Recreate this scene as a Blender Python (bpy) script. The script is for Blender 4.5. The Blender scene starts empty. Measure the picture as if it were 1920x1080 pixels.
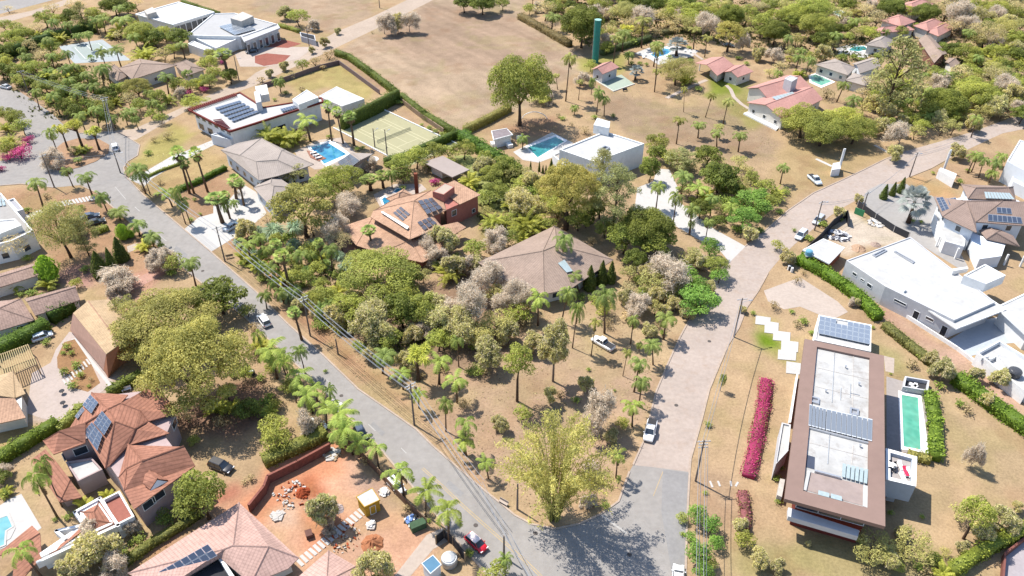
import bpy, math, random
import numpy as np
from mathutils import Matrix, Vector
random.seed(7)
sc = bpy.context.scene
# ---------------------------------------------------------------- camera, world, sun, exposure
CAMF, CAMP, CAMR, CAMH = 1479.36, .637211, .005726, 105.42
_r = np.array([1, 0, 0.]); _f = np.array([0, math.cos(CAMP), -math.sin(CAMP)]); _u = np.cross(_r, _f)
CR = math.cos(CAMR)*_r+math.sin(CAMR)*_u; CU = -math.sin(CAMR)*_r+math.cos(CAMR)*_u; CF = _f
cd = bpy.data.cameras.new('camera'); cam = bpy.data.objects.new('camera', cd); sc.collection.objects.link(cam)
cd.sensor_width = 36; cd.lens = CAMF/1920*36; cd.clip_start = 1; cd.clip_end = 9000
cam.matrix_world = Matrix(((CR[0], CU[0], -CF[0], 0), (CR[1], CU[1], -CF[1], 0), (CR[2], CU[2], -CF[2], CAMH), (0, 0, 0, 1)))
sc.camera = cam
SUN_EL, SUN_AZ = math.radians(57), math.radians(143)      # azimuth counter-clockwise from +x
w = bpy.data.worlds.new('World'); sc.world = w; w.use_nodes = True
nt = w.node_tree; bg = nt.nodes['Background']; sk = nt.nodes.new('ShaderNodeTexSky')
sk.sky_type = 'NISHITA'; sk.sun_disc = False; sk.sun_elevation = SUN_EL; sk.sun_rotation = math.pi/2-SUN_AZ
sk.air_density = 1.0; sk.dust_density = .6; sk.ozone_density = 1.5
nt.links.new(sk.outputs[0], bg.inputs[0]); bg.inputs[1].default_value = .125
sl = bpy.data.lights.new('sun', 'SUN'); sl.energy = 4.3; sl.angle = math.radians(.5); sl.color = (1, .945, .85)
so = bpy.data.objects.new('sun', sl); sc.collection.objects.link(so)
sd = Vector((math.cos(SUN_AZ)*math.cos(SUN_EL), math.sin(SUN_AZ)*math.cos(SUN_EL), math.sin(SUN_EL)))
so.rotation_euler = sd.to_track_quat('Z', 'Y').to_euler()
sc.view_settings.view_transform = 'Standard'; sc.view_settings.look = 'None'
sc.view_settings.exposure = .9; sc.view_settings.gamma = 1
sc.cycles.max_bounces = 5; sc.cycles.diffuse_bounces = 3; sc.cycles.transparent_max_bounces = 4; sc.cycles.transmission_bounces = 3
sc.cycles.sample_clamp_indirect = 4

# ---------------------------------------------------------------- photo geometry: where a line of sight meets a height
def G(px, py, z=0.):
    D = CF*CAMF+CR*(px-960)+CU*(540-py); t = (z-CAMH)/D[2]
    return Vector((D[0]*t, D[1]*t, z))
def PJ(v):
    d = np.array([v[0], v[1], v[2]-CAMH]); q = d@CF
    return 960+CAMF*(d@CR)/q, 540-CAMF*(d@CU)/q
def MPP(px, py, z=0.):
    v = G(px, py, z); return float(np.array([v.x, v.y, v.z-CAMH])@CF)/CAMF
def HGT(bx, by, ty):
    b = G(bx, by); lo, hi = 0, 45
    for _ in range(24):
        m = (lo+hi)/2
        if PJ((b.x, b.y, m))[1] > ty: lo = m
        else: hi = m
    return lo
def Z(c, r, *p):                     # quarter-size crop (column, row) enlarged 4x -> photo pixels
    return [(480*c+p[i]/4, 270*r+p[i+1]/4) for i in range(0, len(p), 2)]
def S(r, g, b, k=2.25):               # how a sunlit surface reads in the photo -> its base colour
    o = []
    for v in (r, g, b):
        v /= 255; v = v/12.92 if v <= .04045 else ((v+.055)/1.055)**2.4
        o.append(min(v/k, .86))
    return tuple(o)

# ---------------------------------------------------------------- materials
MATS = {}
def newmat(name):
    m = bpy.data.materials.new(name); m.use_nodes = True; n = m.node_tree.nodes; l = m.node_tree.links
    return m, n, l, n['Principled BSDF']
def noise(n, l, scale, detail=4, rough=.6, coord=None):
    t = n.new('ShaderNodeTexNoise'); t.inputs['Scale'].default_value = scale; t.inputs['Detail'].default_value = detail; t.inputs['Roughness'].default_value = rough
    if coord is not None: l.new(coord, t.inputs['Vector'])
    return t.outputs['Fac']
def mth(n, l, op, a, b, clamp=False):
    t = n.new('ShaderNodeMath'); t.operation = op; t.use_clamp = clamp
    for i, v in enumerate((a, b)):
        if isinstance(v, (int, float)): t.inputs[i].default_value = v
        else: l.new(v, t.inputs[i])
    return t.outputs[0]
def mix(n, l, fac, a, b, typ='MIX'):
    t = n.new('ShaderNodeMix'); t.data_type = 'RGBA'; t.blend_type = typ
    for s, v in ((t.inputs[0], fac), (t.inputs[6], a), (t.inputs[7], b)):
        if isinstance(v, (int, float)): s.default_value = v
        elif isinstance(v, tuple): s.default_value = (*v[:3], 1)
        else: l.new(v, s)
    return t.outputs[2]
def rng_(n, l, fac, lo, hi, a, b):
    t = n.new('ShaderNodeMapRange'); l.new(fac, t.inputs[0])
    for i, v in enumerate((lo, hi, a, b)): t.inputs[i+1].default_value = v
    return t.outputs[0]
def wpos(n):
    return n.new('ShaderNodeNewGeometry').outputs['Position']
def surf(name, col, var=.18, scale=1.2, rough=.85, stain=.0, stainc=(.2, .15, .1), spec=.2, bump=0, metal=0):
    key = (name, col)
    if key in MATS: return MATS[key]
    m, n, l, p = newmat(name); P = wpos(n)
    a = rng_(n, l, noise(n, l, scale, 5, .65, P), .3, .7, 1-var, 1+var)
    b = rng_(n, l, noise(n, l, scale*.13, 3, .5, P), .3, .7, 1-var*.6, 1+var*.6)
    c = mix(n, l, 1., col, mth(n, l, 'MULTIPLY', a, b), 'MULTIPLY')
    if stain: c = mix(n, l, rng_(n, l, noise(n, l, .45, 6, .7, P), .52, .75, 0, stain), c, stainc)
    l.new(c, p.inputs['Base Color']); p.inputs['Roughness'].default_value = rough; p.inputs['Specular IOR Level'].default_value = spec; p.inputs['Metallic'].default_value = metal
    if bump:
        bm = n.new('ShaderNodeBump'); bm.inputs['Strength'].default_value = bump; bm.inputs['Distance'].default_value = .1
        l.new(noise(n, l, 3, 4, .6, P), bm.inputs['Height']); l.new(bm.outputs[0], p.inputs['Normal'])
    MATS[key] = m; return m
def tile(name, col, dark=.62, rows=.5, cols=.0, var=.2, stain=.25, stainc=None):
    key = (name, col, rows, cols)
    if key in MATS: return MATS[key]
    m, n, l, p = newmat(name); P = wpos(n)
    uv = n.new('ShaderNodeUVMap').outputs[0]; sx = n.new('ShaderNodeSeparateXYZ'); l.new(uv, sx.inputs[0])
    a = rng_(n, l, noise(n, l, 1.6, 5, .7, P), .3, .7, 1-var, 1+var)
    b = rng_(n, l, noise(n, l, .2, 3, .5, P), .3, .7, 1-var*.7, 1+var*.7)
    f = mth(n, l, 'MULTIPLY', a, b); hgt = None
    for src, per, d in ((sx.outputs[1], rows, dark), (sx.outputs[0], cols, .8)):
        if not per: continue
        q = mth(n, l, 'FRACT', mth(n, l, 'DIVIDE', src, per), 0)
        s = rng_(n, l, q, .0, .38, d, 1.06)
        f = mth(n, l, 'MULTIPLY', f, s)
    c = mix(n, l, 1., col, f, 'MULTIPLY')
    sc_ = stainc or (col[0]*.45, col[1]*.42, col[2]*.42)
    c = mix(n, l, rng_(n, l, noise(n, l, .6, 7, .75, P), .5, .78, 0, stain), c, sc_)
    l.new(c, p.inputs['Base Color']); p.inputs['Roughness'].default_value = .85; p.inputs['Specular IOR Level'].default_value = .15
    MATS[key] = m; return m
def plain(name, col, rough=.5, metal=0, spec=.5):
    key = (name, col)
    if key in MATS: return MATS[key]
    m, n, l, p = newmat(name); P = wpos(n)
    c = mix(n, l, 1., col, rng_(n, l, noise(n, l, 2.5, 3, .5, P), .3, .7, .9, 1.1), 'MULTIPLY'); l.new(c, p.inputs['Base Color'])
    p.inputs['Roughness'].default_value = rough; p.inputs['Metallic'].default_value = metal; p.inputs['Specular IOR Level'].default_value = spec
    MATS[key] = m; return m
def objcol(name, kind):
    if name in MATS: return MATS[name]
    m, n, l, p = newmat(name); oi = n.new('ShaderNodeObjectInfo')
    if kind == 'leaf':
        at = n.new('ShaderNodeAttribute'); at.attribute_name = 'v'
        v = at.outputs['Fac']
        c = mix(n, l, 1., oi.outputs['Color'], rng_(n, l, v, 0, 1, .55, 1.55), 'MULTIPLY')
        hs = n.new('ShaderNodeHueSaturation'); l.new(c, hs.inputs['Color'])
        l.new(rng_(n, l, v, 0, 1, .512, .492), hs.inputs['Hue']); hs.inputs['Saturation'].default_value = .93
        l.new(hs.outputs[0], p.inputs['Base Color']); p.inputs['Roughness'].default_value = .6; p.inputs['Specular IOR Level'].default_value = .25
        tr = n.new('ShaderNodeBsdfTranslucent'); l.new(hs.outputs[0], tr.inputs[0]); mx = n.new('ShaderNodeMixShader'); mx.inputs[0].default_value = .42
        l.new(p.outputs[0], mx.inputs[1]); l.new(tr.outputs[0], mx.inputs[2]); l.new(mx.outputs[0], n['Material Output'].inputs[0])
    elif kind == 'bark':
        P = wpos(n); c = mix(n, l, 1., oi.outputs['Color'], rng_(n, l, noise(n, l, 3, 4, .6, P), .3, .7, .7, 1.3), 'MULTIPLY')
        l.new(c, p.inputs['Base Color']); p.inputs['Roughness'].default_value = .9; p.inputs['Specular IOR Level'].default_value = .1
    elif kind == 'paint':
        P = wpos(n); c = mix(n, l, 1., oi.outputs['Color'], rng_(n, l, noise(n, l, 2, 2, .5, P), .3, .7, .93, 1.07), 'MULTIPLY')
        l.new(c, p.inputs['Base Color']); p.inputs['Roughness'].default_value = .3; p.inputs['Coat Weight'].default_value = .4; p.inputs['Metallic'].default_value = .1
    MATS[name] = m; return m
LEAF = objcol('foliage', 'leaf'); BARK = objcol('bark', 'bark'); PAINT = objcol('car_paint', 'paint')
def glassm():
    if 'glass' in MATS: return MATS['glass']
    m, n, l, p = newmat('window_glass'); P = wpos(n)
    c = mix(n, l, noise(n, l, .5, 2, .5, P), (.015, .02, .03), (.05, .065, .085)); l.new(c, p.inputs['Base Color'])
    p.inputs['Roughness'].default_value = .08; p.inputs['Specular IOR Level'].default_value = .8
    MATS['glass'] = m; return m
GLASS = glassm()
def water(name, col, c2):
    m, n, l, p = newmat(name); P = wpos(n)
    v = n.new('ShaderNodeTexVoronoi'); v.inputs['Scale'].default_value = 1.1; l.new(P, v.inputs['Vector']); v.feature = 'SMOOTH_F1'
    c = mix(n, l, rng_(n, l, noise(n, l, .35, 3, .6, P), .35, .65, 0, 1), col, c2)
    c = mix(n, l, rng_(n, l, v.outputs['Distance'], .3, .75, 0, .3), c, tuple(min(1, q*1.7+.05) for q in col))
    l.new(c, p.inputs['Base Color']); p.inputs['Roughness'].default_value = .06; p.inputs['Specular IOR Level'].default_value = .5
    bm = n.new('ShaderNodeBump'); bm.inputs['Strength'].default_value = .15; bm.inputs['Distance'].default_value = .05
    l.new(noise(n, l, 4, 3, .5, P), bm.inputs['Height']); l.new(bm.outputs[0], p.inputs['Normal'])
    return m
def solarm(name='solar_cells', c1=(.05, .065, .10), line=(.30, .34, .40)):
    if name in MATS: return MATS[name]
    m, n, l, p = newmat(name)
    uv = n.new('ShaderNodeUVMap').outputs[0]; sx = n.new('ShaderNodeSeparateXYZ'); l.new(uv, sx.inputs[0])
    e = None
    for s in (sx.outputs[0], sx.outputs[1]):
        q = mth(n, l, 'ABSOLUTE', mth(n, l, 'SUBTRACT', s, .5), 0); r = rng_(n, l, q, .455, .47, 0, 1)
        e = r if e is None else mth(n, l, 'MAXIMUM', e, r)
    c = mix(n, l, e, c1, line); l.new(c, p.inputs['Base Color']); p.inputs['Roughness'].default_value = .22; p.inputs['Specular IOR Level'].default_value = .9
    MATS[name] = m; return m
WHITE = surf('white_plaster', (.70, .70, .695), .08, .8, .8, .3, (.38, .36, .33))
WROOF = surf('white_roof_membrane', (.40, .397, .39), .08, .5, .8, .55, (.28, .265, .25))
CREAM = surf('cream_plaster', (.58, .55, .5), .08, .8)
GREYW = surf('grey_plaster', (.46, .46, .475), .08, .8)
BLUEW = surf('pale_blue_grey_plaster', (.60, .63, .67), .06, .8)
CONC = surf('concrete', (.42, .39, .36), .15, 1, .9, .3, (.25, .22, .2))
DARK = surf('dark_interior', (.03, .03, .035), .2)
WOOD = surf('weathered_wood', (.30, .22, .14), .2, 2)
METAL = plain('galvanised_metal', (.45, .46, .48), .4, .6)

# ---------------------------------------------------------------- objects
COL = sc.collection; ORG = {}
def link(o): COL.objects.link(o); return o
LABELS = {}
def thing(name, label, cat, loc=(0, 0, 0), group=None, rz=0):
    o = link(bpy.data.objects.new(name, None)); o.location = loc; o.rotation_euler = (0, 0, rz); o.empty_display_size = .5
    o['label'] = label; o['category'] = cat; ORG[o.name] = Vector(loc)
    if group: o['group'] = group
    return o
def mk(name, V, F, mat, parent=None, smooth=False, uv=False, mats=None, mi=None):
    org = ORG[parent.name] if parent else Vector((0, 0, 0))
    me = bpy.data.meshes.new(name); me.from_pydata([tuple(Vector(v)-org) for v in V], [], F); me.update()
    for mm in (mats or [mat]): me.materials.append(mm)
    if mi: me.polygons.foreach_set('material_index', mi)
    if smooth: me.polygons.foreach_set('use_smooth', [True]*len(F))
    if uv:
        ul = me.uv_layers.new(name='UVMap')
        for p in me.polygons:
            nrm = p.normal if p.normal.z > 0 else -p.normal
            t = Vector((-nrm.y, nrm.x, 0))
            t = Vector((1, 0, 0)) if t.length < .02 else t.normalized()
            s = nrm.cross(t)
            for li in p.loop_indices:
                c = me.vertices[me.loops[li].vertex_index].co+org; ul.data[li].uv = (c.dot(t), c.dot(s))
    o = link(bpy.data.objects.new(name, me))
    if parent: o.parent = parent; ORG[o.name] = org
    return o
def tag(o, label=None, cat=None, group=None, kind=None):
    if label: o['label'] = label
    if cat: o['category'] = cat
    if group: o['group'] = group
    if kind: o['kind'] = kind
    return o
class MB:
    def __init__(s): s.V = []; s.F = []; s.I = []
    def add(s, V, F, i=0):
        b = len(s.V); s.V += [Vector(v) for v in V]; s.F += [tuple(b+k for k in f) for f in F]; s.I += [i]*len(F); return s
    def box(s, c, sx, sy, sz, rz=0, i=0, taper=1):
        ca, sa = math.cos(rz), math.sin(rz); V = []
        for z, t in ((0, 1), (sz, taper)):
            for x, y in ((-1, -1), (1, -1), (1, 1), (-1, 1)):
                X, Y = x*sx/2*t, y*sy/2*t; V.append((c[0]+X*ca-Y*sa, c[1]+X*sa+Y*ca, c[2]+z))
        return s.add(V, [(3, 2, 1, 0), (4, 5, 6, 7), (0, 1, 5, 4), (1, 2, 6, 5), (2, 3, 7, 6), (3, 0, 4, 7)], i)
    def tube(s, pts, rad, n=6, i=0, cap=True):
        pts = [Vector(p) for p in pts]; V = []; F = []
        for k, p in enumerate(pts):
            d = (pts[min(k+1, len(pts)-1)]-pts[max(k-1, 0)])
            d = d.normalized() if d.length > 1e-6 else Vector((0, 0, 1))
            a = d.cross(Vector((0, 0, 1)))
            if a.length < .05: a = Vector((1, 0, 0))
            a.normalize(); b = d.cross(a); r = rad[k] if hasattr(rad, '__len__') else rad
            for j in range(n):
                t = 2*math.pi*j/n; V.append(p+(a*math.cos(t)+b*math.sin(t))*r)
        for k in range(len(pts)-1):
            for j in range(n):
                F.append((k*n+j, k*n+(j+1) % n, (k+1)*n+(j+1) % n, (k+1)*n+j))
        if cap: F.append(tuple(range(n-1, -1, -1))); F.append(tuple(len(V)-n+j for j in range(n)))
        return s.add(V, F, i)
    def prism(s, poly, z0, z1, i=0, bottom=False):
        n = len(poly); V = [(p[0], p[1], z0) for p in poly]+[(p[0], p[1], z1) for p in poly]
        F = [(k, (k+1) % n, n+(k+1) % n, n+k) for k in range(n)]+[tuple(range(n, 2*n))]
        if bottom: F.append(tuple(range(n-1, -1, -1)))
        return s.add(V, F, i)
    def out(s, name, mat, parent=None, **k):
        if k.get('mats'): k['mi'] = s.I
        return mk(name, s.V, s.F, mat, parent, **k)
def area(P): return sum(P[i-1][0]*P[i][1]-P[i][0]*P[i-1][1] for i in range(len(P)))/2
def ccw(P):
    P = [Vector((p[0], p[1])) for p in P]
    return P if area(P) > 0 else P[::-1]
def inset(P, d):                     # positive: inwards (P counter-clockwise)
    n = len(P); O = []
    for i in range(n):
        a, b, c = P[i-1], P[i], P[(i+1) % n]; u = (b-a).normalized(); v = (c-b).normalized()
        n1 = Vector((-u.y, u.x)); n2 = Vector((-v.y, v.x)); k = 1+n1.dot(n2)
        O.append(b+(n1+n2)*(d/max(k, .35)))
    return O
def plan(pts, z=0.): return ccw([G(x, y, z).to_2d() for x, y in pts])
def cen(P): return sum((Vector((p[0], p[1])) for p in P), Vector((0, 0)))/len(P)
def sheet(name, pts, mat, z=.02, parent=None, kind='structure', world=False):
    P = ccw(pts) if world else plan(pts)
    o = mk(name, [(p.x, p.y, z) for p in P], [tuple(range(len(P)))], mat, parent)
    if kind: o['kind'] = kind
    return o
def house(name, label, cat, pts, z=0, group=None):
    c = cen(plan(pts, z)); return thing(name, label, cat, (c.x, c.y, 0), group)
def walls(h, P, z0, z1, mat, name='wall'):
    return MB().prism(P, z0, z1).out(name, mat, h)
def flat(h, pts, z, z0=0, wall=WHITE, roof=WROOF, par=.35, th=.28, over=0, rim=None, plan_=None):
    P = plan_ or plan(pts, z); I = inset(P, th); n = len(P)
    W = inset(P, over) if over else P; zb = z-par-.25 if over else z0
    if over: walls(h, W, z0, zb-.003, wall)
    m = MB(); m.add([(p.x, p.y, zb) for p in P]+[(p.x, p.y, z) for p in P]+[(p.x, p.y, z) for p in I]+[(p.x, p.y, z-par) for p in I],
          [(k, (k+1) % n, n+(k+1) % n, n+k) for k in range(n)]+[(n+k, n+(k+1) % n, 2*n+(k+1) % n, 2*n+k) for k in range(n)]+[(2*n+k, 2*n+(k+1) % n, 3*n+(k+1) % n, 3*n+k) for k in range(n)]+([tuple(range(n-1, -1, -1))] if over else []))
    m.out('parapet' if over else 'wall', rim or wall, h)
    mk('roof', [(p.x, p.y, z-par+.002) for p in I], [tuple(range(n))], roof, h)
    return P, W
def win(h, P, e, t, w, z0, hh, name='window', frame=None, pane=None, deep=.07):
    a, b = P[e % len(P)], P[(e+1) % len(P)]; u = (b-a).normalized(); nn = Vector((u.y, -u.x)); L = (b-a).length
    c = a+u*(L*t)
    def q(x, z, d): v = c+u*x+nn*d; return (v.x, v.y, z)
    f = .09; V = []; x0, x1, y0, y1 = -w/2, w/2, z0, z0+hh
    for d in (0, deep):
        for x, z in ((x0, y0), (x1, y0), (x1, y1), (x0, y1)): V.append(q(x, z, d))
    for x, z in ((x0+f, y0+f), (x1-f, y0+f), (x1-f, y1-f), (x0+f, y1-f)): V.append(q(x, z, deep))
    for x, z in ((x0+f, y0+f), (x1-f, y0+f), (x1-f, y1-f), (x0+f, y1-f)): V.append(q(x, z, .02))
    F = [(k, (k+1) % 4, 4+(k+1) % 4, 4+k) for k in range(4)]+[(4+k, 4+(k+1) % 4, 8+(k+1) % 4, 8+k) for k in range(4)]+[(8+k, 8+(k+1) % 4, 12+(k+1) % 4, 12+k) for k in range(4)]
    o = mk(name, V, F, frame or WHITE, h)
    pv = [q(x0+f, y0+f, .022), q(x1-f, y0+f, .022), q(x1-f, y1-f, .022), q(x0+f, y1-f, .022)]
    mk('pane' if name == 'window' else 'panel', pv, [(0, 1, 2, 3)], pane or (GLASS if name == 'window' else WOOD), o)
    return o
def wins(h, P, e, n, w, z0, hh, **k):
    for i in range(n): win(h, P, e, (i+.5)/n, w, z0, hh, **k)
def longest(P): return max(range(len(P)), key=lambda i: (P[(i+1) % len(P)]-P[i]).length)
def facing(P, d=(0, -1)):            # the wall that faces the camera side most
    def s(i):
        u = (P[(i+1) % len(P)]-P[i]); L = u.length; u = u/L; return Vector((u.y, -u.x)).dot(Vector(d))*min(L, 6)
    return sorted(range(len(P)), key=s, reverse=True)
def autowin(h, P, z0=1.0, hh=1.3, floors=1, fh=3, w=1.5, per=4.5):
    for e in facing(P)[:2]+[i for i in range(len(P)) if i not in facing(P)[:2]]:
        L = (P[(e+1) % len(P)]-P[e]).length
        if L < 3: continue
        for f in range(floors): wins(h, P, e, max(1, int(L/per)), w, z0+f*fh, hh)
def roofmesh(h, V, F, mat, th=.18, caps=None, capmat=None, name='roof', world=False):
    W = [Vector(v) if world else G(*v) for v in V]; F = [list(f) for f in F]
    for f in F:
        nr = Vector((0, 0, 0))
        for i in range(len(f)): nr += W[f[i-1]].cross(W[f[i]])
        if nr.z < 0: f.reverse()
    cnt = {}
    for f in F:
        for i in range(len(f)):
            k = (f[i-1], f[i]); cnt[k] = 1
    edges = [k for k in cnt if (k[1], k[0]) not in cnt]
    n = len(W); VV = W+[v-Vector((0, 0, th)) for v in W]; FF = [tuple(f) for f in F]+[tuple(n+i for i in reversed(f)) for f in F]
    FF += [(b, a, n+a, n+b) for a, b in edges]; I = [0]*len(FF)
    shared = [k for k in cnt if (k[1], k[0]) in cnt and k[0] < k[1]]
    m = MB(); m.V = VV; m.F = FF; m.I = I
    if caps is not False:
        for a, b in shared:
            A, B = W[a], W[b]
            if (B-A).length > .8: m.tube([A+Vector((0, 0, .02)), B+Vector((0, 0, .02))], .13, 4, 1, False)
    return m.out(name, mat, h, uv=True, mats=[mat, capmat or mat])
def hip(h, pts, ze, zr, mat, kind='hip', wall=CREAM, z0=0, inw=.6, cap=None, windows=0, plan_=None, th=.18, floors=1):
    P = plan_ or plan(pts, ze)
    if (P[1]-P[0]).length < (P[2]-P[1]).length: P = P[1:]+P[:1]
    A, B, C, D = P; m1 = (A+D)/2; m2 = (B+C)/2; u = (m2-m1).normalized(); wd = ((D-A).length+(C-B).length)/4
    if kind == 'hip':
        k = min(wd, (m2-m1).length*.49); r1, r2 = m1+u*k, m2-u*k
    elif kind == 'pyramid': r1 = (m1+m2)/2-u*.05; r2 = (m1+m2)/2+u*.05
    else: r1, r2 = m1, m2
    V = [(p.x, p.y, ze) for p in P]+[(r1.x, r1.y, zr), (r2.x, r2.y, zr)]
    F = [(0, 1, 5, 4), (2, 3, 4, 5), (1, 2, 5), (3, 0, 4)] if kind != 'gable' else [(0, 1, 5, 4), (2, 3, 4, 5)]
    roofmesh(h, V, F, mat, th, capmat=cap, world=True)
    W = inset(P, inw)
    if wall:
        walls(h, W, z0, ze-th-.01 if kind != 'gable' else ze-th-.01, wall)
        if kind == 'gable':
            for a, b, r in ((W[1], W[2], (W[1]+W[2])/2), (W[3], W[0], (W[3]+W[0])/2)):
                mk('gable_wall', [(a.x, a.y, ze-th-.012), (b.x, b.y, ze-th-.012), (r.x, r.y, zr-.45)], [(0, 1, 2)], wall, h)
        if windows: autowin(h, W, w=1.3, floors=floors, per=windows)
    return P, W
def quadgrid(h, q, nx, ny, mat, name='solar_panel', gap=.06, th=.06, up=.1, skip=()):
    """q: four world points; panels as single parts"""
    q = [Vector(v) for v in q]; nr = (q[1]-q[0]).cross(q[3]-q[0]).normalized()
    if nr.z < 0: nr = -nr
    def at(s, t): return q[0].lerp(q[1], s).lerp(q[3].lerp(q[2], s), t)
    LX = (q[1]-q[0]).length/nx; LY = (q[3]-q[0]).length/ny; gx, gy = gap/LX/nx/2, gap/LY/ny/2
    for i in range(nx):
        for j in range(ny):
            if (i, j) in skip: continue
            c = [at(i/nx+gx, j/ny+gy), at((i+1)/nx-gx, j/ny+gy), at((i+1)/nx-gx, (j+1)/ny-gy), at(i/nx+gx, (j+1)/ny-gy)]
            V = [v+nr*up for v in c]+[v+nr*(up+th) for v in c]
            F = [(4, 5, 6, 7), (0, 1, 5, 4), (1, 2, 6, 5), (2, 3, 7, 6), (3, 0, 4, 7)]
            if ((V[5]-V[4]).cross(V[7]-V[4])).dot(nr) < 0: F = [tuple(reversed(f)) for f in F]
            org = ORG[h.name]; me = bpy.data.meshes.new(name); me.from_pydata([tuple(v-org) for v in V], [], F); me.materials.append(mat)
            ul = me.uv_layers.new(name='UVMap'); uvs = {4: (0, 0), 5: (1, 0), 6: (1, 1), 7: (0, 1)}
            for p in me.polygons:
                for li in p.loop_indices: ul.data[li].uv = uvs.get(me.loops[li].vertex_index, (0, 0))
            o = link(bpy.data.objects.new(name, me)); o.parent = h
def bx(h, name, pts, z0, z1, mat):
    P = plan(pts, z1); return MB().prism(P, z0, z1, bottom=True).out(name, mat, h)

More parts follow.
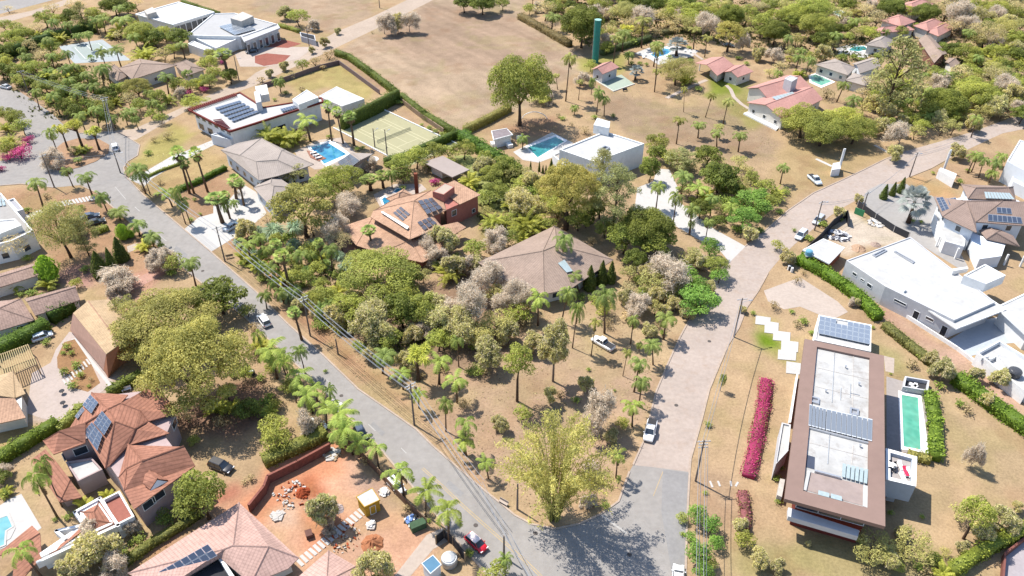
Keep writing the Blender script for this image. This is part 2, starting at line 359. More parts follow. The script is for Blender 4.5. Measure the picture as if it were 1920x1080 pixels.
# ---------------------------------------------------------------- ground sheet with the place's soil colours
BASE = S(216, 185, 147)
zones = [  # photo polygon, colour (sunlit reading)
    ([(480, -60), (700, -60), (697, 32), (620, 60), (560, 35), (480, 20)], (205, 178, 150)),
    ([(640, 92), (705, 52), (812, 0), (850, -70), (1000, -70), (985, 25), (1085, 98), (1112, 118), (1050, 160), (1030, 200), (930, 215), (865, 250), (740, 165)], (208, 182, 154)),
    ([(700, 60), (812, 5), (960, 30), (1060, 110), (900, 130), (760, 110)], (198, 170, 145)),
    ([(1150, 170), (1250, 200), (1440, 200), (1460, 300), (1300, 280), (1200, 260), (1110, 215)], (193, 166, 137)),
    ([(1350, 150), (1420, 165), (1440, 230), (1400, 240), (1330, 180)], (180, 170, 110)),
    ([(1320, 135), (1400, 150), (1385, 175), (1330, 180)], (150, 160, 70)),
    ([(1080, 110), (1180, 100), (1170, 140), (1090, 135)], (190, 180, 110)),
    ([(530, 140), (635, 115), (715, 175), (660, 195), (620, 165), (560, 175)], (205, 185, 125)),
    ([(625, 100), (640, 95), (730, 165), (715, 175), (640, 118)], (200, 165, 140)),
    ([(750, 200), (790, 230), (850, 258), (800, 245), (745, 212)], (205, 172, 140)),
    ([(245, 310), (335, 225), (360, 250), (330, 300), (270, 325)], (205, 190, 120)),
    ([(260, 340), (400, 275), (430, 300), (330, 360), (290, 380)], (208, 180, 130)),
    ([(330, 370), (415, 320), (440, 370), (400, 420), (350, 400)], (196, 158, 125)),
    ([(640, 250), (700, 290), (840, 330), (830, 345), (700, 310), (610, 270)], (205, 175, 140)),
    ([(840, 290), (960, 310), (960, 400), (900, 390), (880, 330)], (160, 170, 95)),
    ([(880, 380), (980, 400), (950, 440), (890, 450)], (175, 160, 105)),
    ([(300, 780), (500, 700), (520, 780), (420, 830), (340, 810)], (170, 135, 115)),
    ([(640, 560), (900, 500), (1000, 600), (900, 700), (740, 690), (640, 620)], (178, 150, 125)),
    ([(800, 740), (1000, 620), (1180, 640), (1240, 720), (1180, 850), (1100, 940), (900, 900)], (212, 180, 150)),
    ([(1080, 600), (1250, 560), (1290, 600), (1250, 680), (1120, 680)], (214, 186, 148)),
    ([(1395, 600), (1450, 590), (1500, 660), (1490, 700), (1440, 660)], (195, 185, 115)),
    ([(1410, 630), (1450, 628), (1462, 655), (1430, 660)], (130, 160, 40)),
    ([(1660, 700), (1720, 690), (1800, 770), (1920, 850), (1920, 900), (1780, 900), (1750, 1020), (1660, 1010)], (212, 184, 145)),
    ([(1380, 1000), (1640, 1010), (1760, 1040), (1800, 1090), (1380, 1090)], (196, 178, 130)),
    ([(1640, 640), (1680, 655), (1760, 760), (1700, 710), (1650, 690)], (195, 180, 130)),
    ([(370, 990), (470, 905), (560, 850), (650, 800), (680, 900), (760, 960), (830, 1000), (800, 1090), (560, 1090), (500, 1000)], (244, 192, 160)),
    ([(430, 950), (520, 870), (640, 820), (670, 870), (560, 940), (480, 990)], (240, 170, 132)),
    ([(560, 950), (660, 960), (640, 1010), (560, 1030)], (232, 160, 124)),
    ([(560, 900), (600, 890), (620, 930), (580, 950)], (205, 120, 85)),
    ([(500, 960), (560, 950), (570, 990), (520, 1000)], (244, 205, 185)),
    ([(600, 1000), (680, 980), (720, 1040), (640, 1060)], (236, 190, 160)),
    ([(650, 870), (720, 900), (760, 960), (700, 940)], (226, 190, 170)),
    ([(225, 1050), (330, 985), (430, 905), (445, 930), (330, 1010), (240, 1070)], (214, 145, 120)),
    ([(70, 700), (130, 690), (200, 640), (220, 740), (160, 790), (60, 780)], (216, 196, 182)),
    ([(0, 760), (60, 780), (160, 800), (60, 850), (0, 850)], (200, 172, 120)),
    ([(110, 655), (150, 640), (190, 720), (165, 740), (110, 700)], (178, 135, 95)),
    ([(1590, 400), (1690, 430), (1710, 450), (1590, 480), (1560, 450)], (244, 226, 205)),
    ([(1650, 570), (1700, 590), (1920, 740), (1920, 790), (1760, 690), (1660, 610)], (222, 184, 160)),
    ([(1500, 215), (1640, 280), (1700, 300), (1600, 320), (1480, 380), (1440, 330)], (208, 180, 135)),
    ([(1700, 330), (1800, 350), (1800, 370), (1740, 370)], (222, 180, 135)),
    ([(1740, 320), (1860, 280), (1900, 330), (1830, 350)], (214, 180, 145)),
    ([(0, 140), (80, 190), (120, 230), (60, 230), (0, 200)], (200, 168, 140)),
    ([(100, 140), (200, 160), (220, 220), (130, 230), (60, 160)], (190, 160, 120)),
    ([(0, 355), (210, 360), (270, 430), (330, 490), (280, 540), (120, 520), (60, 400), (0, 400)], (205, 166, 132)),
    ([(210, 530), (300, 490), (300, 530), (230, 600)], (222, 170, 150)),
    ([(110, 500), (180, 500), (180, 540), (100, 540)], (206, 160, 150)),
    ([(500, 560), (600, 600), (800, 800), (960, 940), (900, 900), (760, 770), (600, 640)], (206, 160, 125)),
    ([(400, 420), (520, 560), (560, 545), (470, 440)], (210, 165, 130)),
    ([(1300, 880), (1390, 900), (1385, 1000), (1300, 960)], (210, 178, 145)),
    ([(940, 235), (1040, 215), (1060, 250), (980, 262)], (200, 160, 130)),
]
xs = np.concatenate([[-4000, -1500, -700, -400], np.arange(-290, 290.1, .9), [400, 700, 1500, 4000]])
ys = np.concatenate([[-1500, -500, -100, 20], np.arange(62, 180, .8), np.arange(180, 440, 1.2), [500, 620, 900, 1600, 5000]])
gx, gy = np.meshgrid(xs, ys); shp = gx.shape
def vnoise(x, y, s, seed):
    rs = np.random.RandomState(seed); T = rs.rand(256, 256); X = x/s; Y = y/s; i = np.floor(X).astype(int); j = np.floor(Y).astype(int); fx = X-i; fy = Y-j
    fx = fx*fx*(3-2*fx); fy = fy*fy*(3-2*fy); g = lambda a, b: T[a % 256, b % 256]
    return (g(i, j)*(1-fx)+g(i+1, j)*fx)*(1-fy)+(g(i, j+1)*(1-fx)+g(i+1, j+1)*fx)*fy
wx = gx+(vnoise(gx, gy, 4, 1)-.5)*4+(vnoise(gx, gy, 1.5, 2)-.5)*1.5; wy = gy+(vnoise(gx, gy, 4, 3)-.5)*4+(vnoise(gx, gy, 1.5, 4)-.5)*1.5
colr = np.ones(shp+(3,))*np.array(BASE)
def inside(P, x, y):
    r = np.zeros(x.shape, bool)
    for k in range(len(P)):
        a, b = P[k-1], P[k]
        if a.y == b.y: continue
        c = ((a.y > y) != (b.y > y)) & (x < (b.x-a.x)*(y-a.y)/(b.y-a.y)+a.x); r ^= c
    return r
def blur(m, k=1):
    for _ in range(k):
        q = m.copy(); q[1:-1, 1:-1] = (m[1:-1, 1:-1]*2+m[:-2, 1:-1]+m[2:, 1:-1]+m[1:-1, :-2]+m[1:-1, 2:])/6; m = q
    return m
for pts, c in zones:
    P = plan(pts); msk = blur(inside(P, wx, wy).astype(float), 3)[..., None]
    colr = colr*(1-msk)+np.array(S(*c))*msk
fv = ((vnoise(gx, gy, 11, 5)-.5)*.5+(vnoise(gx, gy, 3.3, 6)-.5)*.35+(vnoise(gx, gy, 28, 7)-.5)*.3)
gr = np.clip((vnoise(gx, gy, 9, 8)*.6+vnoise(gx, gy, 2.6, 9)*.4-.56)*5, 0, 1)[..., None]
brn = np.clip((vnoise(gx, gy, 7, 10)*.6+vnoise(gx, gy, 2.2, 11)*.4-.58)*5, 0, 1)[..., None]
_a, _b = G(745, 170).to_2d(), G(850, 245).to_2d(); _d = (_b-_a).normalized(); su = gx*_d.x+gy*_d.y; sv = -gx*_d.y+gy*_d.x+(vnoise(gx, gy, 30, 31)-.5)*8
fld = blur(inside(plan(zones[1][0]), wx, wy).astype(float), 3); st = (vnoise(su/14, sv/1.6, 1., 32)-.5)*.22+(vnoise(su/30, sv/5, 1., 33)-.5)*.22
colr = colr*(1+(st*(.25+.75*fld))[..., None])
colr = colr*(1+fv[..., None]*.28)
colr = colr*(1-gr*.22)+np.array(S(170, 165, 95))*gr*.22
colr = colr*(1-brn*.25)+np.array(S(176, 132, 100))*brn*.25
ny_, nx_ = shp; V = np.zeros((ny_*nx_, 3)); V[:, 0] = gx.ravel(); V[:, 1] = gy.ravel()
idx = np.arange(ny_*nx_).reshape(shp); F = np.stack([idx[:-1, :-1], idx[:-1, 1:], idx[1:, 1:], idx[1:, :-1]], -1).reshape(-1, 4)
def npmesh(name, V, F, mat, var=None, colv=None):
    me = bpy.data.meshes.new(name); nv, nf, k = len(V), len(F), F.shape[1]
    me.vertices.add(nv); me.vertices.foreach_set('co', np.ascontiguousarray(V, np.float32).ravel()); me.loops.add(nf*k); me.polygons.add(nf)
    me.loops.foreach_set('vertex_index', np.ascontiguousarray(F, np.int32).ravel()); me.polygons.foreach_set('loop_start', np.arange(0, nf*k, k, dtype=np.int32))
    me.update(calc_edges=True); me.materials.append(mat)
    if var is not None:
        a = me.attributes.new('v', 'FLOAT', 'FACE'); a.data.foreach_set('value', np.ascontiguousarray(var, np.float32))
    if colv is not None:
        a = me.color_attributes.new('soil', 'FLOAT_COLOR', 'POINT'); a.data.foreach_set('color', np.ascontiguousarray(np.concatenate([colv, np.ones((nv, 1))], 1), np.float32).ravel())
    return me
m, n, l, p = newmat('dry_ground'); Pn = wpos(n); at = n.new('ShaderNodeAttribute'); at.attribute_name = 'soil'
f1 = rng_(n, l, noise(n, l, 2.2, 8, .75, Pn), .3, .7, .74, 1.24); f2 = rng_(n, l, noise(n, l, .28, 5, .7, Pn), .3, .7, .86, 1.13)
c = mix(n, l, 1., at.outputs['Color'], mth(n, l, 'MULTIPLY', f1, f2), 'MULTIPLY')
c = mix(n, l, rng_(n, l, noise(n, l, .9, 8, .8, Pn), .6, .72, 0, .38), c, S(140, 122, 85))
l.new(c, p.inputs['Base Color']); p.inputs['Roughness'].default_value = .95; p.inputs['Specular IOR Level'].default_value = .05
bm = n.new('ShaderNodeBump'); bm.inputs['Strength'].default_value = .5; bm.inputs['Distance'].default_value = .15; l.new(noise(n, l, 1.5, 6, .7, Pn), bm.inputs['Height']); l.new(bm.outputs[0], p.inputs['Normal'])
go = link(bpy.data.objects.new('ground', npmesh('ground', V, F, m, colv=colr.reshape(-1, 3)))); go['kind'] = 'structure'

# ---------------------------------------------------------------- roads, kerbs, paving
ASPH = surf('old_grey_asphalt', S(194, 188, 183), .10, .8, .9, .4, S(180, 168, 160), .2)
PAVE = surf('pink_brick_paving', S(222, 204, 192), .11, 1.2, .9, .55, S(206, 176, 152), .15)
SANDR = surf('sandy_track', S(226, 205, 186), .12, 1.2, .95, .4, S(208, 182, 158), .1)
KERB = surf('kerb_concrete', S(226, 204, 186), .15, 1.5, .9)
WPAVE = surf('white_paving', S(244, 240, 236), .06, 1.5, .85, .3, S(222, 210, 200))
CPAVE = surf('cream_paving', S(232, 214, 200), .1, 1.4, .9, .4, S(212, 188, 172))
main_r = [(150, 250), (215, 247), (238, 256), (262, 272), (258, 292), (238, 304), (232, 315), (235, 330), (270, 367), (345, 430), (395, 472), (480, 547), (537, 605), (605, 665), (672, 730), (730, 770), (780, 805), (812, 837), (870, 887), (905, 917), (940, 945), (965, 966), (997, 983), (1040, 992), (1085, 983), (1125, 965), (1160, 940), (1170, 912), (1180, 885)]
main_l = [(150, 347), (182, 362), (215, 392), (270, 440), (335, 495), (395, 545), (460, 596), (520, 652), (580, 706), (640, 768), (705, 832), (730, 862), (767, 905), (812, 958), (845, 1000), (868, 1028), (900, 1062), (930, 1100)]
road = [(-20, 158), (37, 172), (75, 197), (100, 215), (125, 240)]+main_r+[(1187, 872), (1242, 878), (1293, 885), (1288, 980), (1285, 1085), (1283, 1100)]+main_l[::-1]+[(100, 352), (40, 345), (-20, 350), (-20, 215), (0, 212), (30, 235), (40, 262), (20, 290), (-20, 300), (-20, 158)][:5]
sheet('asphalt_road', [(-30, 158), (37, 172), (75, 197), (100, 215), (125, 240)]+main_r+[(1187, 872), (1242, 878), (1293, 885), (1288, 980), (1285, 1085), (1283, 1100)]+main_l[::-1]+[(100, 352), (40, 345), (-30, 352), (-30, 305), (15, 300), (45, 282), (52, 260), (40, 235), (15, 212), (-30, 190)], ASPH, .012)
sheet('brick_road', [(1187, 872), (1192, 860), (1207, 827), (1222, 768), (1230, 735), (1250, 687), (1262, 655), (1275, 632), (1295, 595), (1325, 545), (1362, 492), (1397, 462), (1440, 428), (1477, 395), (1525, 362), (1580, 337), (1622, 317), (1660, 298), (1700, 283), (1760, 266), (1830, 245), (1940, 205), (1940, 238), (1880, 250), (1830, 273), (1770, 302), (1745, 316), (1705, 332), (1665, 350), (1625, 365), (1570, 395), (1530, 425), (1490, 458), (1465, 482), (1440, 512), (1422, 545), (1400, 577), (1385, 615), (1365, 647), (1350, 682), (1330, 730), (1315, 790), (1295, 860), (1293, 885), (1242, 878)], PAVE, .016)
sheet('sandy_road', [(150, 250), (250, 242), (312, 215), (410, 170), (462, 150), (480, 136), (580, 88), (630, 60), (697, 32), (767, -2), (870, -50), (910, -50), (812, 0), (705, 54), (642, 84), (600, 104), (555, 124), (480, 160), (400, 188), (350, 208), (325, 222), (255, 262), (242, 262), (215, 250)], SANDR, .008)
sheet('highway', [(-60, 12), (90, -12), (145, -12), (-60, 42)], ASPH, .012)
sheet('sand_strip', [(-60, 45), (60, 20), (150, -10), (170, -5), (72, 25), (-60, 62)], SANDR, .008)
ISL = plan([(88, 302), (98, 284), (118, 268), (145, 260), (185, 261), (205, 272), (203, 288), (180, 303), (150, 314), (118, 321), (95, 317)])
isl = surf('traffic_island_soil', S(205, 165, 132), .2, 2.5, .95); MB().prism(ISL, 0, .12).out('traffic_island', isl)['kind'] = 'structure'
def ribbon(name, pts, wd, h, mat, z0=0, world=False, side=0):
    P = [G(*q).to_2d() for q in pts] if not world else [Vector(q) for q in pts]; n = len(P); Lf = []; Rt = []
    for i in range(n):
        u = (P[min(i+1, n-1)]-P[max(i-1, 0)]).normalized(); k = Vector((-u.y, u.x)); Lf.append(P[i]+k*(wd*(.5+side))); Rt.append(P[i]-k*(wd*(.5-side)))
    V = [(p.x, p.y, z0) for p in Lf]+[(p.x, p.y, z0) for p in Rt]+[(p.x, p.y, z0+h) for p in Lf]+[(p.x, p.y, z0+h) for p in Rt]; F = []
    for i in range(n-1):
        F += [(2*n+i, 3*n+i, 3*n+i+1, 2*n+i+1), (i, 2*n+i, 2*n+i+1, i+1), (n+i, n+i+1, 3*n+i+1, 3*n+i)]
    F += [(0, n, 3*n, 2*n), (n-1, 3*n-1, 4*n-1, 2*n-1)] if False else [(0, 2*n, 3*n, n), (n-1, 2*n-1, 4*n-1, 3*n-1)]
    return mk(name, V, F, mat)
for pts in (main_r[7:], main_l, main_r[:8], [(1187, 872), (1207, 827), (1222, 768), (1230, 735), (1250, 687), (1275, 632), (1295, 595), (1325, 545), (1362, 492)], [(1397, 462), (1440, 428), (1477, 395), (1525, 362), (1580, 337), (1622, 317), (1660, 298), (1700, 283)],
            [(1285, 1090), (1288, 980), (1293, 885), (1295, 860), (1315, 790), (1330, 730), (1350, 682), (1365, 647), (1385, 615), (1400, 577), (1422, 545), (1440, 512)], [(1705, 332), (1745, 316), (1770, 302)], [(100, 352), (40, 345), (-20, 350)]):
    ribbon('kerb', pts, .32, .13, KERB)['kind'] = 'structure'
YEL = surf('worn_yellow_paint', S(232, 205, 160), .15, 3, .9); WHT = surf('worn_white_paint', S(226, 222, 218), .12, 3, .9)
for off in (-.14, .14):
    P = [G(*q).to_2d() for q in [(792, 878), (830, 912), (870, 950), (915, 990), (955, 1025), (985, 1052), (1010, 1076), (1040, 1110)]]
    ribbon('road_marking', [p+Vector((off, off*.8)) for p in P], .13, .006, YEL, .012, True)['kind'] = 'structure'
for a, b in (((216, 350), (236, 374)), ((253, 388), (262, 396)), ((612, 712), (628, 726)), ((300, 442), (312, 452)), ((690, 795), (704, 808)), ((752, 840), (762, 850)), ((560, 660), (572, 672))):
    ribbon('road_marking', [a, b], .16, .006, WHT, .012)['kind'] = 'structure'
DASP = surf('newer_asphalt_patch', S(184, 181, 180), .1, 1.4, .9)
for q in ([(1243, 880), (1293, 887), (1288, 950), (1284, 1090), (1262, 1090), (1240, 960)], [(560, 690), (600, 720), (596, 730), (556, 700)], [(842, 900), (870, 925), (862, 932), (836, 908)], [(330, 460), (352, 478), (346, 486), (326, 470)], [(700, 790), (722, 812), (716, 818), (694, 797)]): sheet('asphalt_patch', q, DASP, .02)
for q in ((1004, 640+360), (640, 742), (380, 508), (892, 985), (1180, 1040), (1268, 760), (1330, 640)):
    v = G(*q); MB().tube([v+Vector((0, 0, .0)), v+Vector((0, 0, .03))], .38, 14).out('manhole_cover', surf('iron_cover', S(120, 112, 108), .1))['kind'] = 'structure'
# crossing hump marks where the brick road begins
ribbon('road_marking', [(1225, 930), (1243, 884)], .12, .006, YEL, .012)['kind'] = 'structure'
ribbon('road_marking', [(1127, 965), (1175, 1000)], .35, .006, WHT, .012)['kind'] = 'structure'

# ---------------------------------------------------------------- vegetation: prototypes in metres, copied as things
def quads(name, C, N, sz, asp, var, rs, curl=0):
    n = len(C); N = N/np.maximum(np.linalg.norm(N, axis=1, keepdims=True), 1e-6)
    R = rs.normal(size=(n, 3)); T = np.cross(N, R); T /= np.maximum(np.linalg.norm(T, axis=1, keepdims=True), 1e-6); B = np.cross(N, T)
    sz = np.asarray(sz)[:, None]; T = T*sz; B = B*sz*asp
    V = np.stack([C-T*.5-B*.25, C+B*-.5, C+T*.5+B*.1, C+B*.5], 1).reshape(-1, 3); F = np.arange(n*4).reshape(-1, 4)
    return V, F, var
def lmesh(name, parts):
    Vs, Fs, vs = [], [], []; o = 0
    for V, F, v in parts: Vs.append(V); Fs.append(F+o); vs.append(v); o += len(V)
    return npmesh(name, np.concatenate(Vs), np.concatenate(Fs), LEAF, np.concatenate(vs))
def cloud(rs, lobes, dens, size, asp=.8, up=.3, thick=.35, jit=.8):
    C, N, Vr, Sz = [], [], [], []
    for (x, y, z, r, rz) in lobes:
        k = max(12, int(dens*r*(r+rz)/2)); d = rs.normal(size=(k, 3)); d[:, 2] = np.where(d[:, 2] < -.35, -d[:, 2]*.6, d[:, 2]); d /= np.linalg.norm(d, axis=1, keepdims=True)
        q = 1-thick*rs.rand(k)**1.6+rs.normal(size=k)*.05
        C.append(np.array([x, y, z])+d*np.array([r, r, rz])*q[:, None]); N.append(d*.75+rs.normal(size=(k, 3))*jit*.62+np.array([.0, .0, up+.35]))
        Vr.append(np.clip(rs.normal(.5, .22, k)+rs.normal(0, .13), 0, 1)); Sz.append(size*(.6+.8*rs.rand(k)))
    return quads('', np.concatenate(C), np.concatenate(N), np.concatenate(Sz), asp, np.concatenate(Vr), rs)
def tmesh(name, m, mat=None):
    me = bpy.data.meshes.new(name); me.from_pydata([tuple(v) for v in m.V], [], m.F); me.materials.append(mat or BARK); me.polygons.foreach_set('use_smooth', [True]*len(m.F)); me.update(); return me
def limbs(rs, R, H, th, n, z0, zt, r0):
    m = MB(); lean = rs.normal(size=2)*.05*H
    m.tube([(0, 0, -.1), (lean[0]*.4, lean[1]*.4, th*.5), (lean[0], lean[1], th)], [r0*1.25, r0*.85, r0*.7], 7)
    for i in range(n):
        a = 2*math.pi*(i+rs.rand()*.6)/n; rr = R*(.45+.4*rs.rand()); zz = z0+(zt-z0)*rs.rand()
        mid = (lean[0]+math.cos(a)*rr*.45, lean[1]+math.sin(a)*rr*.45, th+(zz-th)*.55)
        m.tube([(lean[0], lean[1], th*.93), mid, (lean[0]+math.cos(a)*rr, lean[1]+math.sin(a)*rr, zz)], [r0*.5, r0*.32, r0*.1], 5)
        for k in range(2):
            b = a+rs.normal()*.7; m.tube([mid, (mid[0]+math.cos(b)*rr*.5, mid[1]+math.sin(b)*rr*.5, mid[2]+(zt-mid[2])*.6)], [r0*.22, r0*.06], 4)
    return m
def broad(R, H, seed, dens=62, leaf=.42, flat_=.62, open_=0., th=.32, nl=None):
    rs = np.random.RandomState(seed); nl = nl or int(9+R*2.6); L = []; zc = H*.6; rz = H*.4; dens = dens*2.1; leaf = leaf*.74
    ga = 2.39996
    for i in range(nl):
        f = (i+.5)/nl; zz = 1-1.6*f; rr = math.sqrt(max(0, 1-zz*zz)); a = i*ga+rs.normal()*.3
        lr = R*(.30+.16*rs.rand())*(1.15 if nl < 18 else .85)
        k = .72+rs.normal()*.07
        L.append((math.cos(a)*rr*R*k, math.sin(a)*rr*R*k, zc+zz*rz*k*(1 if zz > 0 else .95), lr, lr*flat_))
    if open_: L = [q for q in L if rs.rand() > open_]
    L.append((0, 0, zc, R*.45, rz*.6)); m = limbs(rs, R, H, H*th, 6, H*.5, H*.85, max(.09, R*.055))
    s = min(1, (R/4)**.25)
    return [('trunk', tmesh('trunk', m)), ('crown', lmesh('crown', [cloud(rs, L, dens, leaf*s+.02)]))]
def umbrella(R, H, seed, dens=60, leaf=.36):
    rs = np.random.RandomState(seed); L = []
    n = int(16+R*3.2)
    for i in range(n):
        f = math.sqrt((i+.5)/n)*.88; a = i*2.39996+rs.normal()*.25; lr = R*(.17+.10*rs.rand())
        L.append((math.cos(a)*f*R, math.sin(a)*f*R, H*(.86-.40*f*f)+rs.normal()*.35, lr, lr*.62))
    for i in range(n//3):
        f = .5+.4*rs.rand(); a = rs.rand()*6.28; lr = R*.18; L.append((math.cos(a)*f*R, math.sin(a)*f*R, H*(.50-.1*f), lr, lr*.35))
    return [('trunk', tmesh('trunk', limbs(rs, R, H, H*.28, 8, H*.5, H*.78, R*.06))), ('crown', lmesh('crown', [cloud(rs, L, dens*2.7, leaf*.78, .75, .5)]))]
def bare(R, H, seed, leafy=0., depth=5):
    rs = np.random.RandomState(seed); m = MB(); tips = []
    def grow(p, d, ln, r, lv):
        q = p+d*ln*.5+Vector(rs.normal(size=3)*.06*ln); e = q+(d+Vector((0, 0, .08)))*ln*.5
        m.tube([p, q, e], [r, r*.8, r*.6], 5 if lv > 3 else 3, 0, False)
        if lv <= 2:
            for _ in range(3): tips.append((e+(q-e)*rs.rand(), d))
        if lv == 0: return
        for i in range(4 if lv == depth-1 else 3 if lv > 1 else 2):
            dd = Vector(d*.75+Vector(rs.normal(size=3))*.55+Vector((0, 0, .18))).normalized(); grow(e, dd, ln*(.62+.2*rs.rand()), r*.58, lv-1)
    grow(Vector((0, 0, -.1)), Vector((0, 0, 1)), .30, .022, depth)
    mx = max(max(abs(v.x), abs(v.y)) for v in m.V); mz = max(v.z for v in m.V); m.V = [Vector((v.x/mx*R, v.y/mx*R, v.z/mz*H)) for v in m.V]
    T = np.array([(t.x/mx*R, t.y/mx*R, t.z/mz*H) for t, d in tips]); D = np.array([tuple(d) for t, d in tips])
    k = 6; C = np.repeat(T, k, 0)+rs.normal(size=(len(T)*k, 3))*R*.085; N = rs.normal(size=C.shape)+[0, 0, .8]
    V1 = quads('', C, N, .55+.5*rs.rand(len(C)), .13, np.clip(rs.normal(.5, .25, len(C)), 0, 1), rs)
    out = [('trunk', tmesh('trunk', m)), ('twigs', lmesh('twigs', [V1]))]
    if leafy:
        kk = int(14*leafy); C = np.repeat(T, kk, 0)+rs.normal(size=(len(T)*kk, 3))*R*.07
        out.append(('crown', lmesh('crown', [quads('', C, rs.normal(size=C.shape)+[0, 0, .4], .30+.2*rs.rand(len(C)), .8, np.clip(rs.normal(.5, .25, len(C)), 0, 1), rs)])))
    return out
def airy(R, H, seed):
    rs = np.random.RandomState(seed); L = []; n = 44
    for i in range(n):
        f = (i+.5)/n; z = H*(.25+.75*f); prof = math.sin(math.pi*min(1, .18+.82*f))**.6; a = i*2.4+rs.normal()*.4; rr = R*prof*(.35+.5*rs.rand()); lr = R*(.17+.11*rs.rand())
        L.append((math.cos(a)*rr, math.sin(a)*rr, z-lr*.4, lr, lr*.8))
    m = MB(); m.tube([(0, 0, 0), (.2, .1, H*.5), (0, 0, H*.92)], [R*.045, R*.03, R*.008], 6)
    for q in L[::2]: m.tube([(0, 0, max(q[2]-R*.5, H*.15)), (q[0]*.6, q[1]*.6, q[2]-R*.1), q[:3]], [R*.016, R*.010, .015], 4)
    return [('trunk', tmesh('trunk', m)), ('crown', lmesh('crown', [cloud(rs, L, 120, .33, .5, .2, .7, 1.)]))]
def cone(R, H, seed, egg=False, leaf=.22, dens=130):
    rs = np.random.RandomState(seed); k = int(dens*R*H*1.6); f = rs.rand(k)**(1. if egg else 1.5); a = rs.rand(k)*6.283
    if egg: pr = np.sin(np.pi*(f*.93+.07))**.62*(1-.25*f)
    else: pr = (1-f)**.8*(1-.35*np.exp(-f*9))
    lump = 1+.10*np.sin(a*3+f*7)+.06*np.sin(a*7-f*15); q = R*pr*lump*(1-.18*rs.rand(k)**2)
    C = np.stack([np.cos(a)*q, np.sin(a)*q, .15+f*H*(.97)], 1); N = np.stack([np.cos(a), np.sin(a), .5+0*a], 1)+rs.normal(size=(k, 3))*(.35 if egg else .7)
    core = MB(); ring = [[(math.cos(t*.7854)*R*.8*(math.sin(math.pi*(g*.93+.07))**.62*(1-.25*g) if egg else (1-g)**.8), math.sin(t*.7854)*R*.8*(math.sin(math.pi*(g*.93+.07))**.62*(1-.25*g) if egg else (1-g)**.8), .1+g*H*.92) for t in range(8)] for g in (0, .15, .35, .55, .75, .9, .99)]
    V = np.array([v for r in ring for v in r]); F = np.array([[i*8+j, i*8+(j+1) % 8, (i+1)*8+(j+1) % 8, (i+1)*8+j] for i in range(6) for j in range(8)])
    m = MB(); m.tube([(0, 0, -.1), (0, 0, H*.3)], R*.12, 6)
    return [('trunk', tmesh('trunk', m)), ('foliage', lmesh('foliage', [(V, F, np.full(len(F), .15)), quads('', C, N, leaf*(.7+.6*rs.rand(k)), .8, np.clip(rs.normal(.5, .2, k), 0, 1), rs)]))]
def frond(rs, base, az, el, ln, droop, w, n=11, leafl=.55, hang=.5, var=.5, V=None, F=None, vs=None):
    """a curved rachis with two rows of leaflets"""
    ca, sa = math.cos(az), math.sin(az); pts = []; x = z = 0; e = el
    for i in range(n+1):
        pts.append(Vector((base[0]+ca*x, base[1]+sa*x, base[2]+z))); st = ln/n; x += math.cos(e)*st; z += math.sin(e)*st; e -= droop/n*(1+i*.12)
    sd = Vector((-sa, ca, 0))
    for i in range(n):
        p, q = pts[i], pts[i+1]; b = len(V); V += [p-sd*.03, p+sd*.03, q+sd*.02, q-sd*.02]; F.append((b, b+1, b+2, b+3)); vs.append(var*.8)
        if i < 1: continue
        f = i/n; ll = leafl*math.sin(math.pi*(.15+.8*f))**.7
        for s in (-1, 1):
            for t in (0., .5):
                r = p.lerp(q, t); fw = (q-p).normalized(); tip = r+sd*s*ll*(.9)+fw*ll*.35+Vector((0, 0, -ll*hang*(.6+.8*rs.rand())))
                b = len(V); V += [r, r+fw*w, tip+fw*w*.4, tip]; F.append((b, b+1, b+2, b+3)); vs.append(min(1, max(0, var+rs.normal()*.15)))
def palm(H, Rr, seed, nf=17, droop=1.9, leafl=.6, w=.16, tr=.17, up=1.15, hang=.5, shaft=False, dead=3, bend=.25):
    rs = np.random.RandomState(seed); m = MB(); bx_, by_ = rs.normal(size=2)*bend
    m.tube([(0, 0, -.1), (bx_*.25, by_*.25, H*.35), (bx_*.7, by_*.7, H*.75), (bx_, by_, H)], [tr*1.35, tr, tr*.85, tr*.75], 7)
    out = [('trunk', tmesh('trunk', m))]; V, F, vs = [], [], []
    if shaft:
        s = MB(); s.tube([(bx_, by_, H-.1), (bx_, by_, H+.9)], [tr*.8, tr*.5], 7); out.append(('crownshaft', tmesh('crownshaft', s)))
    for i in range(nf):
        az = i*2.39996+rs.normal()*.12; f = i/nf; frond(rs, (bx_, by_, H+(.8 if shaft else .1)), az, up-f*1.15+rs.normal()*.08, Rr*(1.12+.25*rs.rand()), droop*(.75+.35*rs.rand()), w, 10, leafl, hang, .42+.25*rs.rand(), V, F, vs)
    out.append(('fronds', npmesh('fronds', np.array(V), np.array(F), LEAF, np.array(vs))))
    if dead:
        V, F, vs = [], [], []
        for i in range(dead): frond(rs, (bx_, by_, H-.1), rs.rand()*6.28, -.7-rs.rand()*.5, Rr*.75, .7, w, 7, leafl*.6, .8, .4, V, F, vs)
        out.append(('dead_fronds', npmesh('dead_fronds', np.array(V), np.array(F), LEAF, np.array(vs))))
    return out
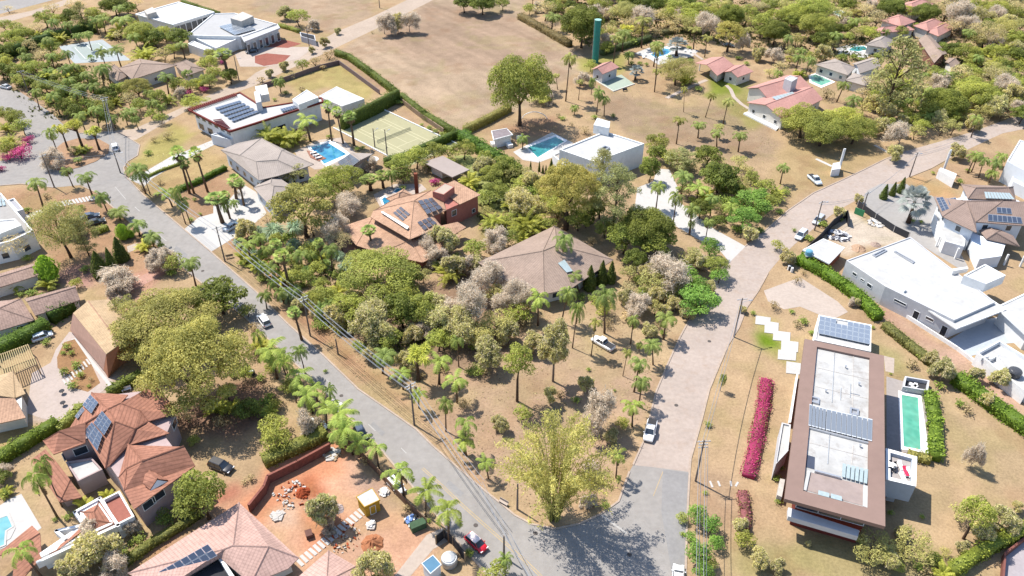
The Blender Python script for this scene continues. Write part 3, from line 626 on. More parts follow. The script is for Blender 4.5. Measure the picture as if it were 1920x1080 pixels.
def fan(H, Rr, seed, nf=26, skirt=True, tr=.22, seg=9, upmin=-.6, leafw=.85, trunk=True):
    rs = np.random.RandomState(seed); out = []
    if trunk: m = MB(); m.tube([(0, 0, -.1), (.08, .04, H*.5), (0, 0, H)], [tr*1.4, tr, tr*.8], 7); out.append(('trunk', tmesh('trunk', m)))
    def leafs(nn, e0, e1, zb, R, fol):
        V, F, vs = [], [], []
        for i in range(nn):
            az = i*2.39996+rs.normal()*.15; el = e0+(e1-e0)*(i/nn)+rs.normal()*.1; d = Vector((math.cos(az)*math.cos(el), math.sin(az)*math.cos(el), math.sin(el))); sd = Vector((-math.sin(az), math.cos(az), 0)); nn_ = d.cross(sd)
            o = Vector((0, 0, zb)); h = o+d*R*.5; va = .5+rs.normal()*.16; b = len(V); V += [o-sd*.03, o+sd*.03, h+sd*.03, h-sd*.03]; F.append((b, b+1, b+2, b+3)); vs.append(.4)
            for k in range(seg):
                t = (k/(seg-1)-.5)*2.5; e = (d*math.cos(t)+sd*math.sin(t)); L = R*leafw*.62*(1-.25*abs(t)/1.3); tip = h+e*L+Vector((0, 0, -.22*L)); s2 = e.cross(nn_).normalized()*L*.10
                mid = h+e*L*.6; b = len(V); V += [h, mid+s2, tip, mid-s2]; F.append((b, b+1, b+2, b+3)); vs.append(min(1, max(0, va+rs.normal()*.12)))
        return npmesh(fol, np.array(V), np.array(F), LEAF, np.array(vs))
    out.append(('fronds', leafs(nf, 1.35, upmin, H, Rr, 'fronds')))
    if skirt: out.append(('dead_fronds', leafs(20, -.75, -1.45, H-.1, Rr*.95, 'dead_fronds')))
    return out
def clump(R, H, seed, nf=34, droop=1.3, w=.16):
    rs = np.random.RandomState(seed); V, F, vs = [], [], []; m = MB()
    for i in range(nf):
        az = rs.rand()*6.28; b = (rs.normal()*R*.2, rs.normal()*R*.2, H*.35*rs.rand()); frond(rs, b, az, 1.45-rs.rand()*.8, H*(.75+.3*rs.rand()), droop*(.6+.6*rs.rand()), w, 9, .5, .35, .3+.4*rs.rand(), V, F, vs)
        if i % 4 == 0: m.tube([(b[0]*.6, b[1]*.6, -.1), (b[0], b[1], b[2]+.4)], .06, 5)
    return [('stem', tmesh('stem', m)), ('fronds', npmesh('fronds', np.array(V), np.array(F), LEAF, np.array(vs)))]
def spiky(R, H, seed, nf=60, heads=1):
    rs = np.random.RandomState(seed); V, F, vs = [], [], []; m = MB(); hs = [(0, 0, H)] if heads == 1 else [(rs.normal()*R*.38, rs.normal()*R*.38, H*(.75+.25*rs.rand())) for _ in range(heads)]
    m.tube([(0, 0, -.1), (0, 0, H*.55)], [R*.09+.05, R*.07+.03], 6)
    for h in hs:
        m.tube([(0, 0, H*.5), h], [R*.05+.03, .05], 5); rr = R if heads == 1 else R*.5
        for i in range(nf):
            d = Vector(rs.normal(size=3)); d.z = abs(d.z)*.9-.15; d.normalize(); sd = d.cross(Vector((0, 0, 1))); sd = sd.normalized() if sd.length > .05 else Vector((1, 0, 0)); o = Vector(h)
            mid = o+d*rr*.55; tip = o+d*rr+Vector((0, 0, -rr*.3)); b = len(V); V += [o, mid+sd*.07, tip, mid-sd*.07]; F.append((b, b+1, b+2, b+3)); vs.append(min(1, max(0, .5+rs.normal()*.22)))
    return [('stem', tmesh('stem', m)), ('foliage', npmesh('foliage', np.array(V), np.array(F), LEAF, np.array(vs)))]
def bush(R, H, seed, dens=85, leaf=.26):
    rs = np.random.RandomState(seed); L = []; n = 9
    for i in range(n):
        a = i*2.4; f = math.sqrt(i/n)*.65; lr = R*(.36+.15*rs.rand()); L.append((math.cos(a)*f*R, math.sin(a)*f*R, H*(.55-.15*f)+rs.normal()*.1*H, lr, min(lr, H*.42)))
    m = MB()
    for i in range(4): m.tube([(0, 0, -.1), (rs.normal()*R*.3, rs.normal()*R*.3, H*.6)], [.07, .03], 4)
    return [('stem', tmesh('stem', m)), ('foliage', lmesh('foliage', [cloud(rs, L, dens, leaf, .8, .3, .5)]))]
def bamboo(R, H, seed):
    rs = np.random.RandomState(seed); m = MB(); C = []; D = []; S_ = []
    for i in range(84):
        az = rs.rand()*6.283; sp = rs.rand()**.5; b = (math.cos(az)*R*.12*rs.rand(), math.sin(az)*R*.12*rs.rand()); hh = H*(.70+.38*rs.rand())*(1.08-.45*sp); out = R*(.12+.95*sp); P = []
        for k in range(9):
            f = k/8; P.append((b[0]+math.cos(az)*out*f**1.35, b[1]+math.sin(az)*out*f**1.35, hh*math.sin(f*1.8)))
        m.tube(P, [.07-.055*k/8 for k in range(9)], 4, 0, False); tone = rs.rand()
        for k in range(3, 9):
            for j in range(29):
                f = k-rs.rand(); a = int(f); t = f-a; p = np.array(P[a])*(1-t)+np.array(P[min(a+1, 8)])*t; s = .17+.16*(1-abs(k-6)/6)
                C.append(p+rs.normal(size=3)*np.array([s, s, s*.8])); D.append(.15+.6*tone+rs.normal()*.12); S_.append(.36+.28*rs.rand())
    C = np.array(C); C[:, 2] = np.maximum(C[:, 2], .2); N = rs.normal(size=C.shape)*.6+[0, 0, .8]
    return [('culms', tmesh('culms', m)), ('foliage', lmesh('foliage', [quads('', C, N, np.array(S_), .28, np.clip(np.array(D), 0, 1), rs)]))]
PROTO = {}
def protos(kind):
    if kind in PROTO: return PROTO[kind]
    k = kind; r = []
    if k in ('green', 'mango', 'bright', 'yellow', 'olive', 'dry'):
        d = {'green': (62, .38, .62, .05), 'mango': (80, .42, .66, 0), 'bright': (66, .38, .62, .05), 'yellow': (60, .36, .55, .08), 'olive': (46, .33, .6, .18), 'dry': (26, .30, .6, .3)}[k]
        for i, (R, H) in enumerate(((2, 3.6), (4, 6.5), (7.5, 10))):
            for s in range(2): r.append((R, H, broad(R, H, 11*i+s+sum(map(ord, k)), d[0], d[1], d[2], d[3])))
    elif k == 'umbrella':
        for R, H, s in ((5, 7, 3), (9, 9.5, 4)): r.append((R, H, umbrella(R, H, s)))
    elif k == 'bare':
        for R, H, s in ((2.2, 3.6, 1), (3.5, 5.5, 2), (5, 7.5, 3)): r.append((R, H, bare(R, H, s)))
    elif k == 'sparse':
        for R, H, s in ((2.2, 3.8, 5), (4, 6.5, 6), (5.5, 8.5, 8)): r.append((R, H, bare(R, H, s, 1.)))
    elif k == 'airy': r = [(4, 10, airy(4, 10, 2)), (6, 17, airy(6, 17, 5))]
    elif k == 'cypress': r = [(1.6, 5, cone(1.6, 5, 1)), (.7, 3.6, cone(.7, 3.6, 2, False, .2, 170))]
    elif k == 'topiary': r = [(2.6, 5.5, cone(2.6, 5.5, 3, True, .2, 150)), (1.1, 1.6, cone(1.1, 1.6, 4, True, .16, 200))]
    elif k == 'queen':
        for s in range(5): r.append((2.6, 6.5, palm(6.2, 2.6, 20+s, (17, 13, 20, 15, 11)[s], (1.9, 2.2, 1.7, 2., 2.4)[s], dead=(3, 5, 1, 2, 6)[s], bend=.4)))
        for s in range(2): r.append((2.4, 3.6, palm(3.2, 2.4, 30+s, dead=1)))
    elif k == 'tall':
        for s in range(3): r.append((1.9, 8.5, palm(8.3, 1.9, 40+s, 13, 1.7, .5, .15, .13, 1.1, .6, True, 2, .3)))
    elif k == 'royal':
        for s in range(5): r.append((2.9, 7.5, palm(6.6, 3.0, 50+s, (9, 7, 11, 8, 10)[s], (1.75, 2.1, 1.5, 1.9, 1.6)[s], .7, .2, .19, (1.1, .9, 1.2, 1.05, 1.25)[s], .6, True, (1, 3, 0, 2, 1)[s], .35)))
    elif k == 'fan': r = [(1.6, 7.5, fan(7.3, 1.6, 1)), (1.6, 4.2, fan(4., 1.6, 2)), (2.0, 9.5, fan(9.2, 1.9, 3))]
    elif k == 'bluefan': r = [(2.8, 4.2, fan(3.4, 2.8, 7, 30, False, .3, 11, -.5))]
    elif k == 'fanbush': r = [(1.8, 2.2, fan(1.0, 1.8, 9, 26, False, .2, 9, -.2))]
    elif k == 'areca': r = [(1.8, 3, clump(1.8, 3, 1)), (2.6, 4.2, clump(2.6, 4.2, 2, 48))]
    elif k == 'dracaena': r = [(1.9, 4.5, spiky(1.9, 4, 1, 70, 7)), (2.4, 5.2, spiky(2.4, 4.6, 2, 70, 9))]
    elif k == 'agave': r = [(1.3, 1.2, spiky(1.3, .5, 3, 110)), (2.2, 1.8, spiky(2.2, .8, 4, 220))]
    elif k in ('bush', 'drybush', 'flower'):
        r = [(1.2, 1.5, bush(1.2, 1.5, 1)), (2.2, 2.4, bush(2.2, 2.4, 2)), (1.5, 1.4, bush(1.5, 1.4, 3))] if k != 'drybush' else [(1.2, 1.5, bush(1.2, 1.5, 4, 40)), (2.2, 2.2, bush(2.2, 2.2, 5, 36))]
    elif k == 'bamboo': r = [(9.5, 12.5, bamboo(9.5, 12.5, 3))]
    PROTO[kind] = r; return r
FC = {'green': S(156, 160, 66, 2.1), 'mango': S(124, 132, 48, 2.1), 'bright': S(140, 178, 66, 2.1), 'yellow': S(180, 184, 76, 2.1), 'olive': S(168, 162, 90, 2.1), 'dry': S(192, 174, 118, 2.1), 'umbrella': S(170, 162, 78, 2.1),
      'bare': S(160, 145, 135, 2.1), 'sparse': S(184, 176, 108, 2.1), 'airy': S(156, 154, 92, 2.1), 'cypress': S(108, 120, 45, 2.1), 'topiary': S(140, 170, 20, 2.1), 'queen': S(164, 180, 84, 2.0), 'tall': S(180, 178, 88, 2.0),
      'royal': S(172, 190, 78, 2.), 'fan': S(150, 165, 78, 2.), 'bluefan': S(196, 208, 205, 2.), 'fanbush': S(150, 172, 95, 2.), 'areca': S(205, 205, 70, 2.), 'dracaena': S(214, 212, 78, 2.), 'agave': S(165, 185, 150, 2.), 'bush': S(140, 155, 60, 2.1),
      'drybush': S(180, 158, 110, 2.1), 'flower': S(205, 60, 135, 1.9), 'bamboo': S(206, 200, 108, 2.0)}
KN = {'green': ('broadleaf_tree', 'green round-crowned tree', 'tree'), 'mango': ('mango_tree', 'dense dark green tree', 'tree'), 'bright': ('lime_green_tree', 'bright lime green tree', 'tree'), 'yellow': ('yellow_green_tree', 'yellow-green leafy tree', 'tree'),
      'olive': ('olive_green_tree', 'dull olive green tree', 'tree'), 'dry': ('dry_tree', 'dry tan thin-crowned tree', 'tree'), 'umbrella': ('spreading_tree', 'wide olive umbrella-shaped tree', 'tree'), 'bare': ('bare_tree', 'leafless grey twiggy tree', 'tree'),
      'sparse': ('sparse_tree', 'half bare pale-leaved tree', 'tree'), 'airy': ('eucalyptus_tree', 'airy grey-green tall tree', 'tree'), 'cypress': ('cypress_tree', 'dark pointed cypress', 'tree'), 'topiary': ('clipped_shrub', 'smooth clipped egg-shaped shrub', 'shrub'),
      'queen': ('feather_palm', 'feather palm with drooping fronds', 'palm'), 'tall': ('slender_palm', 'slim palm with tall thin trunk', 'palm'), 'royal': ('royal_palm', 'palm with long arching lime fronds', 'palm'), 'fan': ('fan_palm', 'fan palm with shaggy skirt', 'palm'),
      'bluefan': ('blue_fan_palm', 'silver blue fan palm', 'palm'), 'fanbush': ('low_fan_palm', 'low trunkless fan palm', 'palm'), 'areca': ('areca_palm', 'clumping yellow-green palm', 'palm'), 'dracaena': ('dracaena_tree', 'spiky-headed yellow-green tree', 'tree'),
      'agave': ('agave_plant', 'grey-green spiky rosette plant', 'plant'), 'bush': ('bush', 'green rounded bush', 'bush'), 'drybush': ('dry_bush', 'dry brownish bush', 'bush'), 'flower': ('bougainvillea', 'magenta flowering bougainvillea', 'bush'), 'bamboo': ('bamboo_clump', 'huge yellow-green bamboo clump', 'bamboo')}
LAND = [('the long white modern house', 1720, 510), ('the brown-framed flat roof', 1570, 800), ('the turquoise lap pool', 1708, 790), ('the grey roofed solar house', 1840, 410), ('the central grey-brown roof', 1020, 480), ('the red clay house', 800, 400), ('the white house beside pool', 1130, 275),
        ('the yellow-green tennis court', 745, 250), ('the red pergola solar house', 480, 205), ('the grey hip roofed house', 490, 305), ('the blue-grey tennis court', 180, 95), ('the top left white villa', 400, 50), ('the brownish hip roof', 290, 130), ('the left road junction', 190, 250),
        ('the terracotta barn', 190, 620), ('the red striped tile house', 220, 840), ('the pink roofs below', 440, 1020), ('the red soil building site', 620, 940), ('the bottom road fork', 1060, 1030), ('the pink road bend', 1300, 640), ('the white pickup', 1130, 645), ('the magenta flower hedge', 1420, 800),
        ('the green water tower', 1118, 80), ('the two red roofed cottages', 1400, 150), ('the pink roof with chimney', 1470, 190), ('the upper right cream house', 1585, 140), ('the far red tile roofs', 1720, 50), ('the green-blue round pool', 1605, 92), ('the far garden pool', 1240, 100), ('the bare brown field', 860, 110),
        ('the white driveway', 1260, 370), ('the car park verge', 1550, 330), ('the small shed with court', 1150, 150), ('the garden flat roof', 835, 315), ('the bright blue pool', 615, 290), ('the left white modern house', 30, 430), ('the two parked dark cars', 170, 410), ('the old tile roofs', 60, 580), ('the white paved drive', 430, 410),
        ('the left straight road', 560, 660), ('the power lines', 690, 690), ('the upper sandy road', 620, 80), ('the top left highway', 60, 30), ('the white pool deck', 30, 960), ('the construction shed', 1550, 470), ('the right corner house', 1900, 320), ('the pale hip roof', 1660, 105), ('the shaded stone wall house', 1760, 105), ('the bottom right lane', 1880, 1000),
        ('the top middle woods', 1250, 20), ('the upper right woods', 1850, 90), ('the bamboo clump', 1050, 850), ('the turning lane right', 1700, 220), ('the central dry garden', 900, 620), ('the blue shed', 810, 1060)]
PLANTS = []; GROW = dict(royal=1.12, queen=1.08, bare=1.1, sparse=1.1, cypress=1, topiary=1, bamboo=1.15, fan=1.1, flower=1.1, umbrella=1.1, areca=1.1)
LKS = dict(queen=1.15, tall=1.2, royal=1.2, sparse=2.1, bare=2., fan=1.85, areca=1.15, dracaena=1.3, flower=1.3, bamboo=1.5, umbrella=1.75, yellow=1.5, bright=1.4, olive=2., dry=2., bluefan=.95, agave=1.5, fanbush=1.6, drybush=1.7)
UC = MB().tube([(0, 0, 0), (0, 0, 1)], [1.35, 1], 7); UCM = tmesh('lower_trunk', UC)
def place(kind, cx, cy, rp, by=None, h=None, col=None):
    """cx, cy = crown centre in the photo, rp = its half width in photo pixels, by = photo row of the foot"""
    pr = protos(kind); palmy = kind in ('queen', 'tall', 'royal', 'fan', 'bluefan')
    z = 3; mpp = MPP(cx, cy, z); R = rp*mpp*(GROW.get(kind, 1.15) if rp < 36 else 1)
    if by is not None:
        # foot lies on the line towards the point straight below the camera
        vy = 540+CAMF/math.tan(CAMP); t = (by-cy)/(vy-cy); bxp = cx+(965-cx)*t; b = G(bxp, by); lo, hi = 0, 30
        for _ in range(20):
            mm = (lo+hi)/2
            if PJ((b.x, b.y, mm))[1] > cy: lo = mm
            else: hi = mm
        zc = lo; H = zc if palmy else (max(zc/.66, zc+R*.45) if kind in ('bare', 'sparse') else zc/.62 if kind == 'bamboo' else min(zc/.64, zc+R*.95+.5))
        x, y = b.x, b.y
    else:
        cand = min(pr, key=lambda q: abs(q[0]-R)); H = h if h else (cand[1]*(1 if palmy else R/cand[0]))
        zc = H*.97 if palmy else H*.64
        b = G(cx, cy, zc); x, y = b.x, b.y
    c = sorted(pr, key=lambda q: abs(math.log(max(q[0], .1)/max(R, .2)))+.6*abs(math.log(q[1]/max(H, .3))))
    q = random.choice([e for e in c if abs(math.log(e[0]/c[0][0]))+abs(math.log(e[1]/c[0][1])) < .25]) if random.random() < .8 or len(c) < 2 else c[1]
    i = len(PLANTS); nm, ds, ct = KN[kind]
    t = thing(nm, ds, ct, (x, y, 0)); t.rotation_euler = (random.gauss(0, .055), random.gauss(0, .055), random.random()*6.28) if palmy else (0, 0, random.random()*6.28)
    sx = R/q[0]; zs = H/q[1]; dz = 0
    if by is not None and not palmy and kind not in ('cypress', 'topiary', 'bamboo', 'airy'):
        zs = min(zc/(.68*q[1]), .78*R/(.32*q[1])*(1.0 if kind != 'umbrella' else .75)); dz = max(0, zc-.68*q[1]*zs)
    t.scale = (sx, sx, zs)
    fc = col or FC[kind]; j = 1+random.uniform(-.16, .16); hj = random.uniform(-.055, .045); j *= LKS.get(kind, 1.75)*1.2; fc = (min(.8, fc[0]*j*(1+hj)), min(.8, fc[1]*j), fc[2]*j*(1-hj))
    for pn, me in q[2]:
        o = link(bpy.data.objects.new(pn, me)); o.parent = t; o.location = (0, 0, dz/zs)
        if pn in ('trunk', 'stem', 'culms'): o.color = (*S(150, 125, 105), 1) if kind in ('tall', 'royal', 'queen', 'fan') else ((*S(205, 200, 110), 1) if kind == 'bamboo' else (*S(122, 100, 85), 1) if kind not in ('bare', 'sparse') else (*S(170, 155, 145, 1.5), 1))
        elif pn == 'crownshaft': o.color = (*S(165, 175, 95), 1)
        elif pn == 'dead_fronds': o.color = (*S(176, 142, 105), 1)
        elif pn == 'twigs': o.color = (*(S(214, 198, 176, 1.05) if kind == 'bare' else S(206, 192, 154, 1.05)), 1)
        else: o.color = (*fc, 1)
    if dz > .2:
        v0 = [v.co for v in q[2][0][1].vertices[:5]]; rt = max(math.hypot(v.x, v.y) for v in v0); o = link(bpy.data.objects.new('lower_trunk', UCM)); o.parent = t; o.scale = (rt, rt, dz/zs+.1/zs); o.color = (*(S(122, 100, 85) if kind not in ('bare', 'sparse') else S(150, 132, 120, 1.6)), 1)
    PLANTS.append((t, kind, cx, cy, R, H)); return t
def region(c, r, text):
    for ln in text.replace(';', '\n').split('\n'):
        w_ = ln.split()
        if len(w_) < 4: continue
        k = w_[0]; x, y, rp = map(float, w_[1:4]); kw = {}
        for e in w_[4:]:
            a, b = e.split('='); kw[a] = float(b)
        if 'b' in kw: kw['by'] = 270*r+kw.pop('b')/4
        place(ALIAS[k], 480*c+x/4, 270*r+y/4, rp/4, **kw)
ALIAS = dict(g='green', m='mango', br='bright', y='yellow', o='olive', d='dry', u='umbrella', ba='bare', sp='sparse', a='airy', cy='cypress', tp='topiary', q='queen', t='tall', ro='royal', f='fan', bf='bluefan', fb='fanbush', ar='areca', dr='dracaena', ag='agave', bu='bush', db='drybush', fl='flower', bb='bamboo')
REL = lambda dx, dy: ('left of' if dx < 0 else 'right of') if abs(dx) > abs(dy)*1.1 else ('behind' if dy < 0 else 'below')
ORD = ['first', 'second', 'third', 'fourth', 'fifth', 'sixth', 'seventh', 'eighth', 'ninth', 'tenth', 'eleventh', 'twelfth']
NUM = ['', 'one', 'two', 'three', 'four', 'five', 'six', 'seven', 'eight', 'nine', 'ten', 'eleven', 'twelve']
def label_plants():
    grp = {}
    for p in PLANTS:
        t, kind, cx, cy, R, H = p; med = protos(kind); mh = sum(q[1] for q in med)/len(med); mr = sum(q[0] for q in med)/len(med)
        adj = '' if kind == 'bamboo' else 'large ' if R > mr*1.25 else 'small ' if R < mr*.6 else ''
        L = min(LAND, key=lambda q: (q[1]-cx)**2+(1.3*(q[2]-cy))**2); dx, dy = cx-L[1], cy-L[2]
        rel = REL(dx, dy) if math.hypot(dx, dy) > 22 else 'beside'
        grp.setdefault(adj+KN[kind][1]+' '+rel+' '+L[0], []).append(p)
    G2 = {}
    for lb, ps in grp.items():
        if len(ps) <= 9: G2[lb] = ps; continue
        ps.sort(key=lambda p: p[3]); k = -(-len(ps)//9); step = -(-len(ps)//k)
        for i in range(k): G2[lb+' '+(('far row', 'near row') if k == 2 else ('farthest row', 'middle row', 'nearest row', 'front row', 'last row'))[min(i, 4)]] = ps[i*step:(i+1)*step]
    for lb, ps in G2.items():
        n = len(ps)
        if not n: continue
        ps.sort(key=lambda p: p[2])
        for i, p in enumerate(ps):
            if n == 1: p[0]['label'] = lb; continue
            if n == 2: s = ('left one of two, ', 'right one of two, ')[i]
            elif i == 0: s = 'leftmost of %s, ' % (NUM[n] if n < 13 else 'many')
            elif i == n-1: s = 'rightmost of %s, ' % (NUM[n] if n < 13 else 'many')
            else: s = '%s from left, ' % (ORD[i] if i < 12 else 'one further')
            p[0]['label'] = s+lb
    for p in PLANTS:
        lb = p[0]['label']
        for cut in ('the ', ' tall', ' parked', ' solar', ' dark', ' upper'):
            if len(lb.split()) > 16: lb = lb.replace(cut, '' if cut == 'the ' else '')
        p[0]['label'] = ' '.join(lb.split()[:16])
    for t, kind, *_ in PLANTS:
        t['group'] = {'palm': 'palms', 'tree': 'trees', 'bush': 'bushes'}.get(KN[kind][2], KN[kind][2]+'s')+' of the gardens: '+KN[kind][0].replace('_', ' ')
def hedge(label, pts, wd, h, col=None, dens=9, name='hedge', leaf=.3, flower=None):
    P = [G(x, y, 0).to_2d() for x, y in pts]; rs = np.random.RandomState(len(label)*7+int(pts[0][0])); c0 = cen(P)
    C, N = [], []; core = MB()
    for i in range(len(P)-1):
        a, b = P[i], P[i+1]; L = (b-a).length; u = (b-a)/max(L, .01); k = Vector((-u.y, u.x)); n = int(L*(2*h+wd)*dens)
        s = rs.rand(n)*(L+.3)-.15; q = rs.rand(n)*(2*h+wd)
        side = np.where(q < h, -1, np.where(q < h+wd, 0, 1)); off = np.where(side == 0, q-h-wd/2, side*wd/2); z = np.where(side == -1, q, np.where(side == 0, h, q-h-wd))
        bump = 1+.15*np.sin(s*1.1+i)*np.sin(s*.37+1)+rs.normal(size=n)*.09; off = off*bump; z = z*(1+.09*np.sin(s*.8+i*2)+.06*np.sin(s*2.3))+rs.normal(size=n)*.08
        C.append(np.stack([a.x+u.x*s+k.x*off, a.y+u.y*s+k.y*off, np.maximum(z, .08)], 1)); N.append(np.stack([k.x*side+0*s, k.y*side+0*s, (side == 0)+.25], 1)+rs.normal(size=(n, 3))*.5)
        m2 = (a+b)/2; core.box((m2.x, m2.y, 0), L+.05, wd*.8, h*.9, math.atan2(u.y, u.x))
    C = np.concatenate(C); N = np.concatenate(N); n = len(C); t = thing(name, label, name.split('_')[-1], (c0.x, c0.y, 0)); off = np.array([c0.x, c0.y, 0])
    V, F, v = quads('', C-off, N, leaf*(.6+.8*rs.rand(n)), .75, np.clip(rs.normal(.5, .22, n)+.12*np.sin(C[:, 0]*.7)*np.cos(C[:, 1]*.6), 0, 1), rs)
    cV = np.array([tuple(q) for q in core.V])-off; cF = np.array(core.F)
    me = lmesh('foliage', [(cV, cF, np.full(len(cF), .2)), (V, F, v)]); o = link(bpy.data.objects.new('foliage', me)); o.parent = t; o.color = (*[min(.8, q*1.5) for q in (col or S(140, 152, 56, 2.1))], 1)
    if 'flower' in name:
        fr = (C[:, 1]-C[:, 1].min())/np.ptp(C[:, 1]); k = rs.rand(n) < .16+.55*np.exp(-((fr-.52)/.12)**2)+(.3 if n < 3000 else 0); V, F, v = quads('', (C-off)[k]*np.array([1, 1, 1.06]), N[k], leaf*.9*(.6+.8*rs.rand(k.sum())), .75, rs.rand(k.sum()), rs)
        o = link(bpy.data.objects.new('leaves', lmesh('leaves', [(V, F, v)]))); o.parent = t; o.color = (*S(150, 150, 62, 1.8), 1)
    return t

# ---------------------------------------------------------------- buildings
SOL = solarm(); SOL2 = solarm('light_solar_cells', (.16, .18, .21), (.5, .52, .55)); HEAT = solarm('black_solar_heater', (.07, .07, .085), (.16, .13, .12))
T_RED = tile('red_ribbed_clay_tile', S(208, 148, 124), .66, .62, 0, .2, .2); T_PINK = tile('pink_clay_tile', S(236, 196, 182), .85, .45, .55, .14, .3); T_TERRA = tile('terracotta_tile', S(228, 184, 154), .85, .4, .5, .22, .5)  # red tile: row shadows are put into the colour as dark stripes
T_BROWN = tile('grey_brown_tile', S(196, 172, 156), .88, .4, .5, .14, .35); T_TAUPE = tile('taupe_tile', S(186, 162, 150), .9, .4, .45, .12, .2); T_GREY = tile('light_grey_tile', S(206, 192, 182), .9, .4, .5, .1, .2)
T_COR = tile('coral_tile', S(238, 180, 168), .88, .4, .5, .12, .2); T_SAND = tile('sandy_tile', S(232, 200, 160), .88, .4, .5, .16, .3); T_OLD = tile('old_mossy_tile', S(198, 168, 154), .8, .45, .5, .25, .55)
TAUPE = surf('taupe_roof_border', S(184, 154, 142), .06, .6, .75, .1); ORANGE = surf('orange_clay_wall', S(228, 158, 122), .12, 1.2); REDW = surf('red_clay_wall', S(230, 150, 135), .12, 1.2); PINKW = surf('pink_wall', S(228, 202, 200), .1, 1)
GLS = plain('skylight_glass', (.30, .36, .37), .15); BLK = surf('black_steel', (.04, .04, .045), .1); BRICK = surf('raw_brick', S(170, 100, 75), .2, 3); RUST = surf('rust_red_paint', S(150, 70, 62), .1)
GRASS = surf('green_lawn', S(150, 168, 72), .2, 2, .95)

def onroof(pts, vs):                 # lift photo points on to the plane through three roof points
    a, b, c = (G(*v) for v in vs); nr = (b-a).cross(c-a); o = Vector((0, 0, CAMH)); R = []
    for x, y in pts:
        D = Vector(tuple(CF*CAMF+CR*(x-960)+CU*(540-y))); R.append(o+D*((a-o).dot(nr)/D.dot(nr)))
    return R
# brown-framed flat-roofed villa, right foreground
V1p = [(1509, 635), (1657.5, 666.7), (1660, 987), (1471, 935)]
h = house('flat_roof_villa', 'large villa whose flat roof has a wide brown border, beside the lap pool', 'house', V1p, 8)
P = plan(V1p, 8); ip = plan([(1532, 650), (1631, 671), (1627, 952), (1506, 920)], 8)
def quadring(h, name, A, B, z0, z1, mat, bottom=True):
    n = len(A); k = min(range(n), key=lambda i: (A[i]-B[0]).length); A = A[k:]+A[:k]; m = MB()
    m.add([(p.x, p.y, z1) for p in A]+[(p.x, p.y, z1) for p in B]+[(p.x, p.y, z0) for p in A]+[(p.x, p.y, z0) for p in B],
          [(i, (i+1) % n, n+(i+1) % n, n+i) for i in range(n)]+[(2*n+i, 2*n+(i+1) % n, (i+1) % n, i) for i in range(n)]+[(n+i, n+(i+1) % n, 3*n+(i+1) % n, 3*n+i) for i in range(n)]+([tuple(reversed([2*n+i for i in range(n)]))] if bottom else []))
    return m.out(name, mat, h)
quadring(h, 'roof_border', P, ip, 7.3, 8, TAUPE)
mk('roof', [(p.x, p.y, 7.55) for p in ip], [(0, 1, 2, 3)], surf('stained_white_roof', (.37, .365, .355), .14, .5, .8, 1.0, (.22, .195, .175)), h)
W1 = inset(P, 2.2); walls(h, W1, 0, 7.29, RUST)
f0 = facing(W1)[0]; wins(h, W1, f0, 4, 2.2, 1.0, 2.0); wins(h, W1, f0, 3, 3.4, 4.3, 2.2)
def rq(z, *p): return [G(x, y, z) for x, y in p]
quadgrid(h, rq(7.95, (1517, 758), (1549, 767), (1547, 807), (1515, 799)), 5, 1, SOL2, 'roof_panel', .1)
quadgrid(h, rq(7.95, (1549.5, 767), (1636, 787), (1635, 829), (1547.5, 807)), 9, 1, SOL2, 'roof_panel', .1)
bx(h, 'panel_frame', [(1515, 799), (1635, 830), (1635, 832.5), (1515, 801.5)], 7.55, 7.9, METAL)
mk('roof_terrace', [tuple(v) for v in rq(7.6, (1514, 884), (1627, 911), (1625, 950), (1507, 918))], [(0, 1, 2, 3)], surf('taupe_roof_deck', S(205, 185, 178), .1, 1, .8, .2), h)
bx(h, 'roof_rib', [(1506, 918), (1514, 881), (1520, 883), (1512, 920)], 7.5, 7.85, WROOF); bx(h, 'roof_rib', [(1618, 949), (1619, 909), (1628, 911), (1627, 952)], 7.5, 7.85, WROOF)
bx(h, 'roof_beam', [(1528, 880), (1577, 893), (1577, 896), (1528, 883)], 7.5, 8, METAL)
bx(h, 'painted_roof_void', [(1511, 852), (1528, 857), (1527, 880), (1509, 875)], 7.5, 7.6, surf('void_shade_paint', (.05, .06, .09), .1))  # solid dark slab; the opening's shade is put into its colour
for q in ([(1579, 869), (1628, 881), (1626, 909), (1577, 895)],): quadgrid(h, rq(7.8, *q), 6, 1, GLS, 'skylight', .12)
quadgrid(h, rq(7.9, (1533, 919), (1579, 931), (1580, 942), (1532, 929)), 2, 1, GLS, 'skylight', .2)
for q in ([(1519, 741), (1537, 746), (1536, 757), (1518, 752)], [(1594, 763), (1611, 767), (1610, 779), (1593, 776)]):
    quadring(h, 'hatch', plan(q, 7.9), inset(plan(q, 7.9), .3), 7.56, 7.9, METAL); 
for a, b in (((1565, 660), (1560, 755)), ((1577, 727), (1576, 750)), ((1595, 720), (1594, 745)), ((1595, 737), (1612, 741)), ((1556, 810), (1552, 870))):
    A, B = G(*a, 7.6), G(*b, 7.6); MB().tube([A, B], .07, 4).out('roof_pipe', METAL, h)
for a, b in (((1534, 690), (1629, 712)), ((1531, 725), (1629, 748)), ((1600, 665), (1598, 780)), ((1518, 830), (1627, 858)), ((1600, 835), (1597, 870))):
    A, B = G(*a, 7.555), G(*b, 7.555); c_ = (A+B)/2; MB().box(c_, (B-A).length, .1, .05, math.atan2((B-A).y, (B-A).x)).out('roof_seam', CONC, h)
for a in ((1585, 690), (1610, 722), (1548, 735), (1612, 838)):
    v = G(*a, 7.56); MB().tube([v, v+Vector((0, 0, .5)), v+Vector((0, 0, .55))], [.12, .12, .22], 8).out('roof_vent', METAL, h)
bal = [(1478, 951), (1611, 994), (1609, 1006), (1478, 968)]
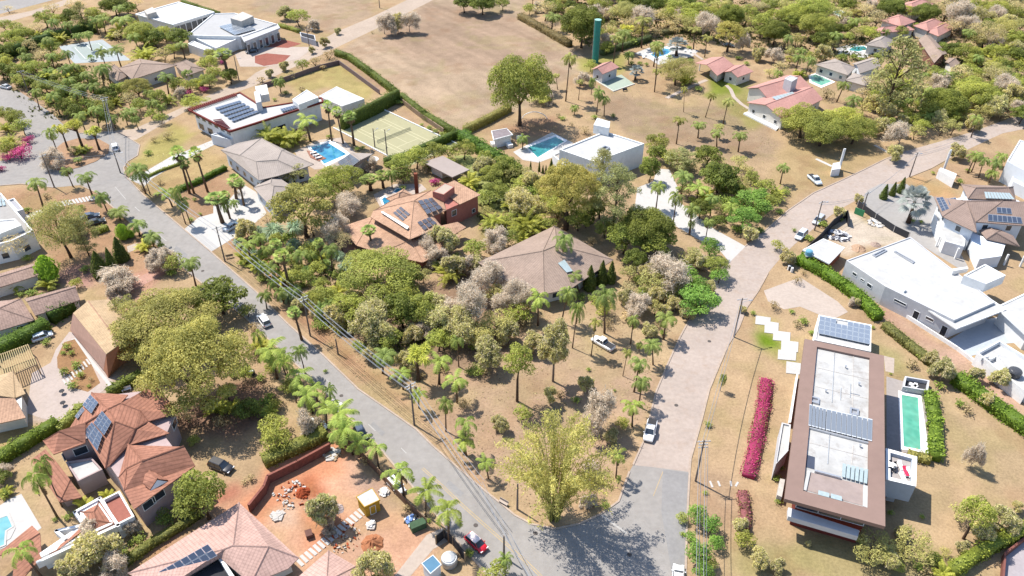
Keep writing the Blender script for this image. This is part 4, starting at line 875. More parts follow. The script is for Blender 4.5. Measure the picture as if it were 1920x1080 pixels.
bx(h, 'balcony', bal, 3.6, 4.6, GREYW)
for k in range(4): 
    x = 1500+k*26; bx(h, 'garden_chair', [(x, 982+k*7), (x+9, 984+k*7), (x+9, 991+k*7), (x, 989+k*7)], 3.1, 3.6, WHITE) if False else None
# solar wing behind
wp = [(1535, 590), (1634, 609), (1633, 659), (1527, 637)]
P, W = flat(h, wp, 4.2, 0, WHITE, WROOF, .25, .3)
quadgrid(h, rq(4.25, (1536.5, 593), (1632, 611.5), (1630, 646.5), (1534, 626)), 9, 4, solarm('solar_cells_painted_reflection', (.17, .20, .25), (.42, .47, .52)), skip=((3, 0), (4, 0)), gap=.05)  # paler cells here: the panels' reflection is put into the colour
# side terrace
tp = [(1661, 841), (1719, 857), (1717, 912), (1661, 899)]
P = plan(tp, 6.4); I = inset(P, .7); quadring(h, 'parapet', P, I, 2.6, 6.4, surf('grey_blue_plaster', (.36, .40, .45), .06)); 
mk('terrace_deck', [(p.x, p.y, 5.7) for p in I], [(0, 1, 2, 3)], surf('terrace_boards', (.30, .275, .265), .12, 2), h)
MB().prism(inset(P, .0), 6.401, 6.46).out('terrace_coping', WHITE, h) if False else quadring(h, 'terrace_coping', inset(P, -.04), inset(P, .66), 6.402, 6.46, WHITE, False)
MB().prism(inset(P, 1.6), 0, 2.59).out('wall', GREYW, h)
# entrance box on the left and its wall
flat(h, [(1466, 792), (1483, 796), (1478, 845), (1455, 870)], 4, 0, GREYW, WROOF, .3, .25)
bx(h, 'planter_wall', [(1494, 700), (1497, 700), (1483, 792), (1479, 792)], 0, 1.2, WHITE)
bx(h, 'side_stair', [(1463, 897), (1472, 899), (1466, 932), (1457, 928)], 0, 1.6, CONC)
# terrace furniture
c = G(1686, 885, 5.75)
def furn(name, label, cat, px, py, z, build, rz=0, group=None, s=1):
    v = G(px, py, z); t = thing(name, label, cat, (v.x, v.y, z), group, rz); build(t, v); return t
def lounger(t, v, col=WHITE, cush=WHITE):
    m = MB(); m.box(v+Vector((0, 0, .22)), .7, 1.9, .1)
    for x in (-.28, .28):
        for y in (-.8, .8): m.box(v+Vector((x, y, 0)), .07, .07, .22)
    m.out('frame', col, t); q = MB(); q.box(v+Vector((0, -.25, .325)), .62, 1.3, .1); q.add([v+Vector(p) for p in ((-.31, .42, .33), (.31, .42, .33), (.31, .95, .68), (-.31, .95, .68), (-.31, .42, .43), (.31, .42, .43), (.31, .9, .78), (-.31, .9, .78))], [(0, 3, 2, 1), (4, 5, 6, 7), (0, 1, 5, 4), (1, 2, 6, 5), (2, 3, 7, 6), (3, 0, 4, 7)]); q.out('cushion', cush, t)
def table(t, v, mat=WHITE, r=.6):
    m = MB(); m.tube([v+Vector((0, 0, .7)), v+Vector((0, 0, .76))], r, 12); m.out('tabletop', mat, t); q = MB(); q.tube([v, v+Vector((0, 0, .7))], .06, 6); q.tube([v, v+Vector((0, 0, .04))], .3, 8); q.out('pedestal', METAL, t)
def chair(t, v, mat=BLK):
    m = MB(); m.box(v+Vector((0, 0, .42)), .48, .48, .06); m.out('seat', mat, t); b = MB(); b.box(v+Vector((0, .23, .5)), .48, .05, .5); b.out('backrest', mat, t)
    for x in (-.2, .2):
        for y in (-.2, .2): l_ = MB(); l_.box(v+Vector((x, y, 0)), .05, .05, .42); l_.out('leg', mat, t)
REDC = surf('red_cushion', (.55, .03, .08), .1)
furn('sun_lounger', 'white sun lounger with red cushion on the villa side terrace', 'sun lounger', 1697, 887, 5.72, lambda t, v: lounger(t, v, WHITE, REDC))
for k, (a, b) in enumerate(((1688, 876), (1692, 897), (1704, 889))): furn('sun_lounger', ('white lounger at the top side of the side terrace', 'white lounger at the near edge of the side terrace', 'white lounger against the outer side terrace wall')[k], 'sun lounger', a, b, 5.72, lounger, group='white loungers on the side terrace')
furn('round_table', 'small round table among black chairs on side terrace', 'table', 1672, 878, 5.72, table)
for k, (a, b) in enumerate(((1668, 872), (1677, 875), (1667, 885), (1676, 884))): furn('terrace_chair', 'black chair around the small round terrace table, '+('back left', 'back right', 'front left', 'front right')[k], 'chair', a, b, 5.72, chair, group='black chairs on the side terrace')
def pool(name, label, coping, waterpts, mat, cmat=WHITE, z=.1):
    t = house(name, label, 'pool', waterpts); P = plan(waterpts); A = plan(coping)
    MB().prism(A, 0, z).out('coping', cmat, t); Q = inset(P, -.3); quadring(t, 'pool_rim', Q, P, z-.02, z+.05, cmat)
    mk('water', [(p.x, p.y, z+.012) for p in P], [tuple(range(len(P)))], mat, t); return t
TEAL = water('teal_pool_water', S(110, 208, 178, 2.3), S(135, 216, 186, 2.2)); BLUEWAT = water('blue_pool_water', S(30, 150, 205, 2.4), S(110, 200, 225, 2.2)); DTEAL = water('dark_teal_water', S(50, 155, 165, 2.2), S(100, 195, 195, 2.2)); PALEW = water('pale_blue_water', S(120, 205, 220, 2.3), S(160, 222, 225, 2.2)); GRNW = water('pale_green_water', S(130, 215, 190, 2.2), S(160, 225, 200, 2.2))
sheet('pool_deck', [(1662, 706), (1690, 714), (1745, 735), (1738, 800), (1745, 858), (1662, 842)], surf('grey_stone_deck', S(205, 195, 190), .1, 1.5, .8), .03)
pool('lap_pool', 'long turquoise lap pool beside the brown-framed villa', [(1684, 733), (1727, 742), (1741, 850), (1688, 843)], [(1690, 741), (1721, 746.5), (1726, 844), (1694, 838)], TEAL)
t = house('pool_bar', 'dark lounge pavilion with white cushions at head of lap pool', 'pavilion', [(1695, 705), (1743, 713), (1740, 734), (1692, 726)], 1.2)
P = plan([(1697, 705), (1743, 713), (1740, 733), (1693, 725)], 1.3); I = inset(P, .3); quadring(t, 'frame', P, I, 0, 1.3, GREYW); mk('floor', [(p.x, p.y, .5) for p in I], [(0, 1, 2, 3)], BLK, t)
for k in range(5):
    c = I[0].lerp(I[2], .2+.14*k)+Vector((random.uniform(-1.2, 1.2), random.uniform(-.6, .6))); MB().box((c.x, c.y, .5), .8, 1.3 if k % 2 else .6, .35, .3*k).out('cushion', WHITE, t)
# white stepping pavers in front of the villa
for k, (x, y, w_, d_) in enumerate(((1431, 600, 28, 16), (1447, 613, 26, 22), (1466, 629, 32, 18), (1481, 648, 32, 20), (1476, 665, 34, 18), (1488, 689, 27, 22))):
    tag(MB().prism(plan([(x-w_/2, y-d_/2), (x+w_/2, y-d_/2+4), (x+w_/2-1, y+d_/2+3), (x-w_/2-1, y+d_/2)]), 0, .1+.004*k).out('paving_slab', WPAVE), kind='structure')
sheet('cream_path', [(1432, 545), (1500, 520), (1570, 565), (1590, 585), (1560, 600), (1500, 575), (1470, 580), (1440, 565)], CPAVE, .02)
sheet('stone_patio', [(1657, 667), (1677, 672), (1676, 700), (1660, 696)], CPAVE, .025)
for a, b in (((1331, 902), (1336, 914)), ((1346, 902), (1350, 912)), ((1370, 902), (1371, 912)), ((1384, 904), (1379, 912))):
    ribbon('ground_strip', [a, b], .35, .05, WPAVE)['kind'] = 'structure'

# long white modern house
h = house('long_white_house', 'long low white modern house with raised roof slab, top right', 'house', [(1587, 488), (1707, 444), (1866, 566), (1789, 600), (1660, 537)], 4.8)
P, W = flat(h, [(1587, 488), (1707, 444), (1866, 566), (1789, 600), (1660, 537)], 4.9, 0, GREYW, WROOF, .2, .25)
P2, W2 = flat(h, [(1655, 530), (1675, 538), (1794, 616), (1887, 580), (1800, 520)], 4.35, 0, GREYW, WROOF, .1, .3, over=1.9, rim=WHITE)
def edgefor(P, a, z):
    q = G(a[0], a[1], z).to_2d(); best = None
    for i in range(len(P)):
        A, B = P[i], P[(i+1) % len(P)]; u = B-A; t = max(0, min(1, (q-A).dot(u)/u.length_squared)); d = (A+u*t-q).length
        if best is None or d < best[0]: best = (d, i, t)
    return best[1], best[2]
for px, py, z, w_, hh, nm in ((1595, 517, 3.0, 1.3, .8, 'window'), (1612, 526, 3.0, 1.1, .6, 'window'), (1628, 537, 2.6, 1.4, 1, 'window')):
    e, t_ = edgefor(P, (px, py), z); win(h, P, e, t_, w_, z-.4, hh, nm)
for px, py, z, w_, hh, nm in ((1684, 570, 2.9, 2.8, .7, 'window'), (1720, 590, 1.5, 1.3, 2.7, 'door'), (1740, 601, 2.4, 1.8, .8, 'window'), (1767, 622, 1.4, 1.3, 2.6, 'door')):
    e, t_ = edgefor(P, (px, py), z); win(h, P, e, t_, w_, z-(1.35 if nm == 'door' else .35), hh, nm, pane=DARK if nm == 'door' else None)
flat(h, [(1807, 516), (1847, 495), (1886, 516), (1849, 532)], 6.9, 4.6, WHITE, WROOF, .2, .25)
quadring(h, 'roof_slot', plan([(1636, 477), (1658, 466), (1664, 469), (1642, 481)], 5), inset(plan([(1636, 477), (1658, 466), (1664, 469), (1642, 481)], 5), .25), 4.72, 4.95, METAL)
quadring(h, 'roof_slot', plan([(1676, 471), (1680, 470), (1716, 490), (1712, 493)], 5), inset(plan([(1676, 471), (1680, 470), (1716, 490), (1712, 493)], 5), .2), 4.72, 4.95, METAL)
bx(h, 'roof_beam', [(1664, 522), (1668, 521), (1700, 542), (1696, 545)], 4.7, 5.3, WHITE)
bx(h, 'roof_wall', [(1785, 504), (1814, 500), (1816, 503), (1787, 508)], 4.7, 5.8, WHITE)
flat(h, [(1868, 575), (1925, 548), (1990, 590), (1975, 640), (1925, 628)], 4.3, 0, WHITE, WROOF, .15, .3, over=.8)
sheet('courtyard', [(1776, 640), (1840, 600), (1900, 590), (1930, 640), (1880, 645), (1830, 665), (1812, 670)], surf('tiles_painted_blue_shade', (.34, .37, .41), .08, 1.5, .6), .03)  # the shade over the patio is put into this blue-grey colour
t = house('service_annex', 'low white service block with roof compartments and black water tank', 'building', [(1832, 660), (1874, 640), (1925, 680), (1882, 702)], 3)
flat(t, [(1832, 661), (1874, 638), (1960, 690), (1925, 735)], 3.2, 0, WHITE, WROOF, .9, .25)
for a, b in (((1855, 668), (1840, 672)), ((1868, 668), (1882, 690)), ((1857, 674), (1872, 666))): 
    A, B = G(*a, 3), G(*b, 3); u = (B-A); MB().box(((A+B)/2).to_2d().to_3d()+Vector((0, 0, 2.35)), u.length, .18, .83, math.atan2(u.y, u.x)).out('partition', WHITE, t)
def watertank(label, px, py, z, r, hh, mat, stand=0):
    v = G(px, py, z+hh); t = thing('water_tank', label, 'water tank', (v.x, v.y, z)); b = Vector((v.x, v.y, z))
    m = MB(); m.tube([b, b+Vector((0, 0, hh*.12)), b+Vector((0, 0, hh*.85)), b+Vector((0, 0, hh))], [r*.88, r*.95, r, r*.9], 16); m.out('tank', mat, t, smooth=False)
    q = MB(); q.tube([b+Vector((0, 0, hh+.002)), b+Vector((0, 0, hh+.12)), b+Vector((0, 0, hh+.2))], [r*.8, r*.7, r*.25], 14); q.out('lid', mat, t)
    if stand:
        s = MB()
        for x in (-1, 1):
            for y in (-1, 1): s.box(b+Vector((x*r*.75, y*r*.75, -stand)), .12, .12, stand)
        s.box(b+Vector((0, 0, -.15)), r*2, r*2, .14); s.out('stand', METAL, t)
    return t
watertank('black round water tank on the white service block', 1905, 694, 2.3, 1.25, 1.4, plain('black_plastic', (.05, .05, .055), .4))
watertank('blue round water tank on a stand beside the construction shed', 1518, 470, 2.6, .85, 1.1, plain('blue_plastic', (.12, .3, .42), .4), 2.6)
o = MB(); 
t = thing('garden_wall', 'low white boundary wall along the pink path of white house', 'wall', tuple(G(1794, 657)))
Pw = [G(*q).to_2d() for q in ((1648, 566), (1665, 574), (1794, 657), (1850, 700), (1930, 762))]
for a, b in zip(Pw, Pw[1:]):
    c = (a+b)/2; MB().box((c.x, c.y, 0), (b-a).length+.1, .25, .9, math.atan2((b-a).y, (b-a).x)).out('wall_panel', WHITE, t)
# construction yard
t = house('site_shed', 'small white-roofed builders shed by the black site fence', 'shed', [(1505, 468), (1544, 447), (1584, 464), (1555, 494)], 3)
flat(t, [(1505, 468), (1544, 447), (1584, 464), (1555, 494)], 3, 0, BRICK, WROOF, .08, .2, over=.4, rim=WHITE)
def fence(label, pts, h, mat, th=.12, name='site_fence', cat='fence', post=None):
    P = [G(*q).to_2d() for q in pts]; c = cen(P); t = thing(name, label, cat, (c.x, c.y, 0))
    for a, b in zip(P, P[1:]):
        m_ = (a+b)/2; MB().box((m_.x, m_.y, .02), (b-a).length, th, h, math.atan2((b-a).y, (b-a).x)).out('panel', mat, t)
    if post:
        for a in P: MB().box((a.x, a.y, 0), .2, .2, h+.15).out('post', post, t)
    return t
fence('black hoarding beside parked cars round the building yard', [(1500, 486), (1536, 452), (1560, 425), (1586, 408), (1590, 425)], 2.2, BLK)
fence('black slatted hoarding between building yard and grey driveway', [(1607, 388), (1640, 412), (1675, 435), (1702, 448)], 1.8, BLK, post=METAL)
fence('short green hoarding at the building yard gate', [(1601, 400), (1618, 407)], 1.8, surf('green_sheet', (.05, .22, .1), .1))
def pile(label, px, py, rp, hh, mat, name='sand_pile', cat='pile', seed=1, sx=1):
    v = G(px, py); R = rp*MPP(px, py); rs = np.random.RandomState(seed); m = MB(); V = [(v.x, v.y, hh)]; n = 22
    for k, f in enumerate((.3, .6, .85, 1.)):
        for j in range(n):
            a = 2*math.pi*j/n; r = R*f*(1+rs.normal()*.08); V.append((v.x+math.cos(a)*r*sx, v.y+math.sin(a)*r, max(.0, hh*(1-f)**.8*(1+rs.normal()*.15)) if f < 1 else -.02))
    F = [(0, 1+j, 1+(j+1) % n) for j in range(n)]+[(1+k*n+j, 1+(k+1)*n+j, 1+(k+1)*n+(j+1) % n, 1+k*n+(j+1) % n) for k in range(3) for j in range(n)]
    o = MB().add(V, F).out(name, mat); return tag(o, label, cat)
SANDM = surf('sand', S(226, 190, 160), .15, 2, .95, 0, (0, 0, 0), .05, .4); REDSO = surf('red_soil', S(205, 105, 70), .2, 2.5, .95, .3, S(170, 75, 50), .05, .6)
pile('larger tan sand pile by the white house wall', 1610, 466, 14, .9, SANDM, seed=2); pile('smaller gravel heap beside the tan sand pile', 1642, 459, 10, .6, surf('gravel', S(205, 180, 165), .25, 5), 'gravel_pile', seed=3)
def rubble(label, px, py, rp, n, mats, hh=.7, seed=1, name='debris_heap', sz=1.):
    v = G(px, py); R = rp*MPP(px, py); rs = np.random.RandomState(seed); t = thing(name, label, 'debris', (v.x, v.y, 0))
    for mi, mt in enumerate(mats):
        m = MB()
        for i in range(n//len(mats)):
            a = rs.rand()*6.28; r = R*math.sqrt(rs.rand()); s = (.3+rs.rand()*1.1)*sz; m.box((v.x+math.cos(a)*r, v.y+math.sin(a)*r, rs.rand()*hh*(1-r/R)), s, s*(.15+.6*rs.rand()), .06+.3*rs.rand(), rs.rand()*3)
        m.out(('rubble', 'planks', 'sheets')[mi % 3], mt, t)
    return t
rubble('grey heap of building debris behind the construction shed', 1573, 443, 20, 90, [GREYW, surf('dark_scrap', (.1, .1, .12), .2), WHITE], 1.6)
rubble('scatter of white bags along the slatted hoarding', 1642, 418, 16, 40, [WHITE, CONC], .4, 5)
# grey roofed solar house, right edge
h = house('grey_solar_house', 'pale blue two storey house under grey-brown hip roofs with solar panels', 'house', [(1752, 368), (1768, 406), (1920, 424), (1900, 375)], 6)
b0 = plan([(1754, 372), (1770, 408), (1832, 436), (1835, 418), (1925, 422), (1925, 376), (1870, 352)], 6.1)
walls(h, inset(b0, .8), 0, 5.6, BLUEW)
roofmesh(h, [(1751, 368, 6), (1767.5, 406, 6), (1831, 436, 6), (1812, 378, 7.8), (1802, 375, 7.8), (1830, 415, 6.0), (1880, 377, 8.6), (1932, 378, 8.6), (1932, 424, 6), (1805, 374, 7.0), (1830, 416, 6)],
         [(0, 1, 3, 4), (1, 2, 3), (2, 10, 3), (3, 10, 6), (10, 8, 7, 6), (4, 3, 6)], T_TAUPE)
roofmesh(h, [(1802, 345, 5.5), (1830, 352, 7.6), (1890, 352, 7.6), (1905, 376, 6), (1815, 372, 6), (1836, 347, 5.5), (1900, 350, 5.5)], [(0, 4, 1), (4, 3, 2, 1), (0, 1, 2, 6), (2, 3, 6)], T_TAUPE)
walls(h, inset(plan([(1804, 348), (1898, 352), (1903, 372), (1817, 370)], 5.3), .5), 0, 5.2, BLUEW)
quadgrid(h, rq(7.5, (1845, 359.5), (1893, 362), (1903, 374), (1848, 372)), 9, 1, GLS, 'skylight', .12, up=.0)
roofmesh(h, [(1832, 427, 3.6), (1850, 422, 4.2), (1868, 436, 5.2), (1912, 462, 3.6), (1850, 448, 3.6), (1878, 432, 4.2), (1900, 442, 4)], [(0, 4, 2, 1), (4, 3, 2), (1, 2, 5), (2, 3, 6, 5)], T_TAUPE)
walls(h, inset(plan([(1812, 432), (1888, 456), (1880, 480), (1836, 486)], 3.2), .2), 0, 3.1, BLUEW)
quadgrid(h, onroof([(1755, 372), (1768, 370), (1780, 392), (1766, 397)], [(1751, 368, 6), (1767.5, 406, 6), (1812, 378, 7.8)]), 2, 5, SOL)
quadgrid(h, onroof([(1776, 373), (1792, 371), (1797, 383), (1780, 386)], [(1751, 368, 6), (1767.5, 406, 6), (1812, 378, 7.8)]), 3, 1, SOL)
pl = [(1830, 416, 6), (1932, 424, 6), (1932, 378, 8.6)]
quadgrid(h, onroof([(1852, 402), (1914, 408), (1917, 420), (1852, 415)], pl), 7, 1, SOL); quadgrid(h, onroof([(1868, 389), (1895, 391), (1897, 402), (1869, 400)], pl), 3, 1, SOL)
autowin(h, inset(b0, .8), .9, 1.5, 2, 2.9, 1.4, 4)
flat(h, [(1752, 402), (1760, 395), (1810, 448), (1808, 462), (1772, 452)], 3.4, 0, WHITE, WROOF, .1, .3)
for a in ((1755, 462), (1790, 485), (1882, 497), (1912, 500)): 
    v = G(*a); MB().box((v.x, v.y, 0), .35, .35, 3).out('column', WHITE, h)
sheet('grey_driveway', [(1627, 357), (1650, 345), (1700, 345), (1720, 360), (1760, 372), (1750, 410), (1790, 455), (1815, 500), (1800, 505), (1705, 446), (1610, 384)], surf('light_concrete', S(205, 200, 196), .08, 1, .85, .2), .022)
t = house('corner_house', 'white house with garage at right edge by the turning', 'house', [(1882, 300), (1925, 250), (1925, 330)], 5)
P, W = flat(t, [(1888, 302), (1912, 262), (1990, 285), (1970, 345)], 6.2, 0, BLUEW, WROOF, .2, .3)
e, q_ = edgefor(P, (1907, 320), 1.5); win(t, P, e, .45, 4.5, .1, 2.4, 'door', pane=T_TAUPE if False else CONC); win(t, P, facing(P)[0], .7, 1, 3.5, 1.8)
flat(t, [(1893, 300), (1912, 310), (1975, 330), (1965, 372), (1900, 340)], 3.2, 0, BLUEW, CONC, .2, .3)
# gate kiosk, entrance portals
def kiosk(label, pts, z, tower, name='gate_kiosk'):
    t = house(name, label, 'kiosk', pts, z); flat(t, pts, z, 0, WHITE, WHITE, .05, .15)
    if tower:
        v = G(tower[0], tower[1], 0); MB().box((v.x, v.y, 0), .7, .25, tower[2], .3).out('pylon', WHITE, t)
    return t
kiosk('small white gate kiosk with tall pylon in shade by parked pickup', [(1562, 306), (1575, 304), (1576, 316), (1560, 318)], 2.2, (1573, 318, 6.5))
kiosk('white entrance box with slanted pylon beside orange ground patch', [(1760, 318), (1764, 314), (1794, 326), (1790, 336)], 2.6, (1768, 322, 6.8))

# striped red tile villa, left foreground
h = house('red_tile_villa', 'large villa of many red ribbed tile roofs with solar panels, lower left', 'house', [(172, 736), (336, 773), (365, 872), (250, 955), (100, 852)], 4)
def RF(V, F, m, **k): return roofmesh(h, V, F, m, **k)
b0 = plan([(98, 852), (132, 802), (172, 738), (288, 724), (334, 775), (318, 815), (362, 872), (251, 953), (200, 880), (185, 864), (160, 830)], 6)
walls(h, inset(b0, .7), 0, 5.75, PINKW)
RF([(80, 826, 6.2), (110, 808, 7.9), (160, 792, 8.2), (186, 850, 6.4), (160, 830, 6.2), (100, 852, 6.0)], [(0, 1, 2, 4, 5)], T_RED)
RF([(172, 736, 7.6), (201, 768, 8.9), (160, 793, 7.6), (130, 803, 6.4), (240, 740, 6.4), (226, 756, 8.7), (290, 721, 8.3), (336, 773, 6.4), (277, 790, 6.9), (262, 770, 7.9), (253, 804, 7.6), (215, 790, 8.9), (197, 878, 6.2), (160, 815, 6.2), (318, 812, 6.3), (240, 835, 6.6), (205, 873, 6.1)],
   [(0, 1, 2, 3), (0, 4, 5, 1), (1, 11, 12, 13, 2), (5, 6, 7, 8, 9), (1, 5, 9, 8, 10, 11), (11, 10, 15, 16, 12), (10, 8, 14, 15)], T_RED)
RF([(240, 833, 7.0), (267, 864, 8.4), (345, 836, 8.2), (366, 873, 6.2), (251, 955, 6.0), (238, 878, 7.2), (222, 896, 6.1), (300, 846, 6.3), (233, 920, 6.1)], [(0, 1, 5, 6), (0, 7, 2, 1), (1, 2, 3, 4, 8, 5), (5, 8, 6)], T_RED)
RF([(274, 876, 7.2), (295, 898, 7.2), (315, 900, 6.3), (281, 918, 6.3), (268, 906, 6.8)], [(0, 1, 3, 4), (0, 2, 1)], T_RED)
mk('dormer_wall', [tuple(v) for v in rq(6.2, (281, 921), (314, 903))]+[tuple(G(295, 900, 7.1))], [(0, 1, 2)], WHITE, h)
quadgrid(h, onroof([(172, 742), (187, 757), (174, 778), (157, 762)], [(172, 736, 7.6), (201, 768, 8.9), (160, 793, 7.6)]), 3, 3, SOL, up=.35); quadgrid(h, rq(7.0, (155, 765), (160, 771), (146, 788), (141, 783)), 1, 3, SOL, up=.25)
PLN = [(201, 768, 8.9), (215, 790, 8.9), (197, 878, 6.2)]; quadgrid(h, onroof([(196, 772), (214, 793), (200, 818), (180, 795)], PLN), 3, 4, SOL, up=.5); quadgrid(h, onroof([(178, 794), (198, 818), (188, 848), (162, 812)], PLN), 3, 4, SOL, up=.6)
W = inset(b0, .7)
for px, py, z in ((128, 850, 4), (150, 838, 4), (322, 795, 4.5), (300, 932, 4.2), (280, 945, 4)):
    e, q_ = edgefor(W, (px, py), z); win(h, W, e, min(.85, max(.15, q_)), 2.2, z-.8, 1.7)
flat(h, [(123, 866), (172, 858), (192, 880), (146, 902)], 3.6, 0, PINKW, WROOF, .4, .25)
roofmesh(h, [(58, 862, 2.6), (85, 842, 3.6), (106, 866, 3.7), (132, 900, 3.6), (153, 932, 2.6), (112, 942, 2.5), (133, 888, 3.9)], [(0, 1, 2, 3, 5), (3, 4, 5)], T_RED)
walls(h, inset(plan([(66, 862), (95, 845), (150, 928), (112, 938)], 2.4), .5), 0, 2.4, PINKW)
roofmesh(h, [(148, 960, 3.0), (186, 940, 3.0), (215, 982, 3.0), (176, 960, 3.6), (180, 975, 3.6), (75, 1046, 2.9), (110, 1030, 3.2), (158, 977, 3.0), (130, 1005, 3.2)], [(0, 1, 3), (1, 2, 4, 3), (0, 3, 4, 7), (7, 4, 2, 5, 6, 8)], T_RED)
walls(h, inset(plan([(145, 958), (186, 936), (220, 984), (75, 1052), (70, 1040), (150, 985)], 2.8), .35), 0, 3.15, WHITE)
for a, b in (((140, 960), (187, 934)), ((187, 934), (222, 986)), ((222, 984), (70, 1054)), ((140, 960), (158, 984)), ((158, 984), (105, 995)), ((105, 995), (122, 1010))):
    A, B = G(*a, 3.4), G(*b, 3.4); c = (A+B)/2; MB().box((c.x, c.y, 2.2), (B-A).length+.3, .45, 1.25, math.atan2((B-A).y, (B-A).x)).out('parapet', WHITE, h)
flat(h, [(190, 937), (224, 920), (252, 968), (218, 985)], 3.3, 0, WHITE, surf('terracotta_floor', S(200, 130, 115), .1, 2), .7, .3)
roofmesh(h, [(-20, 1050, 3), (30, 1028, 3.6), (75, 1000, 3.6), (60, 985, 3), (78, 1045, 3), (20, 1110, 3)], [(0, 1, 2, 3), (1, 5, 4, 2)], T_RED)
sheet('pool_terrace', [(-20, 1040), (60, 1003), (78, 990), (40, 926), (20, 935), (-20, 960)], WPAVE, .03)
pool('garden_pool', 'pale blue pool cut by frame edge on the white terrace', [(-25, 985), (18, 962), (30, 990), (20, 1010), (-25, 1035)], [(-20, 980), (14, 968), (23, 988), (10, 996), (8, 1022), (-20, 1034)], PALEW, WPAVE)
# bottom pink houses
h = house('pink_tile_house', 'long pink tiled house with solar row and terrace, bottom edge', 'house', [(250, 1075), (450, 945), (560, 1050), (560, 1110)], 4)
roofmesh(h, [(240, 1075, 3.8), (448, 942, 3.8), (560, 1046, 3.8), (540, 1066, 3.8), (470, 1095, 3.8), (420, 1030, 5.2), (437, 1023, 5.4), (504, 1025, 5.6), (412, 1045, 4.2), (300, 1110, 4.0)], [(0, 1, 6, 5), (1, 2, 7, 6), (2, 3, 4, 7), (7, 4, 8, 5, 6), (0, 5, 8, 9)], T_PINK)
walls(h, inset(plan([(246, 1078), (447, 948), (556, 1046), (470, 1090), (412, 1045), (300, 1110)], 3.6), .7), 0, 3.5, CREAM)
quadgrid(h, onroof([(392, 1020), (410, 1042), (318, 1092), (300, 1072)], [(240, 1075, 3.8), (420, 1030, 5.2), (412, 1045, 4.6)]), 2, 7, SOL, up=.5)
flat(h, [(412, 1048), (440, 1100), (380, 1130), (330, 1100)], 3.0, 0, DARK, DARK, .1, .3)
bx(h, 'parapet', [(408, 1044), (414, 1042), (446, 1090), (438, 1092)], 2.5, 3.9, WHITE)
h = house('pink_tile_house', 'lower pink tiled roof corner beside red soil building site', 'house', [(560, 1080), (615, 1030), (650, 1080)], 4)
roofmesh(h, [(555, 1085, 3.4), (616, 1032, 3.4), (668, 1062, 3.4), (700, 1120, 3.4), (612, 1090, 5.0), (560, 1140, 3.4)], [(0, 1, 4), (1, 2, 4), (2, 3, 4), (3, 5, 0, 4)], T_PINK)
walls(h, inset(plan([(557, 1085), (616, 1036), (664, 1062), (690, 1110), (565, 1130)], 3.2), .7), 0, 3.1, CREAM)
# white planks walkway on the red building site
t = house('plank_walkway', 'line of white boards laid across the red building site', 'walkway', [(560, 1060), (680, 955)])
for i in range(16):
    c = G(558, 1058).lerp(G(682, 957), (i+.5)/16); d = G(682, 957)-G(558, 1058); MB().box((c.x, c.y, .02), d.length/16-.28, 1.7, .07, math.atan2(d.y, d.x)+random.uniform(-.04, .04)).out('board', WPAVE, t)
t = house('yellow_site_hut', 'yellow painted site hut with white roof on red soil', 'hut', [(668, 930), (700, 914), (712, 936), (682, 950)], 2.6)
YP = surf('yellow_plywood', S(238, 190, 70), .15, 1.5); P, W = flat(t, [(667, 931), (698, 914), (713, 937), (683, 951)], 2.8, 0, YP, WROOF, .04, .12, over=.15, rim=YP)
e, q_ = edgefor(W, (704, 960), 1); win(t, W, e, .5, 1, .05, 2, 'door', pane=YP)
pile('red soil mound with a hole beside the grey crates', 698, 1020, 22, 1.1, surf('orange_soil', S(222, 152, 112), .12, 2.5, .95, .2, S(205, 120, 85), .05, .5), 'soil_mound', seed=4)
pile('dark red soil hump left of the leafless site tree', 568, 925, 14, 1., REDSO, 'soil_mound', seed=5); pile('pale grey cement heap behind the leafless site tree', 632, 955, 13, .7, surf('cement_dust', S(225, 205, 200), .1, 2), 'cement_heap', seed=6)
rubble('white planks and rods by the site hedge', 622, 852, 16, 44, [WPAVE, WOOD], .3, 7, 'plank_stack'); rubble('blue and white rubbish beside the green skip', 773, 976, 9, 40, [WHITE, surf('blue_sheet', (.12, .2, .4), .1), BLK], .7, 8)
rubble('white debris patch near the pink roof edge', 522, 966, 10, 26, [WPAVE, CONC], .15, 9); rubble('grey bricks stacked below the yellow hut', 697, 986, 5, 20, [CONC, WHITE], .8, 10, 'brick_stack'); rubble('scattered bags beside the yellow hut', 722, 925, 7, 20, [CONC, WHITE], .5, 11); 
def crate(label, px, py, sx, sy, sz, mat, rz=.5, name='crate'):
    v = G(px, py); t = thing(name, label, name.replace('_', ' '), (v.x, v.y, 0)); m = MB(); m.box((v.x, v.y, 0), sx, sy, sz, rz); m.out('body', mat, t); q = MB(); q.box((v.x, v.y, sz+.003), sx*1.06, sy*1.06, .08, rz); q.out('lid', mat, t)
    for s in (-.3, 0, .3): MB().box((v.x+math.cos(rz)*sx*s, v.y+math.sin(rz)*sx*s, .05), .08, sy*1.03, sz-.06, rz).out('rib', mat, t)
    return t
rubble('white and red rubble scattered by the retaining wall', 545, 930, 34, 70, [CONC, REDSO, WPAVE], .08, 21, sz=.4); rubble('loose clods and planks across the lower red soil', 640, 1010, 36, 70, [REDSO, CONC, WOOD], .08, 22, sz=.4); crate('dark green skip at the edge of red building site', 784, 990, 2.4, 1.2, 1.2, surf('dark_green_paint', (.05, .09, .05), .15), .5, 'skip')
crate('dark drum cart beside the leafless site tree', 580, 1005, 1, 1.2, .8, surf('dark_brown_paint', (.12, .06, .05), .1), .4, 'handcart')
t = house('blue_shed', 'small shed with blue roof at bottom beside tanks', 'shed', [(790, 1055), (812, 1040), (827, 1058), (808, 1078)], 2.6)
